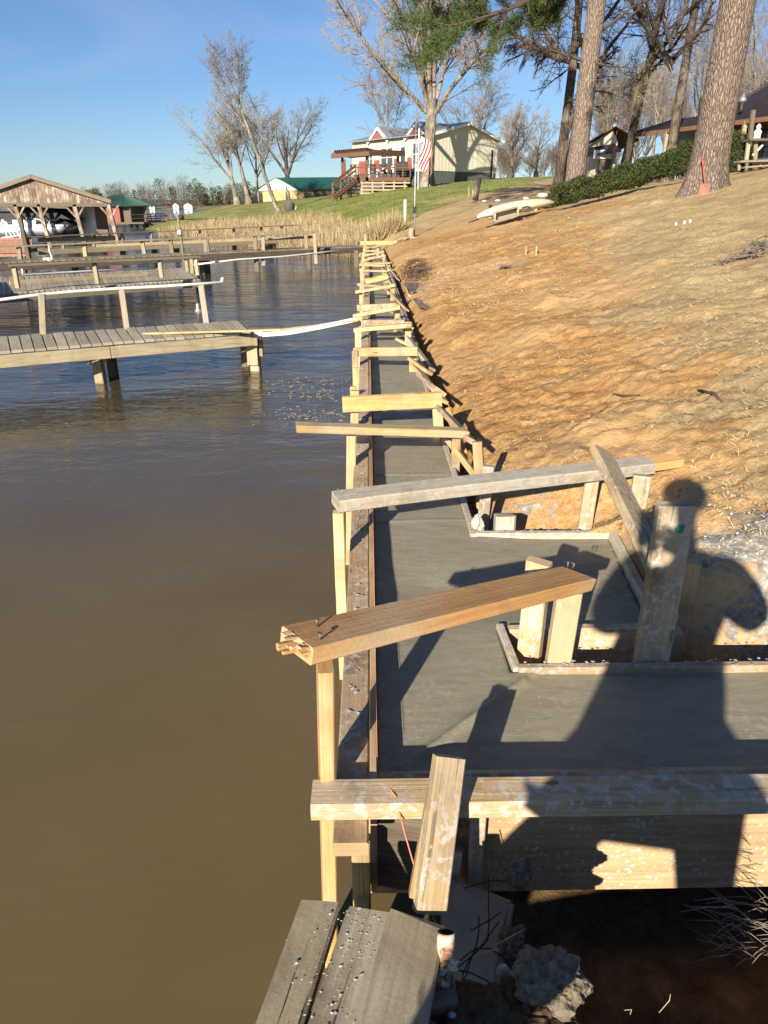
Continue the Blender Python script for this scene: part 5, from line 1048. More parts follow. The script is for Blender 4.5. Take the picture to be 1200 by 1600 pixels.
# big tree by the trailer house
def big_extra(T, P):
    p = Vector(at(674, 184, 64)); 
    for px, py, r in ((655, -40, .24), (700, -60, .25), (640, 60, .15), (745, 95, .19), (682, -60, .24), (720, 10, .16), (560, 50, .14), (595, -30, .18), (540, 90, .08)):
        q = Vector(at(px, py, 64+T.rs.uniform(-3, 3))); d = q-p; PP = dict(P); PP['up'] = [0, .015, .02, .01, 0]; T.grow(p+d*.02, (d.normalized()), d.length, r, 1, PP)
tree('sycamore_tree', 'large pale barked forked tree standing in front of the cream house end wall', 667, 291, 64, 1.05, 14, 61, 'lbark', 'twl', dict(tf=.46, kids=[0, 10, 9, 6, 0], start=[.9, .22, .12, .1, 0], ratio=[1, .48, .46, .42, .5], wob=[.008, .05, .07, .09, .1], tip=.72), d0=(.05, 0, 1), extra=big_extra, sides=14)
HG = 'bare trees beyond the houses'
VASE = dict(tf=.30, kids=[6, 9, 7, 5, 0], start=[.3, .25, .12, .1, 0], ang=[(10, 36), (22, 45), (28, 55), (30, 60), (0, 0)], ratio=[1.7, .46, .46, .42, .5])
tree('bare_tree', 'vase shaped bare tree rising behind the stone chimney', 612, 270, 92, .8, 18, 71, 'lbark', 'twb', dict(VASE), d0=(-.06, 0, 1), group=HG)
tree('bare_tree', 'wide bare oak spreading behind the cream house', 745, 262, 100, 1.0, 20, 81, 'lbark', 'twb', dict(VASE, ang=[(25, 60), (25, 55), (28, 55), (30, 60), (0, 0)], ratio=[1.5, .5, .48, .42, .5]), group=HG)
tree('bare_tree', 'small bare tree right of the cream house end', 800, 262, 96, .5, 13, 87, 'lbark', 'twl', dict(VASE, ratio=[1.5, .5, .48, .42, .5]), group=HG)
tree('bare_tree', 'low spreading bare tree between the cream house and the double trunk tree', 838, 268, 105, .5, 13, 91, 'lbark', 'twl', dict(VASE, ang=[(25, 65), (25, 55), (28, 55), (30, 60), (0, 0)]), group=HG)
tree('bare_tree', 'pale bare tree behind the long dark roof, just left of the big pine', 1085, 250, 62, .5, 17, 95, 'lbark', 'twl', dict(VASE), group=HG)
tree('bare_tree', 'pale forked tree behind the roof ridge at the right edge', 1172, 240, 62, .6, 19, 99, 'lbark', 'twl', dict(VASE), d0=(.03, 0, 1), group=HG)
tree('bare_tree', 'thin bare tree behind the low wing of the right house', 1018, 262, 78, .4, 16, 103, 'lbark', 'twl', dict(VASE, levels=4), group=HG)
tree('bare_tree', 'thin pale tree in the gap left of the low wing chimney pipes', 945, 268, 90, .4, 14, 107, 'lbark', 'twb', dict(VASE), group=HG)
# nearer yard trees
YG = 'large dark yard trees on the slope'
def dbl_extra(T, P):
    b0 = Vector((T.S[0][0][0]+.45, T.S[0][0][1]+.3, T.S[0][0][2])); T.grow(b0, Vector((.10, 0, 1)).normalized(), 11, .27, 0, dict(P, kids=[6, 8, 7, 4, 0], up=[0, .0, -.03, -.06, 0]))
    for px, py, x1, y1, r in ((872, 92, 770, 50, .14), (876, 80, 820, 70, .12), (880, 92, 835, 20, .13), (885, 210, 930, 120, .13)):
        a, q = Vector(at(px, py, 38)), Vector(at(x1, y1, 38)); T.grow(a, (q-a).normalized(), (q-a).length, r, 1, dict(P, kids=[0, 12, 9, 7, 0], start=[0, .15, .1, .1, 0], up=[0, .01, -.06, -.12, -.14], ratio=[1, .5, .5, .5, .5]))
tree('bare_tree', 'dark double trunk tree with drooping twigs left of the farther pine', 871, 302, 38, .52, 18, 111, 'dbark', 'twd', dict(tf=.62, kids=[6, 10, 9, 6, 0], start=[.45, .2, .1, .1, 0], ang=[(35, 70), (30, 60), (30, 60), (30, 60), (0, 0)], up=[0, .02, -.04, -.10, -.12], ratio=[.42, .48, .48, .5, .5], wob=[.012, .06, .07, .09, .1], tip=.55), d0=(.02, 0, 1), group=YG, extra=dbl_extra, sides=12)
def t10_extra(T, P):
    a, q = Vector(at(993, 128, 46)), Vector(at(1040, 78, 46)); T.grow(a, (q-a).normalized(), (q-a).length*1.3, .17, 1, P)
tree('bare_tree', 'dark tree hung with a tangle of pale vines in front of the low wing', 970, 268, 46, .56, 17, 121, 'dbark', 'twd', dict(tf=.55, kids=[7, 8, 6, 4, 0], start=[.55, .2, .1, .1, 0], ang=[(25, 60), (30, 60), (30, 60), (30, 60), (0, 0)], wob=[.012, .06, .07, .09, .1], ratio=[.5, .46, .46, .5, .5], tip=.5), d0=(.14, 0, 1), group=YG, extra=t10_extra, sides=12)
def t11_extra(T, P):
    for px, py, x1, y1, r in ((1052, 100, 975, 28, .15), (1052, 92, 1110, 45, .14), (1050, 75, 1018, -10, .13), (1052, 60, 1085, -30, .13), (1050, 110, 1008, 60, .11)):
        a, q = Vector(at(px, py, 45)), Vector(at(x1, y1, 45)); T.grow(a, (q-a).normalized(), (q-a).length*1.1, r, 1, P)
tree('bare_tree', 'straight dark tree forking widely above the middle of the long dark roof', 1042, 268, 45, .58, 19, 131, 'dbark', 'twd', dict(tf=.6, kids=[4, 8, 7, 4, 0], start=[.7, .2, .1, .1, 0], ang=[(25, 60), (30, 60), (30, 60), (30, 60), (0, 0)], wob=[.010, .06, .07, .09, .1], ratio=[.5, .46, .46, .5, .5], tip=.6), d0=(.03, 0, 1), group=YG, extra=t11_extra, sides=12)
# vines on the tangled tree
rs = np.random.RandomState(5); n = 1100; c0, c1 = at(985, 165, 46), at(1002, 85, 46); u = rs.uniform(0, 1, n)[:, None]; c = c0*(1-u)+c1*u+rs.normal(0, 1, (n, 3))*np.array([.55, .5, .5])
d = rs.normal(0, 1, (n, 3)); d[:, 2] -= 1.2; d /= np.linalg.norm(d, axis=1)[:, None]; L = rs.uniform(.1, .55, n)[:, None]; s_ = np.cross(d, [0, 1, 0.1]); s_ /= np.linalg.norm(s_, axis=1)[:, None]
V = np.stack([c-s_*.011, c+s_*.011, c+d*L+s_*.006, c+d*L-s_*.006], 1).reshape(-1, 3)
vo = bigmesh('vine_tangle', V, np.arange(n*4).reshape(-1, 4), M['ivy'], attrs={'tint': ('FACE', rs.uniform(0, 1, n))}); tag(vo, 'pale dry vine tangle clinging round the dark tree before the low wing', 'vines'); kind(vo, 'stuff')
# pines
def needles(T, pts, per, r, seed):
    rs = np.random.RandomState(seed); P = np.array([p[:] for p in pts]); n = len(P)*per; c = np.repeat(P, per, 0)+rs.normal(0, r*.35, (n, 3))
    d = rs.normal(0, 1, (n, 3)); d[:, 2] += 0.25; d /= np.linalg.norm(d, axis=1)[:, None]; L = rs.uniform(.6, 1.1, n)[:, None]*r; s_ = np.cross(d, rs.normal(0, 1, (n, 3))); s_ /= np.linalg.norm(s_, axis=1)[:, None]; w_ = .011
    V = np.stack([c-s_*w_, c+s_*w_, c+d*L], 1).reshape(-1, 3); tn = np.clip(np.repeat(rs.uniform(0, .8, len(P)), per)+rs.normal(0, .15, n), 0, 1)
    return V, np.arange(n*3).reshape(-1, 3), tn
def pine(label, px, py, Y, dia, bk, limbs, seed, lean):
    p = at(px, py, Y); zz = p[2]; t = thing('pine_tree', label, 'tree', (p[0], Y, zz), 'tall pines on the slope'); b = MB(); hs = [-.4, 0, .25, .55, 1.0, 1.8, 3, 5, 7, 9, 11, 13, 15, 17]
    rr = [1.9, 1.5, 1.28, 1.16, 1.08, 1.03, 1, .96, .92, .88, .83, .76, .68, .55]; pts = []; rad_ = []
    sides = 40; base = 0; VV = []
    for h, k in zip(hs, rr):
        a = np.arange(sides)*2*math.pi/sides; fl = max(0, 1-h/0.9); rad1 = dia/2*k*.92*(1+0.10*fl*np.sin(a*5+seed)+0.06*fl*np.sin(a*9+2))+dia*0.012*fbm(a*6, a*0+h*2, 3, seed)
        VV.append(np.stack([p[0]+lean*h+rad1*np.cos(a), Y+rad1*np.sin(a), np.full(sides, zz+h)], -1))
    V = np.concatenate(VV); j = np.arange(sides); k = (j+1) % sides; f = np.concatenate([np.stack([j, k, k+sides, j+sides], -1)+i*sides for i in range(len(hs)-1)])
    bigmesh('trunk', V, f, M[bk], t, smooth=True)
    T = Tree(seed, Y); tips = []; PP = dict(levels=3, seg=[6, 7, 5, 3], kids=[0, 9, 6, 0], start=[0, .25, .2, 0], ang=[(0, 0), (35, 70), (30, 60), (0, 0)], ratio=[1, .36, .45, .5], wob=[0, .09, .12, .15], up=[0, .02, .03, 0], tip=.3)
    for (x0, y0, x1, y1, YY, r, fol) in limbs:
        a, q = Vector(at(x0, y0, Y)), Vector(at(x1, y1, YY)); s0 = len(T.S); T.grow(a, (q-a).normalized(), (q-a).length, r, 1, PP)
        if fol: tips += [s[1] for s in T.S[s0:] if s[4] >= 2 and (s[1]-a).length > (q-a).length*fol]
    T.mesh('branches', M['twd'], t, (1, 2, 3), 5)
    if tips:
        V, Fa, tn = needles(T, tips, 22, .30, seed); bigmesh('needle_foliage', V, Fa, M['needle'], t, attrs={'tint': ('FACE', tn)})
    return t
pine('big rough pine trunk nearest the camera with a red tool leaning on it', 1100, 297, 20, .90, 'pbark', [(1150, -260, 900, -300, 20, .14, .4)], 3, .017)
pine('tall reddish pine trunk farther down the slope with green boughs reaching left', 894, 317, 32, .80, 'pbark2',
     [(925, -70, 715, 30, 31, .14, .72), (925, -66, 700, 66, 31, .10, .80), (925, -50, 735, -10, 33, .14, .72), (925, -60, 672, 6, 32, .12, .82), (922, -30, 850, 12, 33, .08, .7), (922, -40, 812, -4, 33, .08, .75),
      (918, 60, 990, 10, 32, .10, 0), (915, 88, 965, 120, 31, .07, 0), (912, 95, 862, 75, 32, .08, 0)], 7, .030)
# red handled tool
t = thing('shovel', 'red handled long shovel leaning against the nearest pine trunk', 'shovel', (8.9, 19.3, 2.6))
b = MB(); q0, q1 = at(1102, 291, 19.25), at(1097, 246, 19.48); b.tube([q0, q1], .018, 8); b.build('handle', M['orange'], t); b = MB(); b.board(q0+[0, 0, .06], q0-[0, -.05, .22], .26, .03, (0, 1, .2)); b.build('blade', M['redwood'], t)

# far treeline beyond the lake
def treeline(name, label, x0, x1, yf, n, h, seed, zf, mats=('twb', 'needle')):
    rs = np.random.RandomState(seed); Vs = []; Tn = []; Mi = []
    for i in range(n):
        x = rs.uniform(x0, x1); y = yf+rs.uniform(0, 40); H = h*rs.uniform(.55, 1.1)*(1+.25*math.sin(x*.03)+.15*math.sin(x*.11)); ev = rs.uniform() < (.30 if math.sin(x*.05+1) > .2 else .07); z = zf+rs.uniform(-.5, 1.5)
        k = 300; w_ = H*(.28 if not ev else .24); a = rs.uniform(0, 6.28, k); hh = rs.uniform(.12, 1, k)**.8; rad1 = w_*np.sin(np.clip(hh, .05, 1)*2.75)**.7*rs.uniform(0, 1, k)**.5
        c = np.stack([x+rad1*np.cos(a), y+rad1*np.sin(a), z+hh*H], -1); s1 = rs.normal(0, 1, (k, 3))*(.40 if not ev else .42); s2 = rs.normal(0, 1, (k, 3))*np.array([.12, .12, .8])*(1.0 if not ev else .9)
        if ev: s2 = rs.normal(0, 1, (k, 3))*.42
        else: s1 *= .22; s2 *= 1.1
        q = np.stack([c, c+s1, c+s1+s2, c+s2], 1); tr = np.array([[(x-.2, y, z-1), (x+.2, y, z-1), (x+.1, y, z+H*.8), (x-.1, y, z+H*.8)]]); Vs.append(np.concatenate([q, tr]).reshape(-1, 3)); Mi.append(np.r_[np.full(k, int(ev)), 0]); Tn.append(np.r_[rs.uniform(0, .5, k), 0])
    V = np.concatenate(Vs); o = bigmesh(name, V, np.arange(len(V)).reshape(-1, 4), [M[mats[0]], M[mats[1]]], attrs={'tint': ('FACE', np.concatenate(Tn))}, mi=np.concatenate(Mi)); tag(o, label, 'woods'); kind(o, 'stuff'); return o
treeline('far_woods', 'grey brown woods with dark evergreens along the far shore of the lake', -560, 20, 612, 640, 16, 3, 1.0, ('twf', 'needle'))
def woods(name, label, spots, seed, mat):
    T = Tree(seed, 100); T.rmin = .014
    for (px, Y, H) in spots:
        p = at(px, 290, Y); z = float(height(np.array([p[0]]), np.array([Y]), False)[0]); P = dict(BROAD, **{k_: VASE[k_] for k_ in ("ang", "ratio", "start")}); P.update(levels=3, kids=[6, 12, 11, 0, 0], seg=[5, 6, 5, 3, 0]); T.grow(Vector((p[0], Y, z-.4)), Vector((T.rs.uniform(-.1, .1), 0, 1)).normalized(), H*.3, H*.014, 0, P)
    o = T.mesh(name, M[mat], None, range(6), 4); tag(o, label, 'woods'); kind(o, 'stuff')
rw = random.Random(12)
woods('back_woods', 'distant bare woods on the rise right of the cream house', [(rw.uniform(775, 960), rw.uniform(120, 165), rw.uniform(8, 13)) for k in range(20)], 8, 'twb')
woods('back_woods', 'tall bare woods behind the long dark roofed house', [(rw.uniform(930, 1260), rw.uniform(85, 130), rw.uniform(15, 23)) for k in range(18)], 9, 'twb')
for i, (px, py, lab) in enumerate(((274, 317, 'tiny white gabled house on the far shore'), (293, 316, 'tiny low white house on the far shore right of the gabled one'), (237, 321, 'tiny pale house on the far shore left of the gabled one'))):
    p = at(px, py, 600); t = thing('shore_house', lab, 'house', p); b = MB(); w_ = (2.2, 3.2, 2.0)[i]; p[2] = 2.6; b.box(p[0]-w_, p[0]+w_, 600, 604, .2, p[2]+.2); b.build('wall', M['white'], t)
    b = MB(); b.prism([(p[0]-w_-.3, 599.5, p[2]+.2), (p[0]+w_+.3, 599.5, p[2]+.2), (p[0], 599.5, p[2]+1.9)], (0, 5, 0)); b.build('roof', M['ltroof'], t)
    b = MB(); b.box(p[0]-.6, p[0]+.6, 599.9, 599.95, p[2]-1.2, p[2]-.3); b.build('window', M['glass'], t)

# ------------------------------------------------------------------ houses
class Frame:          # local frame on a wall: origin, along (unit, horizontal), up
    def __init__(s, o, ang): s.o = V3(o); s.u = np.array([math.cos(ang), math.sin(ang), 0]); s.n = np.array([s.u[1], -s.u[0], 0])   # n points outward (towards -Y for ang=0)
    def p(s, a, h, out=0.0): return s.o+s.u*a+np.array([0, 0, h])+s.n*out
    def box(s, b, a0, a1, h0, h1, o0, o1, mi=0): b.hexa([s.p(a0, h0, o1), s.p(a1, h0, o1), s.p(a1, h0, o0), s.p(a0, h0, o0), s.p(a0, h1, o1), s.p(a1, h1, o1), s.p(a1, h1, o0), s.p(a0, h1, o0)], mi)
def window(fr, a0, a1, h0, h1, t, bars=1, fm='white', name='window'):
    b = MB(); fr.box(b, a0, a1, h0, h0+.09, 0.0, .06); fr.box(b, a0, a1, h1-.09, h1, 0.0, .06); fr.box(b, a0, a0+.09, h0+.09, h1-.09, 0, .06); fr.box(b, a1-.09, a1, h0+.09, h1-.09, 0, .06)
    for k in range(bars): c = a0+(a1-a0)*(k+1)/(bars+1); fr.box(b, c-.04, c+.04, h0+.09, h1-.09, .0, .05)
    fr.box(b, a0+.09, a1-.09, (h0+h1)/2-.03, (h0+h1)/2+.03, .0, .045); w_ = b.build(name, M[fm], t)
    b = MB(); fr.box(b, a0+.08, a1-.08, h0+.08, h1-.08, .005, .02); o = b.build('pane', M['glass'], None); o.parent = w_
    return w_
M['sid'] = plain('cream_lap_siding', (0.60, 0.55, 0.42), 0.8, var=0.08)
# cream trailer house
gzc = at(672, 281, 70); t = thing('cream_house', 'cream house with red trim and grey metal roof behind the large forked tree', 'house', gzc)
E = Frame((gzc[0], 70, gzc[2]), R(38)); Ws = 8.6; wh = 3.65; pkh = 4.75
b = MB(); pts = [E.p(0, .75), E.p(Ws, .75), E.p(Ws, wh-.05), E.p(Ws*.52, pkh-.1), E.p(0, wh+.05)]; Lg = Frame(gzc, R(38+90)); dep = Lg.u*11.5
b.prism(pts, dep); b.build('wall', M['sid'], t)
b = MB()
for k in range(1, 20): a = Ws*k/20; E.box(b, a-.02, a+.02, .76, wh-.15, 0, .02)
b.build('siding_batten', M['sid'], t)
b = MB(); b.prism([E.p(.02, -.6, -.05), E.p(Ws-.02, -.6, -.05), E.p(Ws-.02, .75, -.05), E.p(.02, .75, -.05)], dep*.99); b.build('skirting', M['dkgrey'], t)
b = MB()
for (a0, h0, a1, h1) in ((-.45, wh-.08, Ws*.52, pkh), (Ws*.52, pkh, Ws+.45, wh-.20)):
    q0, q1 = E.p(a0, h0, .35), E.p(a1, h1, .35); b.hexa([q0, q1, q1+dep*1.04, q0+dep*1.04, q0+[0, 0, .1], q1+[0, 0, .1], q1+dep*1.04+[0, 0, .1], q0+dep*1.04+[0, 0, .1]])
b.build('roof', M['ltroof'], t)
b = MB()
for (a0, h0, a1, h1) in ((-.47, wh-.14, Ws*.52, pkh-.06), (Ws*.52, pkh-.06, Ws+.47, wh-.26)): b.board(E.p(a0, h0, .38), E.p(a1, h1, .38), .24, .05, E.n)
b.build('white_fascia', M['white'], t)
b = MB(); E.box(b, 5.6, 8.0, .8, 2.9, .0, .04); E.box(b, 7.9, 8.05, .3, 2.8, .04, .12); b.build('service_panel', M['sid'], t); b = MB(); E.box(b, 7.7, 7.85, .2, 2.7, .04, .16); b.build('dark_downpipe', M['black'], t)
window(E, 8.15, 8.45, 1.5, 2.7, t, 0)
# long front: a runs away from the near corner
Fr = Frame(gzc, R(38+90)); Fr.n = -E.u
b = MB(); pass
for a0, a1 in ((.3, 1.1), (2.5, 3.1), (4.3, 5.0), (7.2, 8.0), (9.4, 10.4)):
    b = MB(); Fr.box(b, a0, a1, .76, 1.9, .0, .05); b.build('brick_trim', M['red'], t)
window(Fr, 1.2, 2.4, 1.2, 3.1, t, 1); window(Fr, 5.1, 7.0, 1.2, 2.9, t, 1); window(Fr, 8.2, 9.2, 1.3, 2.8, t, 1)
b = MB(); Fr.box(b, 3.2, 4.2, .8, 2.95, .01, .06); b.build('door', M['white'], t); b = MB(); Fr.box(b, 3.4, 4.0, 1.6, 2.8, .061, .07); b.build('door_glass', M['glass'], t)
for a0, a1 in ((.5, 3.1), (6.0, 8.6)):
    am = (a0+a1)/2; b = MB(); q = [Fr.p(a0, wh-.1, .1), Fr.p(a1, wh-.1, .1), Fr.p(am, wh+.85, .1)]; b.prism(q, E.u*3.5); b.build('dormer_wall', M['red'], t)
    b = MB()
    for s0, s1 in (((a0-.3, wh-.28), (am, wh+.95)), ((am, wh+.95), (a1+.3, wh-.28))): b.board(Fr.p(*s0, .2), Fr.p(*s1, .2), .28, .07, Fr.n)
    b.build('dormer_bargeboard', M['white'], t); b = MB()
    for s0, s1 in (((a0-.3, wh-.18), (am, wh+1.05)), ((am, wh+1.05), (a1+.3, wh-.18))):
        q0, q1 = Fr.p(*s0, .3), Fr.p(*s1, .3); dd = E.u*4; b.hexa([q0, q1, q1+dd, q0+dd, q0+[0, 0, .06], q1+[0, 0, .06], q1+dd+[0, 0, .06], q0+dd+[0, 0, .06]])
    b.build('dormer_roof', M['ltroof'], t)
b = MB(); c = at(594, 218, 84); b.box(c[0]-.8, c[0]+.8, 84, 85.2, c[2]-3, c[2]+.35); b.box(c[0]-.95, c[0]+.95, 83.9, 85.3, c[2]+.36, c[2]+.52); b.build('stone_chimney', M['rock'], t); b = MB(); b.box(c[0]-.3, c[0]+.3, 84.3, 84.8, c[2]+.53, c[2]+1.0); b.build('chimney_pot', M['dkgrey'], t)
# timber deck with pergola
Yd = 66.; t = thing('raised_deck', 'brown raised timber deck with pergola roof and stairs in front of the cream house', 'deck', at(590, 300, Yd))
dl, dr_ = at(548, 277, Yd), at(641, 273, Yd); zf = dl[2]; b = MB(); b.box(dl[0], dr_[0], Yd, Yd+7, zf-.3, zf); b.build('deck_floor', M['brownst'], t)
b = MB()
for k in range(6): b.board((dl[0], Yd-.02, zf-.42-k*.27), (dr_[0]-.25*k, Yd-.02, zf-.42-k*.27), .12, .03, (0, 1, 0))
for k in range(6): x = dl[0]+(dr_[0]-dl[0])*k/5.5; b.box(x-.07, x+.07, Yd-.01, Yd+.1, zf-2.3, zf-.31)
b.build('lattice_skirt', M['beam'], t)
b = MB(); b.board((dl[0], Yd, zf+.95), (dr_[0], Yd, zf+.95), .14, .06, (0, 0, 1)); b.board((dl[0], Yd, zf+.75), (dr_[0], Yd, zf+.75), .09, .04, (0, 1, 0))
for k in range(9): x = dl[0]+(dr_[0]-dl[0])*k/8; b.box(x-.05, x+.05, Yd-.05, Yd+.05, zf, zf+.93)
b.board((dl[0], Yd+.2, zf+.95), (dl[0], Yd+7, zf+.95), .14, .06, (0, 0, 1)); b.build('railing', M['brownst'], t)
pa, pb_, pc = at(525, 240.5, Yd), at(573, 236, Yd), at(622, 237, Yd+3)
for q in (pa, pb_, pc, pa+[.6, 3, 0]):
    b = MB(); b.box(q[0]-.11 if q is not pa else q[0]+.4, q[0]+.11 if q is not pa else q[0]+.62, q[1], q[1]+.2, zf-.3 if q is not pb_ else zf-2, q[2]-.25); b.build('pergola_post', M['brownst'], t)
b = MB(); b.hexa([pa-[.3, .5, .1], pb_+[.1, -.5, -.1], pc+[.6, 0, -.1], pa+[1.2, 4, -.1], pa-[.3, .5, -.08], pb_+[.1, -.5, .08], pc+[.6, 0, .08], pa+[1.2, 4, .08]]); b.board(pa-[.4, .6, .22], pb_+[.2, -.6, -.22], .32, .07, (0, 1, 0)); b.board(pb_+[.2, -.6, -.22], pc+[.6, 0, -.22], .32, .07, (1, -.3, 0))
for k in range(16): q = pa+(pb_-pa)*k/15; b.board(q-[.1, .9, -.14], q+[1.1, 3.5, .14], .16, .05, (1, 0, 0))
b.build('pergola_roof', M['brownst'], t)
b = MB(); s0, s1 = at(556, 278, Yd-.3), at(520, 306, Yd-3.0)
for k in range(9): q = s0+(s1-s0)*(k+.5)/9; b.box(q[0]-.2, q[0]+.2, q[1]-.3, q[1]+1.5, q[2]-.03, q[2]+.03)
b.build('stair_treads', M['brownst'], t)
b = MB()
for dy in (-.3, 1.5):
    b.board(s0+[.1, dy, -.15], s1+[.1, dy, -.15], .30, .06, (0, 1, 0)); b.board(s0+[0, dy, .95], s1+[0, dy, .95], .12, .06, (0, 1, 0)); b.board(s0+[0, dy, .6], s1+[0, dy, .6], .08, .05, (0, 1, 0))
    for k in range(4): q = s0+(s1-s0)*k/3; b.box(q[0]-.05, q[0]+.05, q[1]+dy-.05, q[1]+dy+.05, q[2]-1.2, q[2]+.95)
b.build('stair_rail', M['brownst'], t)
def chair(px, Yc, mat, lab):
    p = at(px, 272, Yc); p[2] = zf; t = thing('patio_chair', lab, 'chair', p, 'patio chairs on the raised deck')
    b = MB(); b.hexa([p+[-.3, 0, .38], p+[.3, 0, .38], p+[.3, .55, .33], p+[-.3, .55, .33], p+[-.3, 0, .43], p+[.3, 0, .43], p+[.3, .55, .38], p+[-.3, .55, .38]]); b.build('seat', mat, t)
    b = MB(); b.board(p+[0, .55, .36], p+[0, .8, 1.12], .58, .05, (0, -1, .3)); b.build('backrest', mat, t)
    for sx in (-.33, .33):
        b = MB(); b.box(p[0]+sx-.04, p[0]+sx+.04, p[1]-.05, p[1]+.65, zf+.6, zf+.65); b.build('armrest', mat, t)
        for sy in (0, .6): b = MB(); b.box(p[0]+sx-.04, p[0]+sx+.04, p[1]+sy-.04, p[1]+sy+.04, zf+.005, zf+.6); b.build('leg', mat, t)
chair(583, Yd+1.2, M['white'], 'white patio chair nearest the pergola corner post'); chair(598, Yd+1.6, M['white'], 'white patio chair to the right, in front of the house window'); chair(606, Yd+1.0, M['black'], 'dark patio chair beside the right white one')
t = thing('gas_grill', 'covered black grill standing at the right end of the raised deck', 'grill', at(628, 272, Yd+1)); p = at(628, 272, Yd+1); b = MB(); b.hexa([p+[-.55, 0, -.1], p+[.55, 0, -.1], p+[.55, .6, -.1], p+[-.55, .6, -.1], p+[-.5, .1, .95], p+[.5, .1, .95], p+[.45, .5, 1.0], p+[-.45, .5, 1.0]]); b.build('cover', M['black'], t)
# flag
t = thing('hanging_flag', 'red and white striped flag drooping beside the forked tree trunk', 'flag', at(655, 300, 61))
b = MB(); b.tube([at(653, 305, 61), at(655, 200, 61)], .05, 8); b.build('flagpole', M['white'], t)
b = MB(); nu, nv = 26, 40; base = len(b.v); A0 = at(656, 212, 60.9); 
for j in range(nv+1):
    for i in range(nu+1):
        u, v = i/nu, j/nv; b.v.append(A0+np.array([(0.06+u*0.80)*(1-0.25*v)+.10*math.sin(v*5), .07*math.sin(u*14+v*2)*(0.4+v*.6), -v*2.25-u*0.45]))
for j in range(nv):
    for i in range(nu): a = base+j*(nu+1)+i; b.face((a, a+nu+1, a+nu+2, a+1), [(i/nu, j/nv), (i/nu, (j+1)/nv), ((i+1)/nu, (j+1)/nv), ((i+1)/nu, j/nv)], 1, 0, True)
g = G('flag_cloth', .85, .1); uvn = g.n('UVMap').outputs[0]; sp = g.n('SeparateXYZ', {0: uvn}); k = g.math('ADD', g.math('MULTIPLY', sp.outputs[0], 3.6), g.math('MULTIPLY', sp.outputs[1], 2.6)); k = g.math('GREATER_THAN', g.math('FRACT', k), .5)
colr = g.mix(k, (.72, .70, .68), (.58, .03, .04)); cn = g.math('MULTIPLY', g.math('LESS_THAN', sp.outputs[0], .25), g.math('LESS_THAN', sp.outputs[1], .16)); M['flag'] = g.done(g.mix(cn, colr, (.72, .70, .70))); b.build('cloth', M['flag'], t)
# teal roof house
Yh = 116.; t = thing('yellow_house', 'low yellow brick house with a teal green roof and white gable by the shore trees', 'house', at(440, 312, Yh))
g0, g1 = at(402, 298, Yh+3), at(465, 296.5, Yh-1); gp = at(430, 279, Yh+1); zb = at(430, 317, Yh)[2]-.6; far = at(590, 294, Yh+8)-at(465, 296.5, Yh-1)
b = MB(); w0, w1 = g0*.97+g1*.03, g0*.02+g1*.98; w0[0] += .6; b.prism([(w0[0], w0[1], zb), (w1[0], w1[1], zb), (w1[0], w1[1], g1[2]), (w0[0], w0[1], g0[2])], far); b.build('wall', M['yelw'], t)
b = MB(); b.prism([g0, g1, gp], far*.02); b.build('white_gable', M['white'], t)
b = MB(); up_ = np.array([0, 0, .12]); f1 = far*1.02; o_ = np.array([0, -.4, 0.0])
b.hexa([g1+o_, g1+f1+o_, gp+f1, gp+o_*0+far*.03, g1+up_+o_, g1+f1+up_+o_, gp+f1+up_, gp+up_+far*.03]); b.hexa([g0-[.3, 0, 0], gp, gp+f1, g0+f1, g0+up_-[.3, 0, 0], gp+up_, gp+f1+up_, g0+f1+up_]); b.build('roof', M['grn2'], t)
Hf = Frame(w1, math.atan2(far[1], far[0])); L = np.linalg.norm(far)
window(Hf, 1.2, 2.4, -1.6, -.4, t, 0, 'old'); window(Hf, 5.0, 7.5, -1.5, -.3, t, 2, 'white')
b = MB(); Hf.box(b, 2.8, 11, zb-w1[2]+.1, -.05, .02, .1); b.build('porch_shade_sheet', M['old'], t)  # thin dark sheet on the wall, porch shade painted in by its colour
Gf = Frame((w0[0], w0[1], 0), math.atan2(w1[1]-w0[1], w1[0]-w0[0])); window(Gf, 4.6, 5.4, zb+.9, zb+2.2, t, 0, 'old')
b = MB(); Gf.box(b, 1.5, 2.2, zb, zb+2.1, .0, .05); b.build('door', M['white'], t)
# right house with long dark roof
z_e = 6.3; t = thing('dark_roof_house', 'long low house with a purple brown metal roof and porch on the hill', 'house', (17, 44, 3.4))
a0, a1 = at(990, 209, 49), at(1215, 178, 39.5); a0[2] = a1[2] = z_e; a2 = a1+(a1-a0)*.8; rd = nrm(np.array([a1[1]-a0[1], -(a1[0]-a0[0]), 0]))*-1; n_in = rd if rd[1] > 0 else -rd
def quad(b, A, B, Cc, D, th=.08): b.hexa([A, B, Cc, D, V3(A)+[0, 0, th], V3(B)+[0, 0, th], V3(Cc)+[0, 0, th], V3(D)+[0, 0, th]])
b = MB(); r_in = n_in*2.8+np.array([0, 0, .75]); quad(b, a0, a2, a2+r_in, a0+r_in)
m0 = a0+(a1-a0)*.36+r_in; quad(b, m0, a2+r_in, a2+r_in+n_in*4.6+[0, 0, 2.5], m0+n_in*4.6+(a1-a0)*.12+[0, 0, 2.5]); quad(b, a0+r_in*.98, m0, m0+n_in*4+[0, 0, .5], a0+r_in+n_in*4+[0, 0, .4]); b.build('roof', M['dkroof'], t)
b = MB(); ln = np.linalg.norm(a2-a0)
for k in range(70):
    u = k/69; q = a0+(a2-a0)*u; b.board(q+[0, 0, .10], q+r_in+[0, 0, .10], .035, .04, (0, -.3, 1))
    if u > .21: b.board(q+r_in+[0, 0, .1], q+r_in+n_in*4.5+[0, 0, 2.52], .035, .04, (0, -.5, 1))
b.build('roof_seam', M['dkroof'], t)
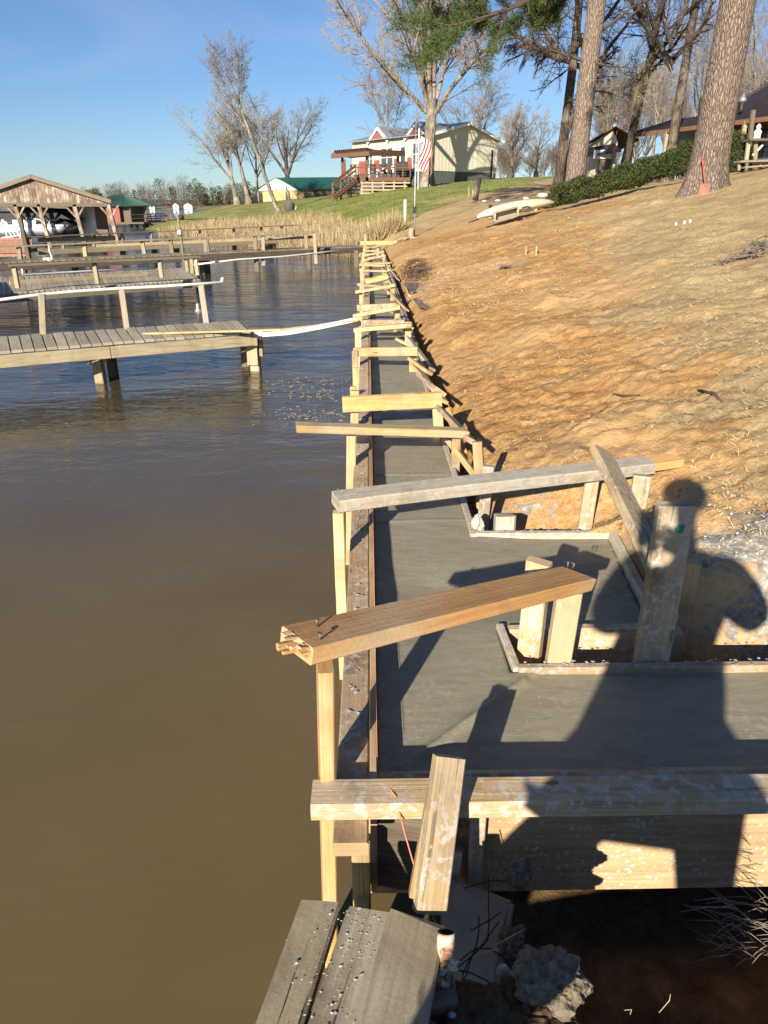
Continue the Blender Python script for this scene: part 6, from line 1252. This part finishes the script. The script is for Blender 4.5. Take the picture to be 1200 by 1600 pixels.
b = MB(); b.board(a0-[0, 0, .08], a2-[0, 0, .08], .22, .05, -n_in); b.build('fascia', M['brownst'], t)
wi = n_in*2.6; PF = Frame(a0+wi-[0, 0, 0], math.atan2((a2-a0)[1], (a2-a0)[0])); 
if PF.n.dot(n_in) > 0: PF.n = -PF.n
b = MB(); PF.box(b, 0, ln*.20, -3.2, .5, -.1, 0); b.build('blue_wall', M['bluew'], t); b = MB(); PF.box(b, ln*.20+.01, ln, -3.2, .6, -.1, 0); b.build('dark_wall', M['brownst'], t)
b = MB()
for k in range(12): x = .15+k*ln*.20/12; PF.box(b, x, x+.05, -3.2, .45, 0, .03)
b.build('siding_rib', M['bluew'], t)
for k in range(6): x = ln*.235+k*1.45; window(PF, x, x+1.25, -2.0, -.25, t, 0, 'black')
b = MB(); PF.box(b, ln*.20-.9, ln*.20-.1, -3, -.2, .02, .06); b.build('door', M['black'], t)
for u in (.005, .16, .30, .46, .60, .72):
    q = a0+(a2-a0)*u; b = MB(); b.box(q[0]-.09, q[0]+.09, q[1]-.09+.2, q[1]+.09+.2, 2.6, z_e-.05); b.build('porch_post', M['beam'], t)
b = MB(); q0, q1 = a0+(a2-a0)*.0, a0+(a2-a0)*.40; 
for h in (-2.0, -2.8): b.board(q0+[0, 0, h], q1+[0, 0, h], .09, .05, (0, 1, 0))
for k in range(44): q = q0+(q1-q0)*k/43; b.board(q+[0, 0, -2.0], q+[0, 0, -2.85], .045, .04, (0, 1, 0))
b.build('porch_railing', M['old'], t)
b = MB(); quad(b, a0-[0, 0, 3.05], a2-[0, 0, 3.05], a2+wi-[0, 0, 3.05], a0+wi-[0, 0, 3.05], .1); b.build('porch_floor', M['old'], t)
b = MB(); q = a0+(a2-a0)*.50; b.lathe((q[0], q[1]+2.2, z_e+.6), [(.07, 0), (.07, .35), (.2, .37), (.2, .5), (.12, .6), (.02, .8)], 10); b.build('roof_vent', M['galv'], t)
# low wing with cream gable
t = thing('cream_wing', 'small cream gabled wing with brown trim left of the long dark roof', 'house', (15, 50, 3.4))
w0, w1, wp = at(916, 226, 52), at(966, 214, 50), at(958, 200, 50.3); zb = 3.0
w1[2] = w0[2] = (w0[2]+w1[2])/2-.1; dv = np.array([1.5, 8, 0]); b = MB(); b.prism([(w0[0]+.3, w0[1], zb), (w1[0], w1[1], zb), w1, wp-[0, 0, .1], w0+[.3, 0, 0]], dv); b.build('wall', M['cream'], t)
b = MB(); quad(b, w0-[.3, .4, .1], wp-[0, .4, 0], wp+dv, w0+dv-[.3, 0, .1]); quad(b, wp-[0, .4, 0], w1+[1.2, -.4, 0], w1+dv+[1.2, 0, 0], wp+dv); b.build('roof', M['brownst'], t)
b = MB(); quad(b, w0-[.5, 1.6, .9], w1-[.2, 1.6, .7], w1-[.2, .05, .2], w0-[.5, .05, .4]); b.build('lean_to_roof', M['dkroof'], t); b = MB(); b.box(w0[0]+.35, w1[0]-.3, w1[1]-.20, w1[1]-.02+.0, zb, w0[2]-1.0); b.build('dark_porch', M['old'], t)
for px, py in ((964, 182), (961, 184)): b = MB(); q = at(px, py, 53); b.tube([q-[0, 0, 1.3], q], .09, 8); b.build('chimney_pipe', M['galv'], t)
b = MB(); b.box(w1[0]-1.5, w1[0]-.4, w1[1]-.3, w1[1]-.21, w0[2]-1.0, w0[2]-.5); b.build('air_conditioner', M['white'], t)

# ------------------------------------------------------------------ hedge and shrubs
def leafcloud(name, label, cat, blobs, per, leaf, seed, mat='hedge'):
    rs = np.random.RandomState(seed); Vs = []; Tn = []
    for (c, r) in blobs:
        c, r = np.array(c, float), np.array(r, float); n = int(per*r[0]*r[2]); d = rs.normal(0, 1, (n, 3)); d /= np.linalg.norm(d, axis=1)[:, None]; lump = 1+.22*fbm(d[:, 0]*3+c[0], d[:, 2]*3+d[:, 1]*2, 3, seed)
        q = c+d*r*(lump*rs.uniform(.72, 1.03, n))[:, None]; s1 = rs.normal(0, 1, (n, 3)); s1 /= np.linalg.norm(s1, axis=1)[:, None]; s2 = np.cross(s1, rs.normal(0, 1, (n, 3))); s2 /= np.linalg.norm(s2, axis=1)[:, None]; L = leaf*rs.uniform(.6, 1.3, n)[:, None]
        Vs.append(np.stack([q-s1*L, q+s2*L*.5, q+s1*L, q-s2*L*.5], 1).reshape(-1, 3)); Tn.append(np.clip(rs.normal(.5, .25, n), 0, 1))
    V = np.concatenate(Vs); o = bigmesh(name, V, np.arange(len(V)).reshape(-1, 4), M[mat], attrs={'tint': ('FACE', np.concatenate(Tn))}); tag(o, label, cat); return o
def gb(px, py, Y, rx, ry, rz_): p = at(px, py, Y); return (p, (rx, ry, rz_))
leafcloud('hedge', 'long clipped green hedge running up the slope left of the nearest pine', 'hedge', [gb(872+i*9.8, 313-i*3.15, 27+i*.15, .42, .7, (.22+.013*i)*random.uniform(.7, 1.15)) for i in range(2, 21)]+[gb(872+i*9.8+random.uniform(-4, 4), 304-i*3.15-random.uniform(2, 9), 27+i*.15, .22, .3, .20) for i in range(21)]+[gb(1073, 250, 28.5, .5, .7, .62), gb(1052, 256, 28.5, .5, .7, .5)], 11000, .035, 3)
leafcloud('shrub', 'dark green bush at the foot of the double trunk tree beside the kayak', 'shrub', [gb(868, 312, 31, .45, .5, .30), gb(880, 306, 31, .5, .5, .5), gb(858, 318, 30.5, .3, .3, .2)], 6000, .045, 5)
leafcloud('shrub', 'rounded bushy shrub between the nearest pine and the picnic table', 'shrub', [gb(1148, 222, 28, .6, .7, .35), gb(1140, 243, 28, .55, .8, .6), gb(1160, 243, 28, .4, .8, .55), gb(1150, 258, 27, .5, .8, .4)], 11000, .035, 7)
# ------------------------------------------------------------------ yard things
t = thing('kayak', 'upturned cream plastic kayak with a dark oval hatch lying on the straw slope', 'kayak', at(805, 345, 27.5))
A, B = at(748, 345, 26.3), at(868, 322, 29.0); ax = nrm(B-A); Lk = np.linalg.norm(B-A); sd_ = nrm(np.cross(ax, [0, 0.25, 1])); nn = np.cross(sd_, ax); b = MB(); ns = 24; base = 0; nr = 16
for i in range(ns+1):
    u = i/ns; w_ = .40*max(.02, (math.sin(math.pi*min(1, u*1.0+.02)))**.55)*(1 if u > .15 else (.55+u*3)); hgt = .30*max(.05, math.sin(math.pi*min(.98, u+.02)))**.5
    for j in range(nr): a = 2*math.pi*j/nr; y_ = w_*math.cos(a); zz = hgt*(math.sin(a) if math.sin(a) > 0 else .35*math.sin(a)); b.v.append(A+ax*Lk*u+sd_*y_+nn*(zz+.12))
for i in range(ns):
    for j in range(nr): a = i*nr+j; c = i*nr+(j+1) % nr; b.face((a, a+nr, c+nr, c), [(0, 0)]*4, 1, 0, True)
b.face(tuple(range(nr)), [(0, 0)]*nr); b.face(tuple(ns*nr+j for j in range(nr))[::-1], [(0, 0)]*nr); b.build('hull', M['kayak'], t)
hp = at(823, 326.5, 27.0); b = MB(); pts = [hp+ax*.23*math.cos(a)+nrm(nn+sd_*-.6)*0+np.cross(ax, nrm(nn*.55+np.array([0, -1, 0])))*.11*math.sin(a) for a in np.linspace(0, 6.283, 25)]; b.tube(pts, .03, 6); b.build('hatch_rim', M['dkgrey'], t)
b = MB(); b.tube([A+[0, 0, .05], A+[-.35, -.1, -.05]], .02, 6); b.build('tow_line', M['wire'], t)
t = thing('cooler_box', 'open pale grey box lying against the near side of the kayak', 'box', at(790, 345, 26.3)); b = MB(); q0, q1 = at(773, 346, 26.2), at(809, 337, 26.5); dd = q1-q0
for h0, h1, o0, o1 in ((-.02, .03, 0, .3), (.26, .30, .0, .3), (0.03, .26, .26, .3)): b.hexa([q0+[0, o0, h0], q1+[0, o0, h0], q1+[0, o1, h0], q0+[0, o1, h0], q0+[0, o0, h1], q1+[0, o0, h1], q1+[0, o1, h1], q0+[0, o1, h1]])
for q in (q0, q1): b.hexa([q+[-.03, 0, .0], q+[.03, 0, .0], q+[.03, .3, .0], q+[-.03, .3, .0], q+[-.03, 0, .28], q+[.03, 0, .28], q+[.03, .3, .28], q+[-.03, .3, .28]])
b.build('shell', M['dock'], t)
t = thing('picnic_table', 'low weathered table with white stones on it behind the kayak', 'table', at(790, 325, 31)); b = MB(); q0, q1 = at(754, 317, 30.5), at(846, 311, 31.5)
b.board(q0, q1, .9, .06, (0, -.12, 1), seg=4); b.build('table_top', M['oldrail'], t)
for px in (767, 838): b = MB(); q = at(px, 318, 30.4); b.box(q[0]-.06, q[0]+.06, 30.4, 30.55, q[2]-.55, q[2]+.05); b.build('leg', M['beam'], t)
b = MB(); b.board(at(752, 313, 31.3), at(838, 309, 32), .5, .05, (0, 0, 1)); b.build('bench', M['old'], t)
for i, (px, py, r) in enumerate(((757, 314, .06), (778, 313.5, .07), (822, 310, .08), (848, 305, .14))):
    b = MB(); b.blob(at(px, py, 30.45), r, 3, .15, 1.5, i, sq=(1.5, 1, .6), smooth=True); tag(b.build('white_stone', M['white']), ['leftmost white stone on the low table', 'second white stone from the left on the low table', 'white stone near the right end of the low table', 'largest white stone perched right of the low table'][i], 'stone')
o = MB(); p = at(633, 352, 38); o.tube([p-[0, 0, .3], at(633, 312, 38)], .07, 10); tag(o.build('white_post', M['pvc']), 'short white pipe post standing on the lawn', 'post')
t = thing('thin_mast', 'thin grey mast with a small box rising from a cut pale stump', 'mast', at(648, 365, 31)); b = MB(); b.tube([at(647.5, 372, 31), at(648, 330, 31), at(651, 125, 31)], [.03, .025, .012], 8); b.build('mast', M['galv'], t)
b = MB(); q = at(648, 328, 30.95); b.box(q[0]-.07, q[0]+.07, 30.9, 31.0, q[2]-.12, q[2]+.12); b.build('small_box', M['black'], t)
t = thing('cut_stump', 'pale ragged cut stump at the foot of the thin mast', 'stump', at(644, 374, 30.8)); b = MB(); q = at(643, 374, 30.8); b.tube([q-[0, 0, .1], q+[-.03, 0, .25], q+[.02, 0, .42]], [.16, .12, .09], 9)
b.build('stump', M['beam'], t)
for k, (dx, L) in enumerate(((-.6, .2), (-.35, .3), (.3, .15), (.55, .1))): b = MB(); b.tube([q+[0, 0, .05], q+[dx*.6, -.2, .06], q+[dx, -.3, -.02]], [.06, .04, .015], 6); b.build('root', M['beam'], t)
t = thing('broken_stump', 'jagged grey stump with splintered spikes on the lawn edge', 'stump', at(745, 307, 42)); b = MB(); q = at(743, 307, 42); b.tube([q-[0, 0, .2], q+[.05, 0, .5], q+[.25, 0, 1.0]], [.16, .18, .07], 8); b.build('trunk', M['lbark'], t)
for dx, h in ((-.35, .55), (-.15, .5)): b = MB(); b.tube([q+[dx, 0, -.1], q+[dx-.04, 0, h]], [.06, .02], 6); b.build('spike', M['beam'], t)
t = thing('waste_bin', 'dark round bin standing beside the leaning shore tree', 'bin', at(452, 334, 73)); q = at(453, 337, 73); b = MB(); b.lathe(q, [(.42, 0), (.48, .9), (.5, 1.0), (.42, 1.15)], 14); b.build('drum', M['dkgrey'], t); b = MB(); b.board(at(459, 336, 72.5), at(463, 322, 72.5), .12, .05, (0, 1, 0)); b.build('leaning_plank', M['beam'], t)
o = MB(); o.tube([at(456, 325, 74), at(447, 292, 74)], .10, 7); tag(o.build('leaning_pole', M['lbark']), 'slim leaning pole between the leaning tree and the dark bin', 'pole')
for i, (px, py) in enumerate(((822, 392), (838, 393))):
    b = MB(); q = ground_hit(px, py+6); b.board(q-[0, 0, .1], q+[-.01, 0, .17], .035, .03, (0, 1, 0)); tag(b.build('survey_stake', M['beam']), ('left', 'right')[i]+' one of two little wooden stakes stuck in the orange clay', 'stake', 'little stakes in the clay')
for i, (px, py) in enumerate(((1056, 352), (1069, 350), (1078, 348))):
    b = MB(); q = ground_hit(px, py); b.blob((q[0], q[1], q[2]+.02), .022, 2, .3, 2, i, sq=(1, 1, 1.6)); tag(b.build('white_scrap', M['white']), ('leftmost', 'middle', 'rightmost')[i]+' of three white scraps lying on the straw slope', 'scrap')
# brush pile at the right edge
bp = ground_hit(1185, 398); t = thing('brush_pile', 'heap of dry broken twigs on the slope at the right edge', 'brush pile', bp); b = MB(); rs = random.Random(4)
for i in range(240):
    u = rs.uniform(-.5, 1.0); q = bp+np.array([u, rs.uniform(-.3, .5)*(1-abs(u-.4)), 0]); q[2] = gz(q[0], q[1])+rs.uniform(0, .30)*max(.05, 1-abs(u-.5)*1.3); d = V3((rs.uniform(-1, 1), rs.uniform(-.5, .5), rs.uniform(-.1, .45)))*rs.uniform(.15, .45)
    b.tube([q-d*.5, q+V3((0, 0, rs.uniform(-.03, .03))), q+d*.5], [.008, .007, .003], 5)
kind(b.build('dry_twigs', M['twb'], t), 'stuff')
for i, (pts, lab) in enumerate((([(958, 617, 6.2), (975, 619, 6.1), (1000, 617, 6.1)], 'short dark stick lying on the clay slope'), ([(1090, 610, 6.0), (1115, 615, 5.9), (1130, 629, 5.8)], 'curved dark twig on the slope right of the short stick'))):
    b = MB(); P = [on(x, y, 1.4) for x, y, _ in pts]; P = [np.array([p[0], p[1], gz(p[0], p[1])+.012]) for p in P]
    # walk along the view until the stick rests on the slope
    Q = []
    for x, y, _ in pts:
        d = ray(x, y); s_ = 1.0
        while (CAM+d*s_)[2] > gz(*(CAM+d*s_)[:2])+.012 and s_ < 40: s_ += .05
        Q.append(CAM+d*s_)
    b.tube(Q, [.010, .012, .005], 6); tag(b.build('fallen_stick', M['twd']), lab, 'stick')
# picnic bench and statue at the right edge
t = thing('terrace_table', 'weathered slatted table and bench at the right edge of the hilltop', 'table', at(1190, 255, 25)); Yt = 25.
b = MB(); b.board(at(1166, 219, Yt), at(1240, 219, Yt), .5, .07, (0, 0, 1)); b.build('table_top', M['old'], t)
for x0, x1 in ((1170, 1166), (1181, 1180), (1215, 1215)): b = MB(); b.board(at(x0, 220, Yt), at(x1, 250, Yt), .11, .09, (0, 1, 0)); b.build('leg', M['beam'], t)
b = MB(); b.board(at(1152, 253, Yt-.3), at(1240, 250, Yt-.3), .45, .06, (0, 0, 1)); b.board(at(1160, 262, Yt-.5), at(1230, 256, Yt-.5), .3, .05, (0, 0, 1)); b.build('bench_seat', M['oldrail'], t)
b = MB(); b.board(at(1176, 243, Yt), at(1192, 226, Yt), .06, .04, (0, 1, 0)); b.build('brace', M['white'], t)
for px in (1155, 1188): b = MB(); b.board(at(px, 254, Yt-.3), at(px, 266, Yt-.3), .08, .08, (0, 1, 0)); b.build('bench_leg', M['beam'], t)
b = MB(); b.lathe(at(1182, 218, Yt), [(.13, 0), (.10, .1), (.12, .22), (.05, .3), (.08, .36), (.02, .44)], 12); tag(b.build('garden_figurine', M['white']), 'small white garden figurine standing on the slatted table', 'figurine')
b = MB(); q = at(1174, 228, 26); b.board((q[0], 26, q[2]-1), at(1177, 172, 26), .13, .12, (0, 1, 0)); tag(b.build('tall_porch_pole', M['old']), 'dark square pole rising past the slatted table at the right edge', 'pole')

# ------------------------------------------------------------------ the photographer, whose shadow falls across the work
def skin_mesh(name, joints, edges, mat, parent, sub=2, root=0):
    me = bpy.data.meshes.new(name); me.from_pydata([j[0] for j in joints], edges, []); o = link(name, me, parent)
    me.materials.append(mat); m = o.modifiers.new('skin', 'SKIN'); m.use_smooth_shade = True; m.branch_smoothing = .4
    for i, j in enumerate(joints):
        v = me.skin_vertices[0].data[i]; r = j[1]; v.radius = r if hasattr(r, '__len__') else (r, r); v.use_root = (i == root)
    s_ = o.modifiers.new('sub', 'SUBSURF'); s_.levels = sub; s_.render_levels = sub; return o
gzf = 0.66; hx_, hy = 0.03, -0.38
t = thing('person', 'person in dark jacket and jeans, feet apart, holding up a phone in both hands', 'person', (hx_, hy, gzf))
J = [((hx_, hy, 1.60), (.155, .12)), ((hx_, hy+.01, 1.80), (.15, .115)), ((hx_, hy-.01, 2.00), (.175, .12)), ((hx_, hy-.01, 2.13), (.12, .09)), ((hx_, hy+.02, 2.22), (.055, .06)), ((hx_, hy+.05, 2.30), (.06, .075)), ((hx_, hy+.05, 2.40), (.082, .10)), ((hx_, hy+.05, 2.47), (.075, .09)),
     ((hx_-.19, hy, 2.10), .065), ((hx_-.29, hy+.02, 1.86), .052), ((hx_-.115, hy+.17, 2.03), .034), ((hx_-.085, hy+.235, 2.09), .026),
     ((hx_+.19, hy, 2.10), .065), ((hx_+.35, hy+.0, 1.86), .052), ((hx_+.10, hy+.17, 2.03), .034), ((hx_+.045, hy+.235, 2.09), .026),
     ((hx_-.18, hy, 1.48), .12), ((hx_-.41, hy+.06, 1.12), .09), ((hx_-.50, hy+.04, .76), .05), ((hx_-.54, hy+.18, .70), .04),
     ((hx_+.13, hy, 1.48), .11), ((hx_+.19, hy+.04, 1.12), .085), ((hx_+.23, hy-.02, .76), .05), ((hx_+.26, hy+.12, .70), .04)]
Eg = [(0, 1), (1, 2), (2, 3), (3, 4), (4, 5), (5, 6), (6, 7), (2, 8), (8, 9), (9, 10), (10, 11), (2, 12), (12, 13), (13, 14), (14, 15), (0, 16), (16, 17), (17, 18), (18, 19), (0, 20), (20, 21), (21, 22), (22, 23)]
skin_mesh('body', J, Eg, M['skin'], t)
jk = [((hx_-.05, hy, 1.60), (.27, .19)), (J[1][0], (.215, .165)), (J[2][0], (.22, .15)), (J[3][0], (.13, .10))]+[(J[i][0], J[i][1]+.034) for i in (8, 9)]+[(J[10][0], .045)]+[(J[i][0], J[i][1]+.034) for i in (12, 13)]+[(J[14][0], .045)]+[((hx_-.09, hy, 1.40), (.31, .20))]
skin_mesh('jacket', jk, [(0, 1), (1, 2), (2, 3), (2, 4), (4, 5), (5, 6), (2, 7), (7, 8), (8, 9), (0, 10)], M['cloth'], t)
jn = [((hx_, hy, 1.52), (.17, .14)), (J[16][0], .125), (J[17][0], .11), ((hx_-.49, hy+.04, .80), .09), (J[20][0], .125), (J[21][0], .095), ((hx_+.23, hy-.02, .80), .085)]
skin_mesh('jeans', jn, [(0, 1), (1, 2), (2, 3), (0, 4), (4, 5), (5, 6)], M['jeans'], t)
for s_, dy in ((18, 19), (22, 23)):
    a = V3(J[s_][0]); c = V3(J[dy][0]); skin_mesh('boot', [(tuple(a+[0, -.02, .05]), .06), (tuple(a+[0, -.02, -.05]), .055), (tuple((a+c)/2+[0, .02, -.045]), (.05, .04)), (tuple(c+[0, .0, -.012]), (.05, .035))], [(0, 1), (1, 2), (2, 3)], M['leather'], t, 1)
hair = MB(); hair.blob((hx_, hy+.025, 2.455), .108, 3, .08, 3, 2, sq=(.92, 1.02, .82), smooth=True); hair.build('hair', M['leather'], t)
fc = MB(); fc.tube([(hx_, hy+.135, 2.40), (hx_, hy+.165, 2.365), (hx_, hy+.15, 2.355)], [.009, .015, .010], 8); fc.build('nose', M['skin'], t)
for sx in (-1, 1):
    b = MB(); b.blob((hx_+sx*.032, hy+.138, 2.405), .013, 2, 0, 1, 1, smooth=True); b.build('eye', M['white'], t); b = MB(); b.blob((hx_+sx*.092, hy+.04, 2.39), .03, 2, .1, 1, 1, sq=(.3, .7, 1), smooth=True); b.build('ear', M['skin'], t)
b = MB(); b.tube([(hx_-.025, hy+.142, 2.325), (hx_, hy+.15, 2.322), (hx_+.025, hy+.142, 2.325)], .005, 6); b.build('mouth', M['red'], t)
for sx in (-1, 1):
    w_ = V3(J[11 if sx < 0 else 15][0]); pc = w_+[sx*-.004, .03, .035]; b = MB(); 
    hj = [(tuple(w_), (.024, .02)), (tuple(pc), (.034, .017))]; he = [(0, 1)]
    for k, (L, dz) in enumerate(((.060, .035), (.066, .015), (.062, -.005), (.050, -.024))):
        a = pc+np.array([0, .012, dz]); m1 = a+np.array([-sx*.004, .030, .006]); m2 = m1+np.array([-sx*L*.40, .008, .004]); m3 = m2+np.array([-sx*L*.22, -.010, .0]); n0 = len(hj)
        hj += [(tuple(a), .0105), (tuple(m1), .0095), (tuple(m2), .0085), (tuple(m3), .007)]; he += [(1, n0), (n0, n0+1), (n0+1, n0+2), (n0+2, n0+3)]
    n0 = len(hj); a = pc+np.array([-sx*.008, -.008, -.022]); hj += [(tuple(a), .012), (tuple(a+np.array([-sx*.024, -.004, .012])), .011), (tuple(a+np.array([-sx*.046, .0, .022])), .009)]; he += [(1, n0), (n0, n0+1), (n0+1, n0+2)]
    skin_mesh('hand', hj, he, M['skin'], t, 2)
t = thing('phone', 'slim dark phone held upright in both hands', 'phone', (0, -.02, 2.17)); b = MB(); b.board(CAM-FW*.016-UP*.135, CAM-FW*.016+UP*.012, .074, .008, FW, ch=.003); b.build('case', M['black'], t)
b = MB(); b.tube([CAM-FW*.0115, CAM-FW*.0095], [.009, .009], 12); b.build('lens_ring', M['dkgrey'], t)
